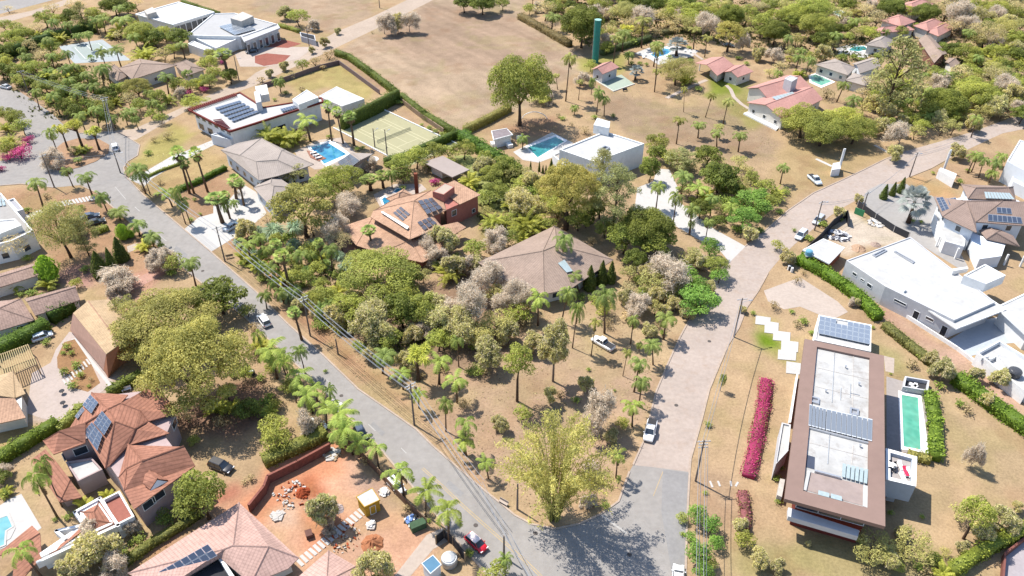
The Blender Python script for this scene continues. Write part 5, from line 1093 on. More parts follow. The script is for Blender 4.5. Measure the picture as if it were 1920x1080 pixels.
flat(t, [(790, 1056), (812, 1040), (828, 1058), (807, 1076)], 2.8, 0, BLUEW, surf('blue_metal_sheet', S(120, 170, 205), .08, 1), .05, .1, over=.15, rim=BLUEW)
watertank('silver grey tank beside the blue-roofed shed', 842, 1045, 0, 1.3, 1.6, METAL)
fence('dark fence on road side of the bottom sheds', [(818, 1020), (833, 1008), (850, 1022), (872, 1052)], 2, DARK, post=WOOD); fence('wooden fence along road side of red building site', [(640, 825), (675, 855), (710, 890), (740, 925), (772, 958), (800, 985)], 1.7, surf('old_grey_boards', S(150, 120, 100), .2, 3), post=WOOD)
sheet('site_drive', [(736, 1085), (800, 1003), (830, 990), (850, 1010), (812, 1030), (770, 1080)], CPAVE, .025)
t = house('boundary_wall', 'tall shaded red earth retaining wall under the site hedge', 'wall', [(480, 935), (610, 850)])
Pw = [G(*q).to_2d() for q in ((470, 960), (498, 925), (505, 905), (560, 878), (620, 845))]
for a, b in zip(Pw, Pw[1:]): c = (a+b)/2; MB().box((c.x, c.y, 0), (b-a).length+.1, .4, 1.9, math.atan2((b-a).y, (b-a).x)).out('wall_panel', surf('red_retaining_wall', S(176, 112, 98), .25, 2.5), t)

# terracotta barn
h = house('terracotta_barn', 'long terracotta barn with broad sand-coloured roof, left side', 'barn', [(131, 610), (168, 560), (230, 640), (200, 710)], 4)
roofmesh(h, [(137, 587, 5.6), (165, 564, 6.6), (225, 645, 6.6), (199, 664, 5.6), (205, 561, 5.0), (250, 620, 5.0)], [(0, 1, 2, 3), (1, 4, 5, 2)], T_SAND, capmat=T_TERRA)
v = [G(137, 587, 5.5), G(199, 664, 5.5)]
wl = [G(131, 620, 0.), G(205, 709, 0.)]
m = MB(); m.add([G(131, 619, .6), G(194, 694, .6), v[1], v[0]], [(0, 1, 2, 3)]); m.out('sloping_wall', surf('terracotta_cladding', S(248, 200, 178), .1, 1), h)
bp = plan([(137, 587), (199, 664), (225, 645), (250, 620), (205, 561), (165, 564)], 4.9); walls(h, inset(bp, .35), 0, 4.85, ORANGE)
mk('gable_wall', [tuple(v) for v in (G(199, 664, 5.45), G(225, 646, 6.4), G(203, 709, 0), G(194, 694, .6), G(222, 690, 0))], [(3, 2, 4, 1, 0)], ORANGE, h)
sheet('pink_yard', [(60, 700), (95, 680), (105, 655), (130, 622), (140, 625), (215, 720), (190, 735), (160, 760), (120, 790), (80, 785), (50, 775)], surf('pink_stone_yard', S(230, 212, 202), .08, 1.5, .9, .3), .02)
sheet('barn_path', [(134, 636), (142, 634), (210, 722), (206, 727)], WPAVE, .028)
sheet('flower_bed', [(107, 670), (120, 642), (140, 636), (170, 680), (188, 718), (165, 735), (140, 728), (125, 700), (108, 690)], surf('planting_bed_soil', S(185, 142, 100), .2, 3), .03)
for k in range(9): ribbon('stepping_strip', [(118+k*5.5, 712-k*4.8), (125+k*5.5, 722-k*4.8)], .35, .04, WPAVE, .03)['kind'] = 'structure'
t = house('pergola', 'pale slatted pergola beside the barn yard', 'pergola', [(0, 670), (52, 645), (66, 685), (10, 705)], 2.6)
q = rq(2.6, (-10, 668), (52, 646), (68, 683), (0, 712))
for k in range(17):
    a = q[0].lerp(q[1], k/16); b = q[3].lerp(q[2], k/16); c = (a+b)/2; d = b-a; MB().box(c, d.length, .13, .14, math.atan2(d.y, d.x)).out('slat', surf('pale_timber', S(225, 205, 150), .12, 2), t)
for a, b in ((q[0], q[1]), (q[3], q[2])): c = (a+b)/2; d = b-a; MB().box(c-Vector((0, 0, .22)), d.length, .16, .2, math.atan2(d.y, d.x)).out('beam', WOOD, t)
for a in q: MB().box((a.x, a.y, 0), .18, .18, 2.4).out('post', WOOD, t)
h = house('orange_roof_house', 'low house with cream and orange tile roofs at left edge', 'house', [(0, 700), (40, 740), (60, 790), (0, 810)], 3)
roofmesh(h, [(-30, 712, 3.6), (24, 696, 3.4), (48, 738, 3.2), (28, 746, 3.4), (-30, 738, 4.4)], [(0, 1, 3, 4), (1, 2, 3)], T_SAND); roofmesh(h, [(-30, 745, 4.0), (28, 747, 3.8), (48, 783, 3.2), (-30, 800, 3.2)], [(0, 1, 2, 3)], T_TERRA)
walls(h, inset(plan([(-25, 705), (24, 699), (46, 738), (47, 780), (-25, 795)], 3), .5), 0, 2.95, CREAM)
# old mossy roofs far left
h = house('old_tile_house', 'old house with mossy grey-pink tile roof left of the barn', 'house', [(0, 615), (60, 600), (130, 555), (60, 560)], 3)
hip(h, [(-40, 632), (64, 600), (40, 560), (-50, 570)], 3, 4.6, T_OLD, wall=CREAM, windows=3.5); hip(h, [(66, 592), (150, 562), (142, 535), (45, 560)], 3, 4.4, T_OLD, 'gable', wall=CREAM)
h = house('old_tile_house', 'long strip of worn pink tile roof by the clipped shrub', 'house', [(0, 530), (70, 500)], 3)
hip(h, [(-30, 548), (75, 515), (62, 494), (-30, 522)], 2.8, 3.6, T_OLD, 'gable', wall=CREAM)
sheet('brick_path', [(205, 545), (260, 520), (300, 500), (310, 512), (250, 545), (200, 562)], surf('pink_brick_path', S(226, 178, 160), .15, 3), .02)
h = house('white_modern_house', 'white flat-roofed modern house cut by left frame edge', 'house', [(0, 365), (60, 430), (55, 450), (0, 460)], 5)
P, W = flat(h, [(-60, 345), (2, 362), (62, 432), (20, 452), (-60, 470)], 5.2, 0, WHITE, surf('grey_pebble_roof', S(210, 205, 200), .08, 1), .5, .35); 
flat(h, [(-30, 415), (28, 410), (40, 422), (-10, 442)], 6.3, 4.7, WHITE, WROOF, .2, .3); flat(h, [(14, 375), (26, 371), (44, 392), (32, 396)], 4.2, 0, WHITE, surf('grey_floor', (.3, .3, .33), .1), .4, .25)
autowin(h, P, 1, 1.6, 1, 3, 1.6, 4); quadgrid(h, rq(4.8, (-4, 372), (8, 372), (12, 386), (-2, 388)), 2, 2, GLS, 'skylight', .2)

# white drive and stepping drive left
sheet('white_drive', [(345, 430), (372, 408), (400, 400), (400, 382), (432, 372), (455, 345), (480, 360), (500, 400), (470, 425), (440, 445), (396, 472)], WPAVE, .024)
sheet('white_stepping_drive', [(272, 322), (330, 288), (342, 286), (400, 262), (405, 270), (345, 300), (285, 335), (270, 350), (240, 335), (255, 325)], WPAVE, .024)
for k in range(12): ribbon('stepping_strip', [(104+k*6.3, 380-k*1.2), (110+k*6.3, 388-k*1.2)], .55, .05, WPAVE)['kind'] = 'structure'
for k in range(5): ribbon('stepping_strip', [(50+k*6, 402-k*2), (57+k*6, 412-k*2)], .55, .05, WPAVE)['kind'] = 'structure'
sheet('stone_steps', [(238, 462), (258, 455), (255, 468), (240, 474)], CPAVE, .03)

# red pergola solar house
h = house('pergola_solar_house', 'long white two storey house with dark red slatted roof rim and solar panels', 'house', [(350, 205), (440, 172), (600, 190), (500, 250)], 6)
P, W = flat(h, [(352, 205), (450, 172), (494, 200), (604, 182), (607, 190), (430, 246)], 6.4, 0, WHITE, WROOF, .3, .5, over=1.2, rim=RUST)
q = rq(6.5, (352, 204), (438, 176), (444, 180), (358, 209))
for k in range(24): a = q[0].lerp(q[1], k/23); b = q[3].lerp(q[2], k/23); c = (a+b)/2; d = b-a; MB().box(c, d.length, .35, .2, math.atan2(d.y, d.x)).out('slat', RUST, h)
q = rq(6.5, (400, 226), (416, 224), (432, 240), (415, 243))
for k in range(8): a = q[0].lerp(q[3], k/7); b = q[1].lerp(q[2], k/7); c = (a+b)/2; d = b-a; MB().box(c, d.length, .3, .2, math.atan2(d.y, d.x)).out('slat', RUST, h)
for k in range(5): quadgrid(h, rq(6.45, (402+k*7.6, 203+k*5.6), (449+k*8, 189+k*4.6), (454+k*8, 192+k*4.6), (407+k*7.6, 206+k*5.6)), 9, 1, SOL, gap=.05)
bx(h, 'roof_box', [(476, 172), (486, 170), (490, 190), (480, 193)], 6, 9.2, GREYW); bx(h, 'roof_box', [(478, 162), (500, 158), (504, 176), (482, 180)], 6, 8.4, CREAM)
flat(h, [(548, 186), (575, 168), (597, 182), (560, 196)], 8.0, 6.0, WHITE, WROOF, .15, .25); quadgrid(h, rq(6.45, (525, 205), (552, 198), (558, 202), (530, 210)), 6, 1, SOL)
e0 = facing(W)[0]; wins(h, W, e0, 6, 2.2, 3.9, 1.5); wins(h, W, e0, 4, 3, .4, 2.2)
f1 = facing(W)[1]; win(h, W, f1, .5, 4.5, .2, 2.6, 'door', pane=DARK)
flat(h, [(395, 252), (432, 262), (460, 250), (448, 240), (420, 246)], 3.2, 0, BLUEW, WROOF, .3, .25)
h = house('white_pavilion', 'plain white flat-roofed pavilion beside the tall court hedge', 'building', [(597, 180), (631, 162), (683, 185), (642, 199)], 3)
flat(h, [(598, 180), (631, 162), (683, 185), (641, 199)], 3.4, 0, WHITE, WROOF, .1, .2)
fence('long brown garden wall below the sandy road', [(480, 172), (500, 163), (537, 152), (600, 130), (636, 121), (665, 142), (712, 177)], 1.6, surf('mauve_brown_wall', S(160, 138, 135), .1, 1), .25, 'garden_wall', 'wall')
fence('pale earth wall between court and boundary hedge', [(752, 192), (785, 218), (832, 250)], 1.6, surf('tan_render', S(200, 172, 145), .1, 1), .3, 'garden_wall', 'wall')
# tennis court
AL = 3.94187330; CT = Vector((-40.694, 231.52)); ca, sa = math.cos(AL), math.sin(AL)
def crt(x, y, z=0): return (CT.x+ca*x-sa*y, CT.y+sa*x+ca*y, z)
CM = surf('yellow_green_court', S(212, 206, 164), .05, .6, .8); CL = surf('cream_court_line', S(252, 244, 200), .05, 2)
def cbox(x0, y0, x1, y1, z): return [crt(x0, y0, z), crt(x1, y0, z), crt(x1, y1, z), crt(x0, y1, z)]
mk('tennis_court', cbox(-4.2, -5.6, 15, 30, .03), [(0, 1, 2, 3)], CM)['kind'] = 'structure'
ln = MB(); wl_ = .24
for x0, y0, x1, y1 in ((0, 0, 10.97, 0), (0, 23.77, 10.97, 23.77), (0, 0, 0, 23.77), (10.97, 0, 10.97, 23.77), (1.37, 0, 1.37, 23.77), (9.6, 0, 9.6, 23.77), (1.37, 5.485, 9.6, 5.485), (1.37, 18.285, 9.6, 18.285), (5.485, 5.485, 5.485, 18.285)):
    i_ = len(ln.F); ln.add(cbox(min(x0, x1)-wl_/2, min(y0, y1)-wl_/2, max(x0, x1)+wl_/2, max(y0, y1)+wl_/2, .034+.0012*i_), [(0, 1, 2, 3)])
ln.out('court_lines', CL)['kind'] = 'structure'
t = thing('court_border', 'low white kerb wall round the yellow-green tennis court', 'wall', crt(5, 12))
for a, b in (((-4.3, -5.7), (-4.3, 30)), ((15.1, -5.7), (15.1, 30))): A, B = Vector(crt(*a)), Vector(crt(*b)); c = (A+B)/2; MB().box(c, (B-A).length, .3, .35, math.atan2((B-A).y, (B-A).x)).out('kerb', WHITE, t)
t = thing('tennis_net', 'thin net across the yellow-green tennis court', 'net', crt(5.5, 11.9))
A, B = Vector(crt(-.9, 11.885)), Vector(crt(11.9, 11.885)); c = (A+B)/2
m, n, l, p = newmat('net_mesh'); p.inputs['Base Color'].default_value = (.25, .27, .22, 1); p.inputs['Alpha'].default_value = .35; NETM = m
MB().box(c+Vector((0, 0, .1)), (B-A).length, .02, .85, math.atan2((B-A).y, (B-A).x)).out('mesh', NETM, t)
for v in (A, B): MB().tube([v, v+Vector((0, 0, 1.07))], .05, 6).out('post', METAL, t)
# grey hip house with pool
h = house('grey_hip_house', 'light grey tiled hip roof house beside the bright blue pool', 'house', [(415, 278), (480, 262), (570, 290), (560, 340)], 4.5)
roofmesh(h, [(414, 281, 5), (446, 268, 5), (490, 259, 5), (535, 281, 5), (588, 308, 5), (560, 318, 5), (520, 330, 5), (485, 338, 5), (450, 291, 6.4), (528, 282, 6.6), (520, 300, 6.4), (480, 303, 6.2)],
         [(0, 7, 11, 8), (0, 8, 2, 1), (8, 11, 10, 9, 2), (2, 9, 3), (9, 4, 3), (9, 10, 5, 4), (10, 11, 7, 6, 5)], T_GREY)
walls(h, inset(plan([(416, 282), (490, 261), (584, 308), (486, 336)], 4.7), .7), 0, 4.6, BLUEW); W = inset(plan([(416, 282), (490, 261), (584, 308), (486, 336)], 4.7), .7); autowin(h, W, .8, 1.6, 1, 3, 1.6, 4)
hip(h, [(475, 352), (512, 326), (552, 352), (508, 388)], 4, 5.2, T_GREY, 'hip', BLUEW, windows=3.5)
h2 = house('pool_pavilion', 'pool pavilion with solar heater panels on grey hip roof', 'building', [(628, 310), (660, 283), (695, 288), (655, 325)], 3)
roofmesh(h2, [(626, 308, 3.2), (660, 286, 3.2), (700, 288, 3.2), (650, 326, 3.2), (676, 300, 4.4)], [(0, 1, 4, 3), (1, 2, 4), (2, 3, 4)], T_GREY); walls(h2, inset(plan([(628, 308), (660, 288), (696, 289), (650, 324)], 3), .5), 0, 3, CREAM)
quadgrid(h2, onroof([(633, 305), (656, 289), (675, 302), (652, 320)], [(626, 308, 3.2), (660, 286, 3.2), (676, 300, 4.4)]), 2, 2, HEAT, 'solar_heater')
sheet('pool_terrace', [(552, 283), (600, 262), (640, 258), (670, 290), (640, 312), (590, 318), (560, 300)], CPAVE, .022)
pool('blue_pool', 'bright blue rectangular pool with timber deck and loungers', [(576, 276), (622, 262), (658, 290), (612, 313)], [(583, 277), (616, 269), (650, 290), (608, 308)], BLUEWAT)
o = MB().prism(plan([(575, 283), (592, 286), (612, 298), (598, 303), (582, 296)]), 0, .2).out('timber_deck', surf('reddish_timber', S(196, 140, 120), .12, 3)); tag(o, 'reddish timber deck at left side of bright blue pool', 'deck')
for k in range(3): furn('sun_lounger', ('upper', 'middle', 'lower')[k]+' white lounger on timber deck by blue pool', 'sun lounger', 588+k*5, 288+k*4.5, .2, lounger, 2.2, 'loungers by the bright blue pool')
# garden flat roof
h = house('garden_pavilion', 'open garden pavilion with plain flat taupe roof', 'pavilion', [(793, 304), (828, 293), (879, 317), (848, 332)], 3)
P = plan([(793, 304), (830, 292), (880, 318), (848, 332)], 3.3); MB().prism(P, 3.0, 3.3, bottom=True).out('roof', surf('taupe_flat_roof', S(212, 196, 188), .05, .8), h)
for v in inset(P, .5): MB().box((v.x, v.y, 0), .3, .3, 2.99).out('column', WOOD, h)
I = inset(P, 1.5); walls(h, [I[2], I[3], (I[3]+I[0])/2, (I[1]+I[2])/2], 0, 2.98, CREAM)
# red clay house
h = house('red_clay_house', 'red walled house with terracotta roofs and solar heater mats', 'house', [(700, 410), (850, 345), (900, 370), (870, 470)], 5)
roofmesh(h, [(695, 407, 5.4), (808, 357, 5.4), (828, 368, 5.4), (837, 394, 5.4), (812, 405, 5.4), (828, 424, 5.4), (768, 449, 5.4), (776, 377, 7.4), (700, 395, 5.4), (740, 372, 6.2)], [(0, 6, 7, 8), (8, 7, 1, 9), (1, 2, 3, 7), (7, 3, 4, 5, 6)], T_TERRA)
walls(h, inset(plan([(700, 407), (808, 360), (832, 396), (770, 446)], 5), .8), 0, 5.1, REDW)
roofmesh(h, [(852, 338, 6.2), (901, 365, 5.6), (862, 383, 5.6), (820, 352, 5.8), (835, 362, 6)], [(0, 1, 2, 3)], T_TERRA); walls(h, inset(plan([(825, 352), (852, 340), (899, 366), (862, 383), (835, 395)], 5.4), .3), 0, 5.3, REDW)
flat(h, [(811, 359), (834, 343), (852, 350), (832, 365)], 7.6, 4, REDW, surf('beige_slab', S(226, 206, 188), .08, 1), .05, .2)
W = inset(plan([(825, 352), (852, 340), (899, 366), (862, 383), (835, 395)], 5.4), .3); e, q_ = edgefor(W, (850, 398), 3.5); win(h, W, e, max(.15, min(.85, q_)), 1.6, 2.6, 1.7); win(h, W, facing(W)[0], .75, 1.1, .9, 1.2)
hip(h, [(724, 372), (757, 354), (782, 370), (745, 384)], 4.6, 6.0, T_TERRA, 'hip', REDW)
roofmesh(h, [(640, 425, 2.8), (700, 405, 4), (770, 450, 4), (865, 440, 3.2), (838, 470, 2.8), (792, 492, 2.8), (712, 475, 2.8), (668, 460, 2.8)], [(0, 7, 1), (7, 6, 2, 1), (6, 5, 2), (5, 4, 3, 2)], T_TERRA)
walls(h, inset(plan([(650, 428), (720, 405), (860, 440), (792, 488), (715, 472)], 2.7), .9), 0, 2.6, REDW)
roofmesh(h, [(822, 424, 3.6), (858, 416, 3.6), (874, 426, 3.0), (848, 442, 3.0), (830, 432, 3.0)], [(0, 1, 2, 3, 4)], T_TERRA)
pr = [(695, 407, 5.4), (768, 449, 5.4), (776, 377, 7.4)]; pq = [(837, 394, 5.4), (828, 368, 5.4), (776, 377, 7.4)]; pz = [(776, 377, 7.4), (828, 424, 5.4), (768, 449, 5.4)]
quadgrid(h, onroof([(736, 400), (752, 387), (770, 402), (755, 416)], pr), 3, 2, HEAT, 'solar_heater', .25); quadgrid(h, onroof([(782, 378), (810, 372), (830, 392), (800, 404)], pq), 3, 3, HEAT, 'solar_heater', .25, up=.25); quadgrid(h, onroof([(781, 418), (806, 408), (820, 420), (795, 434)], pz), 3, 2, HEAT, 'solar_heater', .25, up=.25)
A, B = onroof([(716, 402), (765, 431)], pr); c = (A+B)/2; quadgrid(h, onroof([(715, 401), (718, 399), (768, 428), (764, 433)], pr), 1, 1, METAL, 'water_heater', .05, .25, .3)
v = G(783, 377, 0); MB().box((v.x, v.y, 0), .9, .9, 8.2).out('chimney', BRICK, h)
sheet('garden_lawn', [(850, 292), (880, 290), (930, 330), (960, 380), (940, 400), (915, 375), (890, 330)], surf('thin_lawn', S(180, 185, 115), .2, 1.5), .006)
sheet('patio', [(700, 365), (740, 345), (790, 345), (800, 355), (780, 365), (740, 380), (715, 392)], CPAVE, .02)
pool('small_garden_pool', 'small dark blue pool half hidden behind red clay house', [(712, 372), (722, 366), (735, 378), (720, 392)], [(716, 374), (722, 370), (732, 379), (722, 388)], BLUEWAT); pool('small_round_pool', 'tiny round pool above the red clay house roof', [(735, 362), (742, 354), (754, 352), (760, 358), (745, 364)], [(738, 361), (744, 355), (753, 354), (756, 358), (746, 362)], BLUEWAT)
sheet('brick_patio', [(632, 452), (660, 448), (690, 472), (672, 488), (640, 470)], surf('red_brick_patio', S(205, 160, 140), .15, 2), .02)
# central hip roof
h = house('central_hip_house', 'big grey-brown hip roofed house hidden among garden trees', 'house', [(898, 490), (1042, 424), (1148, 490), (1060, 575)], 4)
roofmesh(h, [(896, 492, 4.0), (1040, 423, 4.0), (1150, 487, 4.0), (1072, 540, 4.0), (1020, 552, 4), (952, 528, 4.0), (1018, 471, 6.6), (1044, 460, 6.6)], [(0, 6, 1), (0, 5, 4, 6), (6, 4, 3, 7), (7, 3, 2), (6, 7, 1), (7, 2, 1)], T_BROWN)
walls(h, inset(plan([(902, 492), (1040, 428), (1142, 487), (1070, 536), (1020, 548), (952, 524)], 3.8), .9), 0, 3.75, CREAM); W = inset(plan([(902, 492), (1040, 428), (1142, 487), (1070, 536), (1020, 548), (952, 524)], 3.8), .9)
autowin(h, W, .8, 1.5, 1, 3, 1.8, 4); quadgrid(h, onroof([(1045, 495), (1058, 488), (1074, 510), (1062, 513)], [(1018, 471, 6.6), (1044, 460, 6.6), (1072, 540, 4.0)]), 1, 1, GLS, 'skylight', .1, up=.25)
# white house beside pool
h = house('white_pool_house', 'bright white cubic house beside teal pool, upper centre', 'house', [(1050, 283), (1120, 248), (1208, 270), (1115, 305)], 6)
P, W = flat(h, [(1049, 280), (1134, 246), (1208, 269), (1115, 303)], 7, 0, WHITE, WROOF, .35, .4); flat(h, [(1113, 234), (1120, 221), (1144, 228), (1142, 240)], 9.2, 6.6, WHITE, WROOF, .1, .25)
flat(h, [(1036, 290), (1052, 283), (1112, 306), (1062, 312)], 3.3, 0, WHITE, surf('pebble_roof', S(225, 215, 205), .1, 3), .4, .3); 
quadring(h, 'roof_vent', plan([(1124, 277), (1134, 272), (1144, 275), (1134, 281)], 7.3), inset(plan([(1124, 277), (1134, 272), (1144, 275), (1134, 281)], 7.3), .3), 6.66, 7.2, METAL)
sheet('pool_terrace', [(962, 285), (1035, 248), (1075, 268), (1050, 290), (1010, 305), (980, 300)], WPAVE, .022)
pool('teal_pool', 'teal rectangular pool beside the bright white cubic house', [(984, 275), (1042, 253), (1064, 264), (1008, 300)], [(990, 277), (1041, 257), (1058, 266), (1008, 296)], DTEAL)
sheet('white_driveway', [(1232, 316), (1255, 318), (1270, 350), (1275, 380), (1340, 430), (1398, 462), (1368, 492), (1350, 470), (1320, 455), (1260, 420), (1190, 390), (1195, 352), (1225, 340)], WPAVE, .024)
h = house('white_gazebo', 'small white gazebo with grey roof by the white-trunked tree', 'gazebo', [(918, 255), (945, 243), (985, 258), (950, 272)], 3)
flat(h, [(921, 245), (950, 240), (962, 252), (925, 262)], 3.2, 0, WHITE, surf('dark_grey_roof', (.2, .17, .18), .15), .1, .2, over=.5, rim=WHITE)
for a, b, d in ((930, 272, 3), (955, 275, 1.6), (975, 262, 1.6)): v = G(a, b); MB().box((v.x, v.y, 0), d, 2, 1.0, .4).out('wall', WHITE, h)
# small shed with court & tower
h = house('small_shed', 'small pink roofed shed beside the pale green mini court', 'shed', [(1110, 128), (1128, 118), (1160, 127), (1128, 138)], 3)
hip(h, [(1109, 130), (1130, 118), (1161, 126), (1130, 139)], 3.6, 5., T_COR, 'gable', GREYW, inw=.5, windows=4)
sheet('mini_court', [(1118, 152), (1165, 140), (1190, 158), (1150, 172)], surf('pale_green_court', S(208, 222, 205), .06, 1), .02); ribbon('court_kerb', [(1118, 152), (1150, 172), (1190, 158)], .3, .3, CREAM)['kind'] = 'structure'
t = thing('water_tower', 'tall green cylindrical water tower above the upper shed', 'water tower', tuple(G(1116, 117))); b = G(1116, 117); GRN = surf('green_painted_steel', (.03, .20, .17), .12, 1, .5)
MB().tube([b, b+Vector((0, 0, 15.4))], 1.15, 20).out('column', GRN, t); q = MB(); q.tube([b+Vector((0, 0, 15.402)), b+Vector((0, 0, 15.6))], 1.22, 20); q.out('cap', surf('pale_green_steel', (.25, .45, .4), .1), t)
m = MB(); 
for s in (-.25, .25): m.tube([b+Vector((-1.3, s-.3, 0)), b+Vector((-1.3, s-.3, 16))], .04, 4)
for k in range(32): m.tube([b+Vector((-1.3, -.55, .5*k)), b+Vector((-1.3, -.05, .5*k))], .03, 4)
m.out('ladder', METAL, t)
# far garden pool and cottages
sheet('pool_terrace', [(1190, 100), (1215, 90), (1260, 85), (1310, 95), (1300, 105), (1235, 122), (1220, 112)], WPAVE, .022)
pool('far_garden_pool', 'curved turquoise pool in the far palm garden', [(1215, 102), (1245, 88), (1266, 92), (1255, 104), (1228, 112)], [(1219, 103), (1246, 91), (1262, 94), (1252, 102), (1229, 109)], BLUEWAT)
for k, (a, b) in enumerate(((1210, 104), (1206, 108), (1284, 96), (1294, 98))): furn('sun_lounger', ('white lounger left of far turquoise pool, upper', 'white lounger left of far turquoise pool, lower', 'white lounger right of far turquoise pool, inner', 'white lounger right of far turquoise pool, outer')[k], 'sun lounger', a, b, .05, lounger, group='loungers at the far turquoise pool')
h = house('red_roof_cottage', 'coral roofed cottage with open porch among far palms', 'cottage', [(1305, 118), (1330, 107), (1412, 135), (1380, 145)], 3)
hip(h, [(1304, 118), (1335, 107), (1376, 122), (1345, 142)], 3.6, 5.2, T_COR, 'gable', None, cap=T_COR); hip(h, [(1356, 135), (1375, 122), (1413, 134), (1383, 145)], 3.3, 4.6, T_COR, 'gable', CREAM, cap=T_COR, windows=4)
walls(h, inset(plan([(1330, 125), (1345, 113), (1374, 123), (1346, 139)], 3.3), .5), 0, 3.35, CREAM)
for a in ((1311, 133), (1341, 152)): v = G(*a); MB().box((v.x, v.y, 0), .35, .35, 3.3).out('column', WHITE, h)
ribbon('garden_path', [(1362, 160), (1370, 168), (1376, 182), (1390, 195), (1404, 204)], 1.3, .06, CPAVE)['kind'] = 'structure'; ribbon('garden_path', [(1250, 184), (1275, 172), (1300, 160), (1325, 150)], 1.5, .06, CPAVE)['kind'] = 'structure'; ribbon('garden_path', [(1300, 100), (1318, 112)], 1.2, .06, CPAVE)['kind'] = 'structure'
ribbon('garden_path', [(1640, 272), (1672, 290)], 1., .06, CONC)['kind'] = 'structure'; ribbon('garden_path', [(1530, 298), (1560, 312)], 1., .06, CONC)['kind'] = 'structure'
h = house('pink_chimney_house', 'coral pink roofed house with big grey chimney', 'house', [(1400, 165), (1480, 140), (1542, 185), (1460, 225)], 4)
hip(h, [(1400, 165), (1475, 141), (1522, 164), (1440, 185)], 4.2, 6.2, T_COR, 'gable', CREAM, cap=T_COR); hip(h, [(1400, 192), (1500, 163), (1543, 186), (1468, 224)], 3.8, 5.8, T_COR, 'gable', CREAM, cap=T_COR, windows=4.5)
flat(h, [(1471, 147), (1482, 141), (1496, 146), (1485, 153)], 8.4, 4, GREYW, WROOF, .1, .3); quadgrid(h, rq(5.1, (1446, 184), (1485, 174), (1494, 179), (1455, 190)), 6, 1, GLS, 'skylight', .15, up=.35)
bx(h, 'porch_wall', [(1394, 212), (1405, 208), (1462, 236), (1456, 243)], 0, .5, WHITE)
h = house('cream_pool_house', 'cream L-shaped tiled house behind a pale green pool', 'house', [(1530, 122), (1562, 110), (1640, 140), (1600, 150)], 3)
hip(h, [(1528, 121), (1566, 110), (1604, 126), (1590, 141)], 3.4, 4.8, T_GREY, 'hip', CREAM, windows=3.5); hip(h, [(1598, 119), (1635, 108), (1652, 124), (1612, 138)], 3.4, 4.8, T_GREY, 'gable', BLUEW); hip(h, [(1585, 150), (1600, 137), (1640, 145), (1625, 162)], 3.2, 4.2, T_GREY, 'hip', CREAM)
pool('green_pool', 'pale green rectangular pool before the cream house', [(1516, 142), (1530, 137), (1566, 154), (1540, 165), (1518, 155)], [(1520, 143), (1529, 140), (1560, 153), (1540, 161), (1521, 153)], GRNW)
sheet('pool_terrace', [(1568, 90), (1600, 82), (1632, 88), (1640, 98), (1622, 110), (1595, 103), (1572, 102)], WPAVE, .022)
pool('round_pool', 'green-blue kidney pool on white terrace, upper right', [(1586, 96), (1598, 86), (1622, 86), (1632, 94), (1610, 99)], [(1590, 95), (1600, 88), (1620, 87), (1628, 93), (1610, 97)], DTEAL)
h = house('pale_hip_house', 'pale hip roofed bungalow right of the kidney pool', 'house', [(1625, 80), (1648, 65), (1672, 75), (1660, 90)], 3); hip(h, [(1622, 84), (1648, 68), (1678, 76), (1662, 90)], 3.3, 5, T_GREY, 'hip', CREAM, windows=4)
h = house('stone_wall_house', 'long beige roofed house with brown gable wall, half hidden', 'house', [(1718, 70), (1745, 65), (1800, 110), (1760, 122)], 4)
hip(h, [(1722, 74), (1745, 67), (1776, 100), (1752, 118)], 4, 5.2, T_BROWN, 'gable', surf('brown_stone_wall', S(165, 115, 100), .15, 2), cap=T_BROWN); hip(h, [(1772, 116), (1780, 108), (1800, 118), (1784, 128)], 3.4, 4.2, T_BROWN, 'gable', CREAM)
h = house('far_red_house', 'far red tiled mansion with several hip roofs, top right', 'house', [(1650, 38), (1690, 28), (1790, 60), (1740, 70)], 4)
hip(h, [(1651, 38), (1682, 28), (1717, 40), (1690, 50)], 4.6, 6.6, T_COR, 'hip', CREAM); hip(h, [(1638, 54), (1700, 44), (1715, 56), (1650, 62)], 3.2, 4.4, T_COR, 'hip', CREAM); hip(h, [(1712, 48), (1745, 36), (1772, 44), (1740, 58)], 3.8, 5.4, T_COR, 'hip', CREAM); hip(h, [(1735, 58), (1768, 42), (1790, 52), (1760, 68)], 3.2, 4.8, T_COR, 'hip', CREAM)
h = house('far_red_house', 'farthest red tiled roofs at top edge of the woods', 'house', [(1680, 5), (1740, 0), (1745, 20), (1700, 25)], 4); hip(h, [(1682, 12), (1720, -4), (1752, 8), (1712, 24)], 4, 5.6, T_COR, 'hip', CREAM); hip(h, [(1630, 0), (1655, -10), (1680, -2), (1650, 8)], 4, 5.6, T_COR, 'hip', CREAM)
pool('far_small_pool', 'tiny pale pool beyond the far trees at top right', [(1558, 24), (1572, 18), (1585, 22), (1575, 33)], [(1561, 24), (1572, 20), (1582, 23), (1574, 30)], PALEW)
t = thing('white_pillar', 'slim white pillar beside the far pale pool', 'pillar', tuple(G(1593, 10))); v = G(1593, 10); MB().box(v, 1.5, 1, 6, 0, taper=.7).out('shaft', WHITE, t); MB().box(v, 2.2, 1.6, .5).out('plinth', WHITE, t)
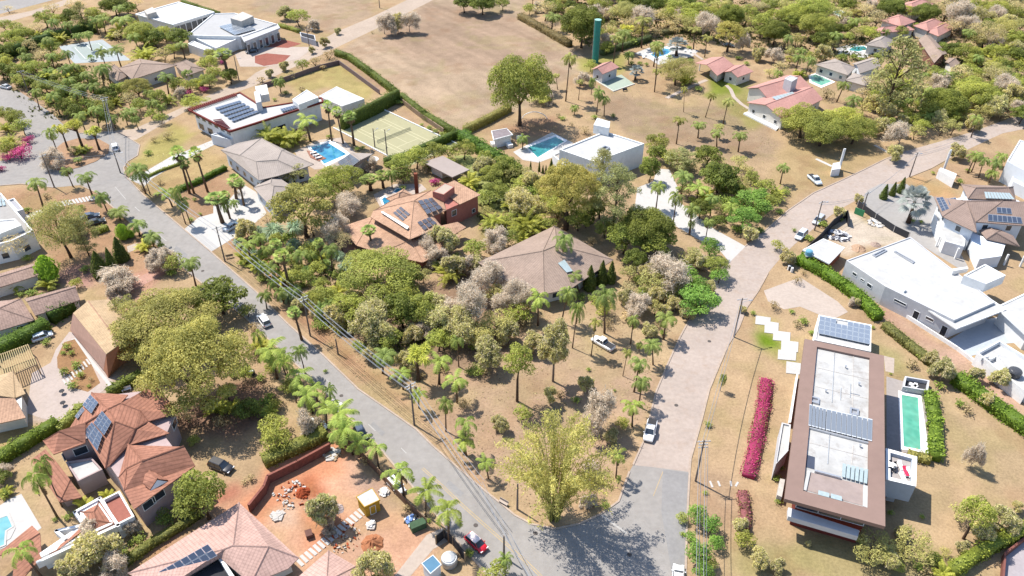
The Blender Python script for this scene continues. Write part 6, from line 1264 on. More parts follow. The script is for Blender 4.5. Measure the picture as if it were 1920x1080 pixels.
# top left
sheet('blue_grey_court', [(110, 87), (192, 74), (246, 113), (140, 119)], surf('pale_blue_court', S(212, 220, 224), .05, 1), .02)
o = sheet('court_surface', [(133, 88), (188, 79), (222, 104), (152, 113)], surf('grey_green_court', S(200, 212, 208), .05, 1), .026)
for a, b in (((140, 89), (160, 110)), ((184, 81), (214, 103)), ((140, 89), (184, 81)), ((160, 110), (214, 103)), ((162, 85), (188, 107))): ribbon('court_line', [a, b], .14, .02, WHITE, .02)['kind'] = 'structure'
h = house('brown_hip_house', 'low house with wide pinkish-brown hip roof, upper left', 'house', [(200, 128), (240, 110), (330, 125), (250, 150)], 4)
hip(h, [(222, 128), (262, 110), (332, 122), (248, 149)], 4.2, 5.6, T_BROWN, 'hip', CREAM, windows=4.5); hip(h, [(195, 132), (215, 121), (245, 140), (220, 152)], 3.2, 4.4, T_BROWN, 'hip', CREAM); hip(h, [(325, 120), (350, 112), (385, 130), (350, 142)], 3.2, 4.3, T_BROWN, 'hip', CREAM)
h = house('white_villa_complex', 'sprawling white flat-roofed villa with glass wall, top left', 'house', [(250, 20), (335, 5), (525, 50), (450, 90)], 5)
P, W = flat(h, [(253, 26), (334, 3), (402, 22), (324, 46)], 5.6, 0, WHITE, WROOF, .25, .5, over=.6, rim=WHITE); e, q_ = edgefor(W, (360, 47), 2.5); wins(h, W, e, 7, 2.4, .4, 4.0)
bx(h, 'roof_box', [(270, 20), (286, 13), (293, 22), (276, 27)], 5.3, 7.4, CONC); bx(h, 'roof_box', [(432, 34), (455, 22), (475, 30), (452, 40)], 5.0, 7.6, CONC)
flat(h, [(350, 66), (372, 48), (400, 25), (440, 24), (520, 45), (450, 68)], 5, 0, WHITE, surf('light_grey_roof', S(225, 224, 224), .06, 1), .3, .4)
P, W = flat(h, [(452, 68), (520, 44), (525, 52), (458, 78)], 5, 0, WHITE, WROOF, .3, .4, over=1.2, rim=GREYW); wins(h, P, facing(P)[0], 6, 1.6, .3, 3.2)
flat(h, [(368, 72), (405, 55), (446, 72), (405, 90)], 4, 0, WHITE, WROOF, .3, .4); flat(h, [(352, 82), (362, 76), (400, 92), (390, 96)], 3.4, 0, WHITE, WROOF, .2, .4)
q = rq(5.1, (410, 50), (452, 40), (480, 55), (440, 66)); quadgrid(h, q, 10, 3, SOL2)
sheet('stone_forecourt', [(440, 100), (480, 90), (525, 88), (590, 88), (560, 110), (500, 125), (450, 125)], CPAVE, .026)
sheet('red_soil_bed', [(478, 105), (500, 100), (545, 104), (530, 118), (495, 124), (478, 118)], surf('red_bed_soil', S(185, 112, 95), .2, 2), .034); sheet('red_soil_bed', [(500, 88), (530, 74), (565, 82), (540, 90)], surf('red_bed_soil', S(185, 112, 95), .2, 2), .034)
flat(house('entrance_wall', 'white and brown entrance wall near the sandy road', 'wall', [(560, 62), (590, 66), (592, 78), (562, 72)], 1), [(562, 60), (590, 66), (592, 76), (564, 68)], 2.2, 0, GREYW, DARK, .3, .3)
o = MB().prism(plan([(1879, 1050), (1925, 1012), (1925, 1090), (1876, 1085)]), 0, .12).out('bottom_terrace', surf('mauve_paving', S(214, 204, 208), .08, 2)); tag(o, 'pale mauve terrace slab at bottom right corner', 'terrace')
fence('brown-capped wall at bottom right corner terrace', [(1925, 1010), (1880, 1045), (1876, 1090)], 1.2, surf('brown_cap_wall', S(170, 110, 100), .1), .3, 'garden_wall', 'wall')

# ---------------------------------------------------------------- plants, crop by crop
region(0, 0, '''g 330 130 70;d 380 60 60;g 450 150 60;m 520 120 70;a 600 90 70;g 700 110 60;m 850 30 90;q 760 140 55;q 930 140 85;d 560 40 70;g 640 180 45;m 950 60 60;d 1020 20 50;g 130 260 60;y 60 270 60;y 200 240 50;m 160 240 40;ar 270 250 45;m 290 280 30;y 380 340 70;d 220 330 50;y 60 350 50;d 320 420 60;q 500 400 50;q 760 390 50;fb 680 430 30;q 870 370 60;g 1060 240 110;m 1160 280 80;g 1230 240 60;ar 1070 380 80;m 1340 270 80;y 1290 370 60;q 1360 330 60 b=440;f 1680 400 70;g 1560 470 70;fl 1670 460 30;y 1580 400 50;q 470 520 55;q 560 500 55;q 640 560 60;q 520 600 55;q 730 520 70 b=740;q 790 500 55;q 600 640 60 b=760;q 680 640 60;q 470 650 50 b=790;q 550 700 55;ar 350 560 60;y 250 500 70;g 100 520 60;g 30 470 60;g 150 600 50;m 210 620 40;g 300 640 50;q 400 720 60;g 470 780 60;m 560 830 60;q 600 860 60;q 700 830 60;g 780 790 60;m 780 880 50;u 1020 650 100;y 930 650 60;d 960 740 60;q 1230 570 70;g 1330 620 50;g 1420 640 50;ar 1500 600 50;g 1560 600 60;fl 1410 690 50;fl 1530 660 40;g 1180 720 60;q 1130 770 60 b=870;ar 1250 730 50;q 980 830 60 b=890;ba 1330 700 50;y 1460 770 95 h=3.5;y 1200 880 42;m 1720 560 60;g 1600 540 50;dr 460 980 50 b=1130;dr 560 940 70 b=1120;dr 700 990 60 b=1125;q 370 980 60 b=1180;g 40 850 60;g 110 870 60;ar 40 940 50;g 160 940 60;m 100 900 30;fl 200 1040 50;ar 60 1040 60;db 1250 1010 55;db 1150 1040 40;y 30 180 50;y 110 200 45;d 60 60 40 h=3;m 1080 150 35;ar 840 250 35;m 20 380 60;q 1250 500 40;bu 850 640 40;bu 350 480 45;y 410 430 50;d 280 380 40;q 330 620 50;g 410 640 50;bu 640 760 50;bu 860 700 40;bu 700 760 50;g 1040 780 50;bu 1300 640 45;q 1400 540 45;bu 1000 870 30''')
region(1, 0, '''sp 225 80 60 b=150;y 310 110 72 b=200;ba 960 150 80 b=255;ba 1010 190 50 b=270;sp 1060 150 55 b=245;ba 1150 140 85 b=240;sp 510 310 40;sp 415 370 28;sp 220 490 35;db 40 590 40;g 345 480 45;db 440 450 60;db 540 400 60;db 260 560 40;q 170 600 50 b=700;ba 410 185 45;m 1700 20 90;m 1560 10 70;g 1850 20 50;f 530 800 45 b=1060;f 620 830 45 b=1075;f 705 860 50 b=1090;ro 380 890 100 b=1060;ar 100 990 90;ar 200 1010 80;ar 300 1000 60;d 340 950 45;bu 1300 950 30;bu 1350 975 32;bu 1400 1000 32;bu 1070 760 35;bu 1240 930 20;bu 550 1020 30;bu 220 690 28;db 340 660 30;sp 1870 800 30;sp 620 230 25;db 870 240 14;bu 140 740 20;db 30 640 35;sp 110 545 30;db 500 500 28''')
region(2, 0, '''g 60 600 220 b=940;g 230 590 90;d 250 60 80;g 330 50 60;m 530 160 155 b=360;g 690 30 60;ba 720 90 50;o 850 80 90;m 880 20 80;m 1050 20 90;ba 1010 120 110;g 1170 110 70;y 1250 50 80;y 1330 120 80;y 1400 60 70;y 1480 90 60;d 1450 150 60;m 1640 110 90;ba 1440 180 110;o 1740 150 60;d 1830 60 90;g 1880 160 80;g 1870 230 50;dr 850 230 55;t 990 160 60 b=360;q 840 240 70 b=390;t 775 290 50 b=480;q 1080 330 60 b=500;t 1100 400 40 b=690;q 880 400 40 b=480;bf 1245 320 78 b=420;bf 930 520 55 b=600;t 1380 230 50 b=370;t 1465 290 40 b=430;u 1640 220 100 b=390;ba 1740 300 55 b=390;sp 1870 400 50;y 590 480 45;g 710 350 50;bu 820 310 50;bu 900 300 50;o 1240 510 120 b=640;ar 1300 560 60;t 415 450 50 b=760;t 505 620 30 b=750;ba 530 580 60;t 345 570 30 b=670;q 645 690 45 b=860;q 700 740 48 b=870;q 600 600 30 b=710;t 1085 540 35 b=680;t 1310 670 25 b=840;t 1475 720 35 b=880;t 1610 770 45 b=930;q 1410 930 65 b=1035;t 1255 910 50 b=1080;q 1555 980 62 b=1100;q 1720 1010 68 b=1140;q 470 800 38 b=860;g 220 730 85 h=3;ba 290 730 40 b=790;q 80 1040 50;bu 620 870 30;bu 380 880 30;db 450 930 22;db 550 970 50;g 1090 1060 80;db 350 860 25;m 1330 20 60;o 1560 40 70;g 1540 130 50;d 1250 150 70;d 660 200 50;bu 1340 450 30;bu 1180 420 26;bu 960 470 26;bu 900 465 24;bu 1010 475 22;t 1570 950 40 b=1040;ar 1500 460 20;bu 1700 430 28;bu 1760 470 26;m 440 40 50;g 130 60 40;fl 480 10 22;g 620 20 50;y 1560 220 40;o 1780 230 40;bu 760 860 25;ba 730 300 70;d 1170 180 50;bu 1400 660 36;bu 1330 350 26;o 1180 510 60''')
region(3, 0, '''y 350 50 120;m 60 230 90;y 200 90 100;g 380 180 120;g 50 120 70;q 160 280 50;m 410 290 70;q 520 260 60;q 650 150 60;bu 560 420 50;bu 650 420 36;q 240 380 50;d 100 500 60;q 230 430 50;q 310 440 50;d 330 500 50;d 820 130 80;m 920 50 90;y 720 230 60;q 880 230 40;m 1190 90 90;ba 1400 80 120;ba 1500 170 90;d 1350 50 80;y 1750 60 90;ba 1700 100 80;d 1820 50 80;g 1880 100 60;bu 830 410 36;a 990 500 215 b=870;d 800 620 90;sp 1150 700 80;m 1400 370 70;g 1490 390 80;d 1650 240 120;o 1780 200 90;g 1870 280 70;ar 1640 400 60;g 1550 460 70;ar 1700 470 70;g 1750 470 50;ar 1800 350 60;m 1860 400 60;d 1450 540 80;ba 1290 610 90;g 1250 530 45;m 1330 760 150;y 1560 690 130;g 1640 740 95;ba 1760 640 110;sp 1850 700 90;d 1700 560 80;g 1880 600 60;bu 1850 560 50;q 550 630 60;db 450 690 70;g 270 900 190 h=9;g 420 960 180 h=9;y 560 900 180 h=9;g 660 960 150 h=8;bu 1030 800 34;ba 1000 1000 110;d 720 700 60;sp 800 760 70;g 1220 820 80;bu 1320 330 40;bu 700 440 30;y 1100 200 40;o 560 100 70;d 450 130 60;g 20 40 70;o 130 40 70;m 600 30 60;d 680 60 50;ba 780 40 60;d 1000 130 40 h=4;o 1280 200 50;o 1560 280 70;d 1400 200 70;sp 1600 120 90;o 1900 180 60;d 1800 460 50;q 1580 430 50;ba 1700 300 60;ar 1500 560 40;d 1600 620 60;o 1780 540 60;sp 1720 780 90;ba 1880 800 70;o 20 540 40 h=3;ar 240 540 40;q 80 540 40;bu 900 580 30;fb 720 600 40;d 1240 450 50;g 1000 230 50;d 1120 420 60;m 1270 400 50''')
region(0, 1, '''q 250 290 85 b=465;q 500 190 55 b=320;q 640 240 80 b=390;q 760 380 60 b=500;q 880 500 80 b=570;ba 380 90 90 b=185;q 1030 170 80 b=370;q 1080 230 50 b=380;db 1190 270 40;ro 1260 360 75 b=470;q 1320 350 50 b=600;q 1380 420 60 b=600;f 1335 60 60 b=370;f 1480 60 55 b=360;f 1390 130 50 b=370;f 1620 400 80 b=590;f 1680 380 40 b=560;f 1740 270 60 b=410;f 1790 290 45 b=460;q 1750 430 40 b=500;q 580 110 40 b=150;fl 140 50 85;fl 60 90 50;fl 0 180 40;g 30 20 60;o 430 590 190 b=850;a 600 660 110 b=840;d 90 750 100;tp 340 915 100;cy 725 870 80 b=985;cy 880 760 70 b=870;cy 810 830 50 b=960;tp 910 640 62;tp 970 665 42;q 1020 600 75 b=690;q 1130 700 75 b=790;ar 1080 750 50;ba 870 990 160 b=1080;ba 1200 850 100;g 1300 880 70;q 1420 890 85;ar 350 1030 55;bu 600 470 36;db 340 380 34;ro 1850 740 90 b=900;bu 1820 880 45;sp 1850 640 80;db 1780 340 50;bu 1500 520 18;bu 1460 410 22;db 1060 310 40;bu 1110 60 34;d 540 40 40 h=3;ar 600 30 50 b=60;bu 200 490 35;ar 100 1060 45;q 1690 430 40 b=560;ba 1140 870 60;bu 1280 960 45;bu 640 930 45;bu 200 850 40;sp 520 600 80;bu 1200 750 35;bu 1430 560 26;bu 40 480 26;g 570 1040 40''')
region(1, 1, '''u 330 430 235 b=700;y 620 260 160;y 500 330 150;o 280 210 90;ba 720 440 150 b=540;ba 560 620 130;d 420 600 90;f 850 260 75 b=350;f 945 230 60 b=330;g 1080 150 90 h=7;g 1200 90 90;g 1330 50 80;g 1440 50 55;bu 1560 190 40;g 1760 220 80;g 1800 340 85;fl 1340 275 46;ar 1600 260 60;bu 1640 310 36;g 1720 90 50;g 1560 30 80;f 860 640 65 b=810;sp 1380 700 110 b=820;ba 1250 740 100;ar 1000 810 50;ag 130 640 100;ag 290 610 80;ag 430 760 80;ag 280 740 60;ag 620 830 50;ag 20 640 50;q 60 800 60;f 200 830 65;q 330 830 70;q 550 780 75 b=980;q 420 830 50;q 130 920 65;g 270 1000 65;bu 450 1030 60;y 920 960 290 h=9;m 1150 1010 90;ar 1440 940 80;ba 1340 830 90;g 1640 780 75;ba 1800 700 110;g 1350 900 36;ba 1700 980 170;ar 1870 960 55;y 1740 610 40;ba 870 150 50 h=4;m 1100 230 60;q 1010 220 50 b=330;ar 480 840 50;d 640 720 80;fb 380 950 50;fb 520 900 50;q 30 900 50;ar 180 1000 50;ag 700 860 40;bu 560 960 36;f 130 760 50;f 480 740 45;ag 560 690 50;g 760 840 50;ba 1560 900 70;bu 1500 830 36;sp 1650 900 60;bu 1860 190 26;bu 40 1000 50;d 90 560 60;bu 1290 150 50;g 1450 130 40;bu 1100 320 30;bu 760 30 26;bu 800 20 22''')
region(2, 1, '''sp 60 430 140;ar 120 560 110;g 60 480 80;g 20 180 50;cy 295 150 30 b=230;cy 140 150 12 b=200;cy 205 150 12 b=210;cy 232 180 12 b=220;cy 255 180 12 b=225;bu 150 330 70;u 420 290 215 b=640;y 410 440 150;y 250 420 60;a 780 360 190 b=680;a 680 200 150 b=560;g 700 620 75;m 1040 170 75 b=290;m 1090 60 60;a 1280 100 120 h=7;g 1200 100 60;m 1470 80 90;m 1560 230 125;q 1100 320 65 b=490;q 1235 400 62 b=620;q 1290 230 80 b=380;ro 1400 330 85 b=440;q 1510 400 60 b=540;q 1360 480 70 b=680;q 1475 580 50 b=720;ro 1630 460 60 b=590;br 1800 430 130 h=6;br 1740 550 110 h=6;br 1860 380 60;bu 1690 630 46;o 1730 300 75;bu 1820 270 36;m 1020 620 200 h=10;m 850 690 115 h=8;m 1080 720 130 h=8;m 930 850 80;ba 1220 930 200 b=1080;sp 1380 880 80;br 1500 770 80;y 1530 900 85;br 1560 980 60;br 1410 1060 90;o 1050 1010 100;q 385 700 80 b=960;cy 590 970 60 b=1090;cy 680 930 55 b=1050;cy 750 930 45 b=1040;q 510 980 85 b=1110;bu 20 1000 55;bu 350 1050 50;g 500 560 90;m 620 480 70;db 200 240 60;db 330 540 60;bu 1590 350 40;bu 1260 330 36;bu 1350 410 34;db 1430 430 36;sp 150 260 80;ba 1100 960 90;o 880 960 60;q 1350 590 30 b=680;db 600 720 40;bu 1860 640 40;sp 1780 660 60;m 560 560 60''')
region(3, 1, '''q 120 170 60 b=300;ar 60 360 60;bu 130 350 45;g 20 430 60;bu 90 500 36;cy 885 340 38 b=410;cy 950 320 32 b=385;cy 1015 290 36 b=365;bf 1120 390 110 b=590;q 1550 80 60 b=220;q 1630 120 50 b=250;q 1700 130 60 b=260;q 1760 90 50;q 1690 210 50 b=290;bu 1440 275 32;bu 1240 210 20;bu 420 590 46;sp 680 400 36;sp 530 500 46;y 75 750 42;sp 150 830 60;bu 310 700 42;db 220 1010 45;q 1580 70 50 b=210;bu 550 560 24;bu 1090 570 22;bu 1150 580 20;db 1480 60 50;sp 1420 40 60;bu 200 640 22;db 270 960 30;bu 1770 470 14;sp 960 60 70;bu 960 40 50;bu 1500 190 24''')
region(0, 2, '''u 1220 230 370 h=11;u 1430 510 380 b=860;m 1640 50 190 h=8;bu 500 430 38;bu 530 480 32;bu 570 565 42;bu 480 620 42;bu 600 640 38;bu 540 720 46;db 680 680 26;bu 665 730 20;bu 470 480 24;g 1850 160 55;bu 1820 600 60;m 1850 900 80;bu 230 30 50;bu 310 55 40;bu 150 40 30;bu 340 400 40;q 1440 30 60;g 1700 780 60;db 1550 850 90;bu 560 600 20;bu 30 1010 50;db 1650 1000 60;ba 900 20 70;bu 1060 420 60;g 1180 640 60;db 1400 960 70;bu 1750 640 40;o 1000 380 110 h=8;o 930 150 90 h=8''')
region(1, 2, '''ro 110 470 120 b=680;ro 20 340 60;ro 320 640 115 b=800;ro 440 740 75 b=850;ro 590 900 120 b=1075;ro 690 1030 110;ro 560 780 50;g 430 90 85;q 490 150 60 b=250;sp 850 220 190 b=390;y 700 130 120 h=7;m 1090 150 130 h=8;g 1250 150 110 h=8;y 1130 60 90;q 930 490 95 b=640;bu 760 420 55;dr 1200 490 95 b=690;ro 1360 540 115 b=720;q 1510 390 60 b=590;ro 1500 680 105 b=860;ro 1090 640 80 b=760;ro 1210 780 65 b=900;q 1410 870 75 b=1075;ro 1550 1030 90;sp 1720 460 120 b=590;sp 1400 240 140;sp 1550 260 170;ba 1650 90 170 b=300;o 1800 250 120;ba 1850 80 120;g 130 1030 95 b=1110;bu 60 930 60;bu 1660 600 70;db 1720 620 40;sp 1820 1010 70;q 60 60 60;q 190 20 60;q 280 10 60 b=110;bu 520 620 20;g 470 40 60;bu 640 300 40;db 560 200 60;q 820 450 50 b=520;ba 1240 300 80;db 1400 580 50;bu 420 900 40;q 270 720 60 b=860;ba 370 960 90 b=1070;db 1250 650 30;bu 100 800 40;o 1650 330 120;sp 1330 130 120;sp 1900 330 90;bu 1600 620 40;ba 1480 160 120;bu 1640 430 50;db 1560 860 70;ro 220 560 60;ro 200 520 90 b=700;ro 390 780 95 b=940;ro 500 900 90 b=1060;q 330 460 60 b=640''')
region(2, 2, '''g 40 530 105 b=850;sp 320 370 130 b=700;ro 200 60 95 b=280;q 380 40 75 b=265;q 470 150 55 b=450;q 720 40 95 b=340;y 690 140 70;ba 950 110 110;q 910 240 60 b=420;q 1160 220 95 b=385;sp 1030 300 60;br 1400 80 135 h=6;t 610 290 45 b=510;q 1080 420 72 b=575;t 850 490 35 b=660;q 940 580 85 b=780;q 975 700 80 b=890;ro 920 890 85 b=1040;bu 575 605 22;sp 540 700 60 b=770;sp 290 790 60 b=880;db 360 790 46;ba 660 880 135 b=1080;g 80 930 60 h=3;bu 770 765 14;q 1580 670 30 b=770;bu 1475 1015 36;g 830 1010 45;sp 1090 50 70;sp 1730 150 30;bu 1810 180 26;sp 1320 160 60;db 80 230 90;g 120 120 60;ba 30 60 140 b=220;bu 520 60 50;db 1100 270 60;bu 620 70 50;sp 870 60 60;bu 700 170 40;db 720 260 50;q 960 420 30 b=480;bu 480 830 40;sp 180 420 90;db 870 200 60;o 1080 140 60;bu 1130 330 30''')
region(3, 2, '''bu 270 240 46;bu 180 170 26;sp 670 100 36;sp 1320 620 90;sp 1230 530 60;bu 1450 860 44;sp 1750 680 75;db 50 120 50;bu 330 330 26;bu 790 290 20;db 860 270 26;db 1090 560 50;bu 1150 500 40;sp 1540 640 60;sp 1640 840 60;bu 1000 340 30;db 220 260 40;ba 640 90 36;bu 920 640 14;db 1400 620 50;bu 1290 720 46;db 1500 900 50''')
region(0, 3, '''g 1490 430 185 b=650;m 1450 520 110;bu 1230 640 80;bu 1040 790 50;sp 720 860 190;d 860 960 90;ba 650 800 120;ba 950 720 70;ro 240 290 95 b=640;ro 190 880 110;bu 30 450 50;ar 620 540 60;bu 500 630 36;bu 410 650 26;ar 800 470 45;g 1450 60 40;db 1880 340 40;ba 20 280 60;bu 560 610 30;db 620 900 90;bu 930 890 36;bu 980 830 30;ar 40 440 40;q 300 250 70 b=560;m 0 340 60;db 1830 370 30;fb 1330 460 60;bu 1390 580 36;ba 880 1020 120;sp 500 1000 90;bu 870 640 20''')
region(1, 3, '''ro 750 60 95 b=190;ro 900 130 95 b=280;ro 1090 290 120 b=500;ro 1250 430 110 b=630;ro 1430 590 125 b=820;g 150 40 90 b=140;sp 460 560 110 b=690;ro 1570 50 95 b=175;ro 1740 230 75 b=350;sp 860 1020 160 b=1150;y 1780 1050 90;q 1870 970 60;db 830 200 50;ba 1250 640 30;bu 1290 660 26;q 620 20 80;db 1140 560 40;ba 560 690 60;bu 1600 900 40;db 1450 930 30;bu 1360 1060 26''')
region(2, 3, '''bb 330 240 400 b=650;ba 590 280 85;br 1390 620 70 h=3.5;br 1500 690 65 h=3.5;g 1280 640 40;br 1400 900 85 h=4;br 1530 830 55;g 1470 980 60;br 1440 1050 70 h=4;g 1750 800 65;sp 1850 930 80;ro 800 170 75 b=345;bu 1450 450 26;bu 1280 760 26;ba 560 520 60;q 800 330 20 b=420;br 1340 780 40;sp 1700 700 60;bu 700 540 40;sp 760 20 60''')
region(3, 3, '''bu 70 340 36;bu 100 265 30;bu 80 510 36;ba 1570 160 65 h=6;g 1580 590 110 b=800;sp 1750 650 120;o 1440 600 70;sp 1650 730 90;o 800 870 160 h=5;sp 900 960 90;o 1080 850 140 h=5;m 1250 950 50;g 970 1000 50;sp 300 840 24;bu 920 600 28;bu 1160 630 24;sp 90 1000 60;ar 1320 1040 60;sp 1480 860 50;bu 1140 1000 50;sp 1000 760 60;bu 700 800 50;sp 1880 560 50;bu 1850 640 30;db 1200 1040 50;o 1330 900 40''')

def pin(P, x, y):
    r = False
    for k in range(len(P)):
        (ax, ay), (bx, by) = P[k-1], P[k]
        if (ay > y) != (by > y) and x < (bx-ax)*(y-ay)/(by-ay)+ax: r = not r
    return r
CLEAR = [[(1185, 310), (1270, 310), (1285, 375), (1400, 455), (1370, 495), (1260, 425), (1185, 395)], [(860, 640), (1010, 610), (1240, 640), (1200, 900), (900, 880)], [(1180, 85), (1320, 80), (1330, 125), (1180, 125)], [(1295, 100), (1420, 100), (1420, 170), (1295, 160)], [(1385, 135), (1560, 135), (1550, 240), (1385, 240)], [(1505, 105), (1660, 100), (1660, 172), (1505, 172)], [(1560, 72), (1690, 60), (1690, 112), (1560, 112)],
         [(1640, 22), (1800, 22), (1800, 78), (1640, 78)], [(1700, 60), (1810, 60), (1810, 130), (1700, 130)], [(1550, 12), (1600, 10), (1600, 38), (1550, 38)], [(105, 68), (255, 68), (255, 124), (105, 124)], [(195, 105), (395, 105), (395, 160), (195, 160)], [(245, 0), (540, 0), (600, 130), (430, 130), (245, 40)],
         [(620, 430), (700, 340), (910, 330), (910, 470), (800, 500), (640, 480)], [(890, 490), (1040, 415), (1160, 490), (1070, 580), (950, 540)], [(780, 285), (890, 285), (890, 340), (780, 340)], [(40, 150), (0, 140), (0, 300), (250, 330), (300, 250), (120, 230)], [(1430, 230), (1430, 0), (1300, 120), (1200, 130), (1200, 230)],
         [(1100, 620), (1160, 620), (1160, 670), (1100, 670)], [(400, 540), (480, 520), (860, 860), (800, 900)]]
def fill(poly, n, kinds, r0, r1, seed, sep=.75):
    rr = random.Random(seed); xs_ = [p[0] for p in poly]; ys_ = [p[1] for p in poly]; got = []; tries = 0; near = [(p[2], p[3], 8) for p in PLANTS]
    while len(got) < n and tries < n*60:
        tries += 1; x = rr.uniform(min(xs_), max(xs_)); y = rr.uniform(min(ys_), max(ys_))
        if not pin(poly, x, y) or any(pin(c, x, y) for c in CLEAR): continue
        r = rr.uniform(r0, r1)
        if any((x-a)**2+(1.5*(y-b))**2 < (sep*(r+c))**2 for a, b, c in got) or any((x-a)**2+(1.4*(y-b))**2 < (r*.7)**2 for a, b, c in near): continue
        got.append((x, y, r)); place(rr.choice(kinds), x, y, r)
WOODK = ['green', 'yellow', 'olive', 'dry', 'dry', 'bare', 'sparse', 'mango', 'yellow', 'olive', 'queen', 'umbrella', 'sparse', 'dry']
fill([(985, -10), (1920, -10), (1920, 215), (1830, 230), (1660, 250), (1560, 130), (1400, 95), (1330, 60), (1230, 60), (1060, 60)], 190, WOODK, 9, 19, 5)
fill([(1640, 130), (1920, 100), (1920, 200), (1800, 240), (1660, 250)], 34, ['green', 'yellow', 'olive', 'dry', 'sparse', 'areca', 'queen'], 10, 19, 6)
fill([(0, 60), (160, 22), (250, 10), (330, 120), (400, 110), (400, 190), (320, 200), (230, 235), (140, 215), (60, 175), (0, 140)], 58, ['green', 'queen', 'queen', 'queen', 'mango', 'yellow', 'queen', 'areca', 'dry'], 9, 16, 7)
fill([(420, 440), (540, 430), (660, 490), (640, 620), (560, 600), (470, 500)], 34, ['fan', 'green', 'agave', 'bush', 'queen', 'sparse', 'areca', 'green'], 10, 18, 8)
fill([(640, 480), (900, 480), (1000, 560), (980, 660), (840, 660), (740, 690), (640, 620)], 14, ['sparse', 'olive', 'sparse', 'dry', 'yellow', 'sparse'], 14, 26, 9, .8)
fill([(870, 290), (1050, 330), (1060, 430), (960, 450), (900, 470), (900, 400)], 30, ['green', 'areca', 'bush', 'sparse', 'olive', 'yellow'], 10, 20, 10)
fill([(1170, 290), (1400, 300), (1460, 370), (1360, 460), (1290, 400), (1260, 330)], 22, ['green', 'olive', 'bush', 'areca', 'mango'], 10, 20, 11)
fill([(1180, 460), (1330, 480), (1350, 540), (1290, 600), (1170, 560)], 18, ['sparse', 'bush', 'dry', 'olive', 'bare', 'bright'], 12, 20, 12)
fill([(0, 180), (60, 200), (60, 290), (0, 300)], 8, ['green', 'areca', 'mango', 'flower'], 9, 15, 13)
fill([(440, 560), (520, 640), (560, 740), (480, 780), (400, 760), (470, 640)], 14, ['bush', 'green', 'areca', 'drybush'], 10, 17, 14)
label_plants()
HY = S(185, 190, 80, 2.1)
hedge('tall dark clipped hedge along the upper end of tennis court', [(642, 243), (700, 216), (748, 190)], 1.8, 4.6, S(130, 145, 55, 2.1))
hedge('long clipped hedge between tennis court plot and bare field', [(752, 186), (800, 224), (856, 257)], 2.2, 2.4)
hedge('clipped hedge along the left edge of the bare field', [(630, 104), (655, 112), (700, 145), (742, 178)], 2, 2.3)
hedge('hedge along the near end of the tennis court', [(722, 312), (765, 300), (800, 283), (862, 256)], 2, 2.6, S(120, 140, 50, 2.1))
hedge('thick leafy hedge left of the white gazebo', [(866, 262), (900, 285), (940, 310), (972, 330)], 3.2, 3.2, S(120, 155, 45, 2.1), leaf=.4)
hedge('dry yellowish hedge at the lower corner of bare field', [(872, 250), (910, 232), (955, 208)], 2.4, 2.4, S(190, 178, 90, 2.1))
hedge('dry brown hedge at right edge of the bare field', [(975, 35), (1020, 60), (1068, 88)], 3, 2.4, S(178, 155, 100, 2.1), leaf=.35)
hedge('clipped hedge left of the red tile villa', [(-15, 880), (30, 850), (75, 822), (112, 800)], 2.4, 2.2, S(140, 160, 40, 2.1)); hedge('short clipped hedge between barn yard and red villa', [(112, 812), (148, 780), (153, 768)], 1.8, 1.8, HY)
hedge('clipped hedge at the near end of the terracotta barn', [(206, 744), (240, 724), (268, 708)], 1.8, 2)
hedge('wide clipped hedge above the pergola', [(-10, 668), (40, 645), (92, 616)], 3.2, 2.8, S(120, 150, 40, 2.1)); hedge('dark block hedge left of the barn end', [(96, 605), (120, 590), (143, 578)], 3.4, 3.2, S(105, 135, 40, 2.1))
hedge('yellow-green hedge on top of the red soil bank', [(496, 872), (540, 852), (580, 835), (612, 818)], 2.6, 2.2, S(185, 185, 85, 2.1)); hedge('low hedge between pink roof and red soil strip', [(236, 1058), (290, 1020), (340, 990), (378, 965)], 1.6, 1.3, S(165, 165, 80, 2.1))
hedge('bright hedge beside the long white house wall', [(1495, 492), (1540, 515), (1585, 545), (1618, 572), (1645, 602)], 2.6, 2.3, S(140, 175, 35, 2.1), leaf=.35)
hedge('drab hedge along the pink path, middle stretch', [(1657, 614), (1700, 650), (1752, 690)], 2, 1.7, S(160, 158, 85, 2.1)); hedge('bright hedge along the pink path, lower stretch', [(1788, 715), (1830, 745), (1880, 782), (1935, 820)], 3, 2.3, S(138, 168, 40, 2.1), leaf=.35)
hedge('tall leafy hedge on right side of lap pool', [(1741, 745), (1750, 795), (1751, 865)], 2.2, 1.9, S(150, 178, 45, 2.1), leaf=.4); hedge('yellowish hedge at the near end of lap pool', [(1700, 856), (1722, 862), (1742, 868)], 1.6, 1.4, S(205, 195, 100, 2.1))
hedge('long hedge in front of the bottom right terrace', [(1780, 1078), (1830, 1045), (1880, 1018), (1930, 995)], 2, 2.2, S(175, 185, 60, 2.1))
hedge('tall dark hedge above the blue-grey court', [(-10, 118), (70, 88), (120, 72), (165, 60), (180, 62)], 2.2, 3.8, S(110, 135, 60, 2.1))
hedge('low hedge below the left fan palms', [(333, 360), (370, 345), (402, 328), (424, 318)], 1.5, 1.3, S(120, 150, 30, 2.1)); hedge('hedge at left of the green water tower garden', [(1128, 104), (1165, 92), (1218, 76)], 2.4, 2.2, S(130, 145, 85, 2.1))
hedge('low hedge behind the top left white villa', [(342, 5), (375, 16), (412, 28)], 1.5, 1.3); hedge('low clipped hedge right of the top left white villa', [(522, 50), (545, 56), (562, 62)], 1.6, 1.4, HY)
hedge('small clipped hedge beside the two parked dark cars', [(173, 440), (190, 436), (203, 430)], 1.6, 1.4, HY); hedge('hedge line on the left of the white stepping drive', [(270, 336), (300, 322), (345, 306)], .8, .7, HY)
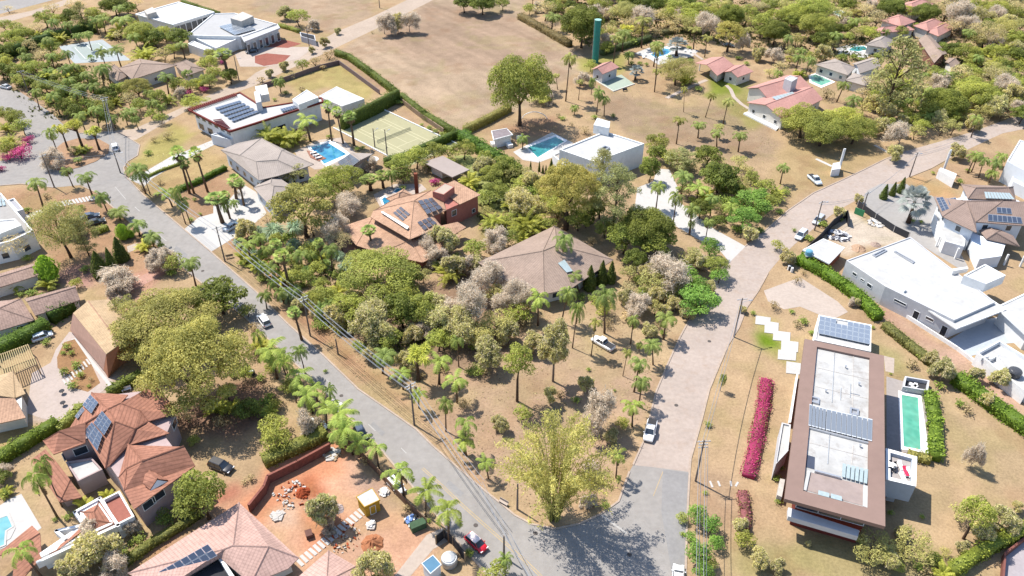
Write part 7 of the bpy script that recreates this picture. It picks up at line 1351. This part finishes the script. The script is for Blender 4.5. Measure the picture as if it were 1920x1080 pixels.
hedge('hedge fence along the upper woods right of tower', [(1240, 66), (1280, 60), (1330, 68)], 2, 2, S(150, 145, 95, 2.1))
MAG = S(218, 62, 132, 1.8)
hedge('long magenta bougainvillea bed with rounded ends', [(1436, 716), (1431, 760), (1417, 830), (1402, 896)], 2.6, 1.0, MAG, 13, 'flower_hedge', .24); hedge('faded pink lower flower bed beyond the magenta one', [(1391, 925), (1397, 960), (1396, 992)], 1.9, .9, S(200, 120, 125, 1.9), 10, 'flower_hedge', .24)

# ---------------------------------------------------------------- poles and cables
POLEM = surf('concrete_pole', S(165, 150, 142), .1, 2, .9); WIRE = plain('cable', S(190, 195, 205), .5)
TOPS = {}
def pole(key, label, bx_, by_, ty, arms=1, rz=0, h=None, lamp=False, name='utility_pole'):
    b = G(bx_, by_); H = h or HGT(bx_, by_, ty); t = thing(name, label, 'pole' if not lamp else 'street lamp', tuple(b)); TOPS[key] = b+Vector((0, 0, H-.3))
    MB().tube([b+Vector((0, 0, -.1)), b+Vector((0, 0, H))], [.19, .12], 8).out('pole', POLEM, t)
    d = Vector((math.cos(rz), math.sin(rz), 0))
    for k in range(arms):
        c = b+Vector((0, 0, H-.35-.7*k)); MB().box(c-Vector((0, 0, .06)), 2.2 if k == 0 else 1.6, .12, .12, rz).out('crossarm', METAL, t)
        m = MB()
        for s in (-.9, -.3, .3, .9): m.tube([c+d*s*(1 if k == 0 else .7)+Vector((0, 0, .06)), c+d*s*(1 if k == 0 else .7)+Vector((0, 0, .24))], .05, 6)
        m.out('insulators', surf('white_ceramic', (.7, .7, .68), .05), t)
    if lamp:
        e = b+Vector((0, 0, H-1.2)); m = MB(); m.tube([e, e+d*.9+Vector((0, 0, .35)), e+d*1.6+Vector((0, 0, .4))], .04, 5); m.out('arm', METAL, t); MB().box(e+d*1.9+Vector((0, 0, .35)), .7, .26, .12, rz).out('lamp_head', METAL, t)
    return t
R35 = math.radians
pole('a', 'utility pole on corner where the stepping drive meets road', 226, 324, 285, 1, R35(40), None, True); pole('b', 'utility pole on left verge beside the single feather palm', 102, 351, 290, 1, R35(60))
pole('c', 'utility pole below the white paved drive', 422, 490, 425, 1, R35(40), None, True); pole('d', 'utility pole with transformer arm in mid street', 582, 630, 590, 2, R35(40), 10.3)
pole('e', 'tall utility pole at right of straight road with double arms', 777, 797, 720, 2, R35(40), 10.3); pole('f', 'utility pole at the pink road bend', 1376, 632, 559, 1, R35(10), None, True); pole('g', 'utility pole with triple crossarms on right verge of fork', 1304, 902, 825, 3, R35(5))
pole('h', 'thin dark pole at bottom beside red car', 945, 1045, 1005, 0, 0); pole('i', 'thin pole on bamboo corner verge', 970, 955, 907, 0, 0); pole('j', 'tall pole at the left road junction below feather palms', 215, 246, 182, 2, R35(30)); pole('k', 'pole beside silver parked cars at building yard', 1527, 432, 377, 1, R35(30), None, True)
pole('l', 'pole at the mouth of the grey driveway', 1617, 395, 360, 1, R35(30)); pole('m', 'pole on verge right of three small cypresses', 1705, 332, 286, 1, R35(30), None, True); pole('n', 'white pole with lamp beside the sandy road', 580, 88, 50, 0, 0, None, True); pole('o', 'thin pole at top beside bare field trees', 712, 15, -10, 0, 0, 8); pole('p', 'pole near the upper left silver car', 55, 178, 132, 1, R35(30))
pole('q', 'tennis court floodlight pole at centre of left side line', 726, 292, 243, 0, R35(60), None, True, 'floodlight_pole'); pole('r', 'thin floodlight pole at left of tennis court', 703, 276, 262, 0, R35(60), 6, True, 'floodlight_pole'); pole('s', 'thin pole behind the barn beside garden shade trees', 634, 664, 632, 0, 0, 4); pole('u', 'pole beside brown hip roof gate', 448, 150, 105, 0, 0, None, True)
def cable(a, b, n=4, spread=.5, label='', sag=.7):
    A = TOPS[a] if isinstance(a, str) else a; B = TOPS[b] if isinstance(b, str) else b; d = (B-A); k = Vector((-d.y, d.x, 0)).normalized(); c = (A+B)/2; t = thing('power_cable', label, 'cable', tuple(c)); 
    for i in range(n):
        o = k*(i-(n-1)/2)*spread+Vector((0, 0, -.9*(i % 2))); P = [A.lerp(B, s/8)+o-Vector((0, 0, 4*sag*(s/8)*(1-s/8))) for s in range(9)]; MB().tube(P, .035, 4, 0, False).out('wire', WIRE, t)
cable('p', 'j', 3, .5, 'overhead wires over the upper left street'); cable('j', 'a', 3, .5, 'overhead wires crossing the left road junction'); cable('a', 'c', 4, .5, 'overhead wires from stepping drive to white paved drive'); cable('b', 'a', 2, .5, 'overhead wires from left verge pole to corner')
cable('c', 'd', 5, .45, 'bundle of overhead wires above the upper straight street'); cable('d', 'e', 6, .4, 'dense bundle of overhead wires along middle of straight street'); cable('e', G(900, 905, 8.5), 5, .4, 'bundle of wires leaving the double-armed pole downward'); cable(G(900, 905, 8.5), G(1010, 1100, 8.5), 3, .4, 'wires crossing the bottom of the main road')
cable('g', G(1316, 1150, 10), 4, .5, 'pair of pale wires running off the bottom edge'); cable('f', 'g', 2, .5, 'thin wires along the right verge of brick road', .9); cable('k', 'l', 2, .5, 'wires along the building yard frontage'); cable('l', 'm', 2, .5, 'wires above the three small cypresses'); cable('m', G(1830, 250, 9), 3, .5, 'wires over the shaded turning lane')

# ---------------------------------------------------------------- vehicles
TYRE = surf('tyre_rubber', (.03, .03, .03), .1, 5, .9); HLM = plain('headlight_glass', (.75, .77, .8), .1); TLM = plain('tail_light', (.5, .03, .03), .2)
def carproto(kind):
    L, Wd, Hh = {'suv': (4.6, 1.85, 1.68), 'sedan': (4.6, 1.8, 1.45), 'hatch': (4.0, 1.72, 1.5), 'pickup': (5.3, 1.88, 1.8)}[kind]
    hw = Wd/2; zb = .9 if kind != 'pickup' else 1.0
    def loft(sec, mat, name):
        m = MB(); V = []; n = len(sec[0])
        for s in sec: V += s
        F = [(i*n+j, i*n+(j+1) % n, (i+1)*n+(j+1) % n, (i+1)*n+j) for i in range(len(sec)-1) for j in range(n)]+[tuple(range(n-1, -1, -1)), tuple((len(sec)-1)*n+j for j in range(n))]
        return (name, V, F, mat)
    def ring(x, w, z0, z1, r=.12): return [(x, -w, z0), (x, w, z0), (x, w+.03, (z0+z1)/2), (x, w-r*.4, z1-r*.3), (x, w-r*1.4, z1), (x, -w+r*1.4, z1), (x, -w+r*.4, z1-r*.3), (x, -w-.03, (z0+z1)/2)]
    hood = zb-.02; parts = []
    prof = [(-L/2, .80, .42, zb*.86), (-L/2+.12, .94, .3, zb*.98), (-L/2+.6, 1, .26, zb), (0, 1.0, .25, zb), (L/2-1.25, 1, .26, zb+.01), (L/2-.6, .97, .28, zb*.93), (L/2-.12, .88, .32, zb*.80), (L/2, .74, .42, zb*.66)]
    parts.append(loft([ring(x, hw*w_, a, b) for x, w_, a, b in prof], 'paint', 'body'))
    if kind == 'pickup': g0, g1, t0, t1 = -.55, 1.45, -.35, .75
    elif kind == 'sedan': g0, g1, t0, t1 = -1.75, 1.15, -.95, .35
    else: g0, g1, t0, t1 = -L/2+.15, 1.2, -L/2+.5, .45
    gw, tw = hw*.9, hw*.72
    G0 = [(g0, -gw, zb-.02), (g1, -gw, zb-.02), (g1, gw, zb-.02), (g0, gw, zb-.02), (t0, -tw, Hh-.05), (t1, -tw, Hh-.05), (t1, tw, Hh-.05), (t0, tw, Hh-.05)]
    parts.append(('windows', G0, [(0, 1, 5, 4), (1, 2, 6, 5), (2, 3, 7, 6), (3, 0, 4, 7), (4, 5, 6, 7)], 'glass'))
    R = [(t0-.05, -tw-.02, Hh-.06), (t1+.05, -tw-.02, Hh-.06), (t1+.05, tw+.02, Hh-.06), (t0-.05, tw+.02, Hh-.06), (t0+.05, -tw+.1, Hh), (t1-.05, -tw+.1, Hh), (t1-.05, tw-.1, Hh), (t0+.05, tw-.1, Hh)]
    parts.append(('roof', R, [(0, 1, 5, 4), (1, 2, 6, 5), (2, 3, 7, 6), (3, 0, 4, 7), (4, 5, 6, 7), (3, 2, 1, 0)], 'paint'))
    pl_ = MB()
    for s in (-1, 1):
        for xb, xt in ((g0, t0), (g1, t1), ((g0+g1)/2-.1, (t0+t1)/2-.05)): pl_.tube([(xb, s*gw, zb-.03), (xt, s*tw, Hh-.05)], .045, 4)
    parts.append(('pillars', pl_.V, pl_.F, 'paint'))
    for x in (-L/2+.82, L/2-.85):
        for s in (-1, 1):
            m = MB(); m.tube([(x, s*(hw-.2), .33), (x, s*(hw+.02), .33)], .33, 14); r = MB(); r.tube([(x, s*(hw+.021), .33), (x, s*(hw+.035), .33)], .2, 10); parts.append(('wheel', m.V, m.F, 'tyre', ('rim', r.V, r.F, 'metal')))
    for s in (-1, 1):
        m = MB(); m.box((L/2-.12, s*hw*.68, .56), .2, .4, .16); parts.append(('headlight', m.V, m.F, 'hl')); m = MB(); m.box((-L/2+.08, s*hw*.75, .68), .16, .26, .16); parts.append(('tail_light', m.V, m.F, 'tl')); m = MB(); m.box((g1-.25, s*(hw+.08), zb), .14, .18, .13); parts.append(('mirror', m.V, m.F, 'paint'))
    if kind == 'pickup': m = MB(); m.add([(-L/2+.1, -hw*.82, zb+.012), (-.65, -hw*.82, zb+.012), (-.65, hw*.82, zb+.012), (-L/2+.1, hw*.82, zb+.012)], [(0, 1, 2, 3)]); parts.append(('cargo_bed', m.V, m.F, 'bed'))
    mm = dict(paint=PAINT, glass=GLASS, tyre=TYRE, metal=METAL, hl=HLM, tl=TLM, bed=BLK); out = []
    for p in parts:
        me = bpy.data.meshes.new(p[0]); me.from_pydata([tuple(v) for v in p[1]], [], p[2]); me.materials.append(mm[p[3]]); me.update(); sub = None
        if p[0] == 'body': me.polygons.foreach_set('use_smooth', [len(f) == 4 for f in p[2]])
        if len(p) > 4: q = p[4]; sm = bpy.data.meshes.new(q[0]); sm.from_pydata([tuple(v) for v in q[1]], [], q[2]); sm.materials.append(mm[q[3]]); sub = (q[0], sm)
        out.append((p[0], me, sub))
    return out
CP = {}
def car(kind, label, rear, front, col, cat=None, L=None, roofc=None):
    if kind not in CP: CP[kind] = carproto(kind)
    a, b = G(*rear, .4), G(*front, .4); c = (a+b)/2; d = b-a; t = thing('pickup_truck' if kind == 'pickup' else 'parked_car', label, cat or ('pickup' if kind == 'pickup' else 'car'), (c.x, c.y, .02), None, math.atan2(d.y, d.x)); t['group'] = 'parked vehicles'
    for nm, me, sub in CP[kind]:
        o = link(bpy.data.objects.new(nm, me)); o.parent = t; o.color = (*(roofc if roofc and nm == 'roof' else col), 1)
        if sub: s = link(bpy.data.objects.new(sub[0], sub[1])); s.parent = o
    return t
CW, CS, CB, CD, CRD, CT_ = (.78, .78, .78), (.42, .43, .45), (.03, .03, .035), (.06, .08, .12), (.5, .012, .03), (.55, .62, .66)
car('sedan', 'silver car driving on the upper left street', (22, 166), (0, 161), CS); car('suv', 'white car at the junction beside traffic island', (219, 286), (213, 268), CW)
car('sedan', 'dark blue car behind the black one near left house', (155, 409), (183, 404), CD); car('sedan', 'black car in front of the blue one near left house', (166, 421), (193, 414), CB)
car('suv', 'white car half under trees on left of straight road', (504, 614), (486, 590), CW); car('hatch', 'white car hidden under lime palms, upper of two', (640, 768), (617, 757), CW); car('hatch', 'white car under palms beside dry garden drive', (583, 795), (606, 802), CW); car('hatch', 'small dark blue car tucked behind roadside palm', (672, 803), (680, 820), CD)
car('suv', 'black car on the pale drive behind red tile villa', (397, 868), (432, 882), CB); car('hatch', 'red car with pale roof on road at bottom', (875, 1003), (911, 1035), CRD, roofc=(.7, .6, .6)); car('pickup', 'white pickup with dark cargo bed in the dry garden', (1150, 656), (1112, 634), CW); car('pickup', 'white pickup parked on left edge of brick road', (1224, 788), (1214, 829), CW)
car('sedan', 'white car cut by the bottom frame edge', (1271, 1105), (1272, 1066), CW); car('pickup', 'pale teal pickup parked in shade of big green tree', (1514, 326), (1541, 350), CT_); car('suv', 'silver car parked by pole at building yard', (1545, 404), (1524, 424), CS); car('suv', 'silver-green car parked lower by the black hoarding', (1512, 432), (1492, 452), CT_)
car('sedan', 'black sedan before the top left white villa', (484, 94), (460, 99), CB); car('sedan', 'dark car parked under the upper right spreading tree', (1356, 84), (1376, 87), CB); car('hatch', 'pale car tucked among the hedges by pergola', (62, 638), (97, 626), CT_); car('hatch', 'white car behind palms beside the yellow hut fence', (733, 901), (752, 922), CW); car('sedan', 'pale blue car on the white paved drive', (424, 432), (446, 418), CT_)

# ---------------------------------------------------------------- small things
def bench(label, px, py, rz, mat=WHITE):
    v = G(px, py); t = thing('garden_bench', label, 'bench', tuple(v)); m = MB(); m.box(v+Vector((0, 0, .42)), 1.7, .5, .07, rz); m.out('seat', mat, t); n_ = Vector((-math.sin(rz), math.cos(rz), 0)); d = Vector((math.cos(rz), math.sin(rz), 0)); m = MB(); m.box(v+n_*.25+Vector((0, 0, .5)), 1.7, .06, .45, rz); m.out('backrest', mat, t)
    for s in (-.7, .7): m = MB(); m.box(v+d*s, .08, .45, .42, rz); m.out('leg', mat, t)
bench('white garden bench beside the hedge above red villa', 238, 733, .5); bench('pale bench on corner verge of the bottom fork', 944, 945, -.6, CPAVE); bench('dark bench by the mini court edge', 1172, 171, .4, BLK); bench('low bench beside the white paved drive verge', 298, 369, .5, WOOD); bench('slatted bench on verge below the utility pole', 431, 484, .4, WOOD)
def drum(label, px, py, r=.6, h_=.9):
    v = G(px, py); t = thing('litter_drum', label, 'drum', tuple(v)); MB().tube([v, v+Vector((0, 0, h_))], r, 14).out('body', surf('dark_rubber', (.05, .055, .06), .1), t); MB().tube([v+Vector((0, 0, h_+.002)), v+Vector((0, 0, h_+.04))], r*.5, 10).out('lid', METAL, t)
drum('dark drum with pale lid under grey tree by power lines', 655, 629); drum('dark drum with pale lid beside lime palms left of road', 473, 702); drum('dark bin on verge at end of the clipped hedge', 1481, 506, .5, 1.1)
t = thing('gate_pillars', 'pair of short white gate pillars at the hedge start', 'gate', tuple(G(1480, 504))); 
for a in ((1478, 506), (1484, 510)): MB().box(G(*a), .45, .45, 1.2).out('pillar', WHITE, t)
v = G(700, 312); t = thing('garden_parasol', 'faded white garden parasol beside the pool pavilion', 'parasol', tuple(v)); MB().tube([v, v+Vector((0, 0, 2.7))], .04, 6).out('pole', METAL, t)
m = MB(); V = [v+Vector((0, 0, 2.9))]+[v+Vector((math.cos(k*.785)*1.8, math.sin(k*.785)*1.8, 2.3)) for k in range(8)]; m.add(V+[p-Vector((0, 0, .05)) for p in V], [(0, 1+k, 1+(k+1) % 8) for k in range(8)]+[(9, 10+(k+1) % 8, 10+k) for k in range(8)]); m.out('canopy', WHITE, t)
v = G(1002, 222); t = thing('garden_arch', 'thin white curved garden arch near the white-trunked tree', 'arch', tuple(v)); MB().tube([v+Vector((-4+8*s, 0, 2.2*math.sin(math.pi*s)**.6)) for s in [k/12 for k in range(13)]], .12, 6).out('hoop', WHITE, t)
for k, (a, b) in enumerate(((120, 760), (118, 738))):
    v = G(a, b); t = thing('patio_set', ('lower', 'upper')[k]+' dark patio table with chairs on the barn yard', 'table', tuple(v)); MB().tube([v+Vector((0, 0, .7)), v+Vector((0, 0, .76))], .5, 10).out('tabletop', BLK, t); MB().tube([v, v+Vector((0, 0, .7))], .06, 6).out('pedestal', BLK, t)
# ground litter and dry tufts nobody could count
rs = np.random.RandomState(99)
def tufts(name, polys, dens, size, asp, zc, cols, bend=.5):
    C, U = [], []
    for pts in polys:
        P = plan(pts); x0, x1 = min(p.x for p in P), max(p.x for p in P); y0, y1 = min(p.y for p in P), max(p.y for p in P); k = int((x1-x0)*(y1-y0)*dens); x = rs.uniform(x0, x1, k); y = rs.uniform(y0, y1, k)
        dn = vnoise(x, y, 5, 21)*.6+vnoise(x, y, 1.8, 22)*.5; ok = inside(P, x, y) & (rs.rand(k) < np.clip((dn-.38)*3.2, .04, 1)); C.append(np.stack([x[ok], y[ok], np.full(ok.sum(), zc)], 1))
    C = np.concatenate(C); N = rs.normal(size=C.shape)*bend+[0, 0, .8]; V, F, v = quads('', C, N, size*(.4+1.2*rs.rand(len(C))), asp, rs.rand(len(C)), rs)
    V[:, 2] = np.maximum(V[:, 2], .015); o = link(bpy.data.objects.new(name, npmesh(name, V, F, LEAF, v))); o.color = (*cols, 1); o['kind'] = 'stuff'; o['label'] = 'scattered '+name.replace('_', ' '); return o
GZ = [[(500, 560), (620, 500), (900, 480), (1100, 560), (1290, 600), (1240, 720), (1180, 880), (1000, 960), (870, 870), (680, 720)], [(280, 700), (520, 620), (690, 830), (560, 840), (300, 820)], [(430, 430), (520, 440), (640, 500), (640, 620), (520, 560)], [(0, 360), (200, 360), (330, 500), (250, 560), (120, 520)]]
tufts('leaf_litter', GZ, 1.2, .22, .8, .02, S(186, 150, 118, 2.0), .12); tufts('dry_grass_tufts', GZ+[[(1000, 160), (1440, 180), (1480, 400), (1300, 330), (1010, 250)], [(240, 300), (420, 260), (440, 380), (300, 380)]], 1.0, .34, .5, .04, S(206, 188, 132, 1.5), .3)
tufts('undergrowth', [[(980, -20), (1920, -20), (1920, 220), (1560, 120), (1400, 90), (1100, 90)], [(0, 60), (100, 50), (105, 120), (240, 130), (230, 235), (60, 220), (0, 140)], [(430, 440), (640, 500), (640, 620), (500, 540)], [(880, 300), (1010, 330), (1000, 430), (900, 440)], [(640, 560), (840, 560), (840, 660), (700, 660)]], 2.2, .75, .8, .25, S(135, 140, 72, 2.1), 1.1)
print('objects', len(bpy.data.objects), 'plants', len(PLANTS))
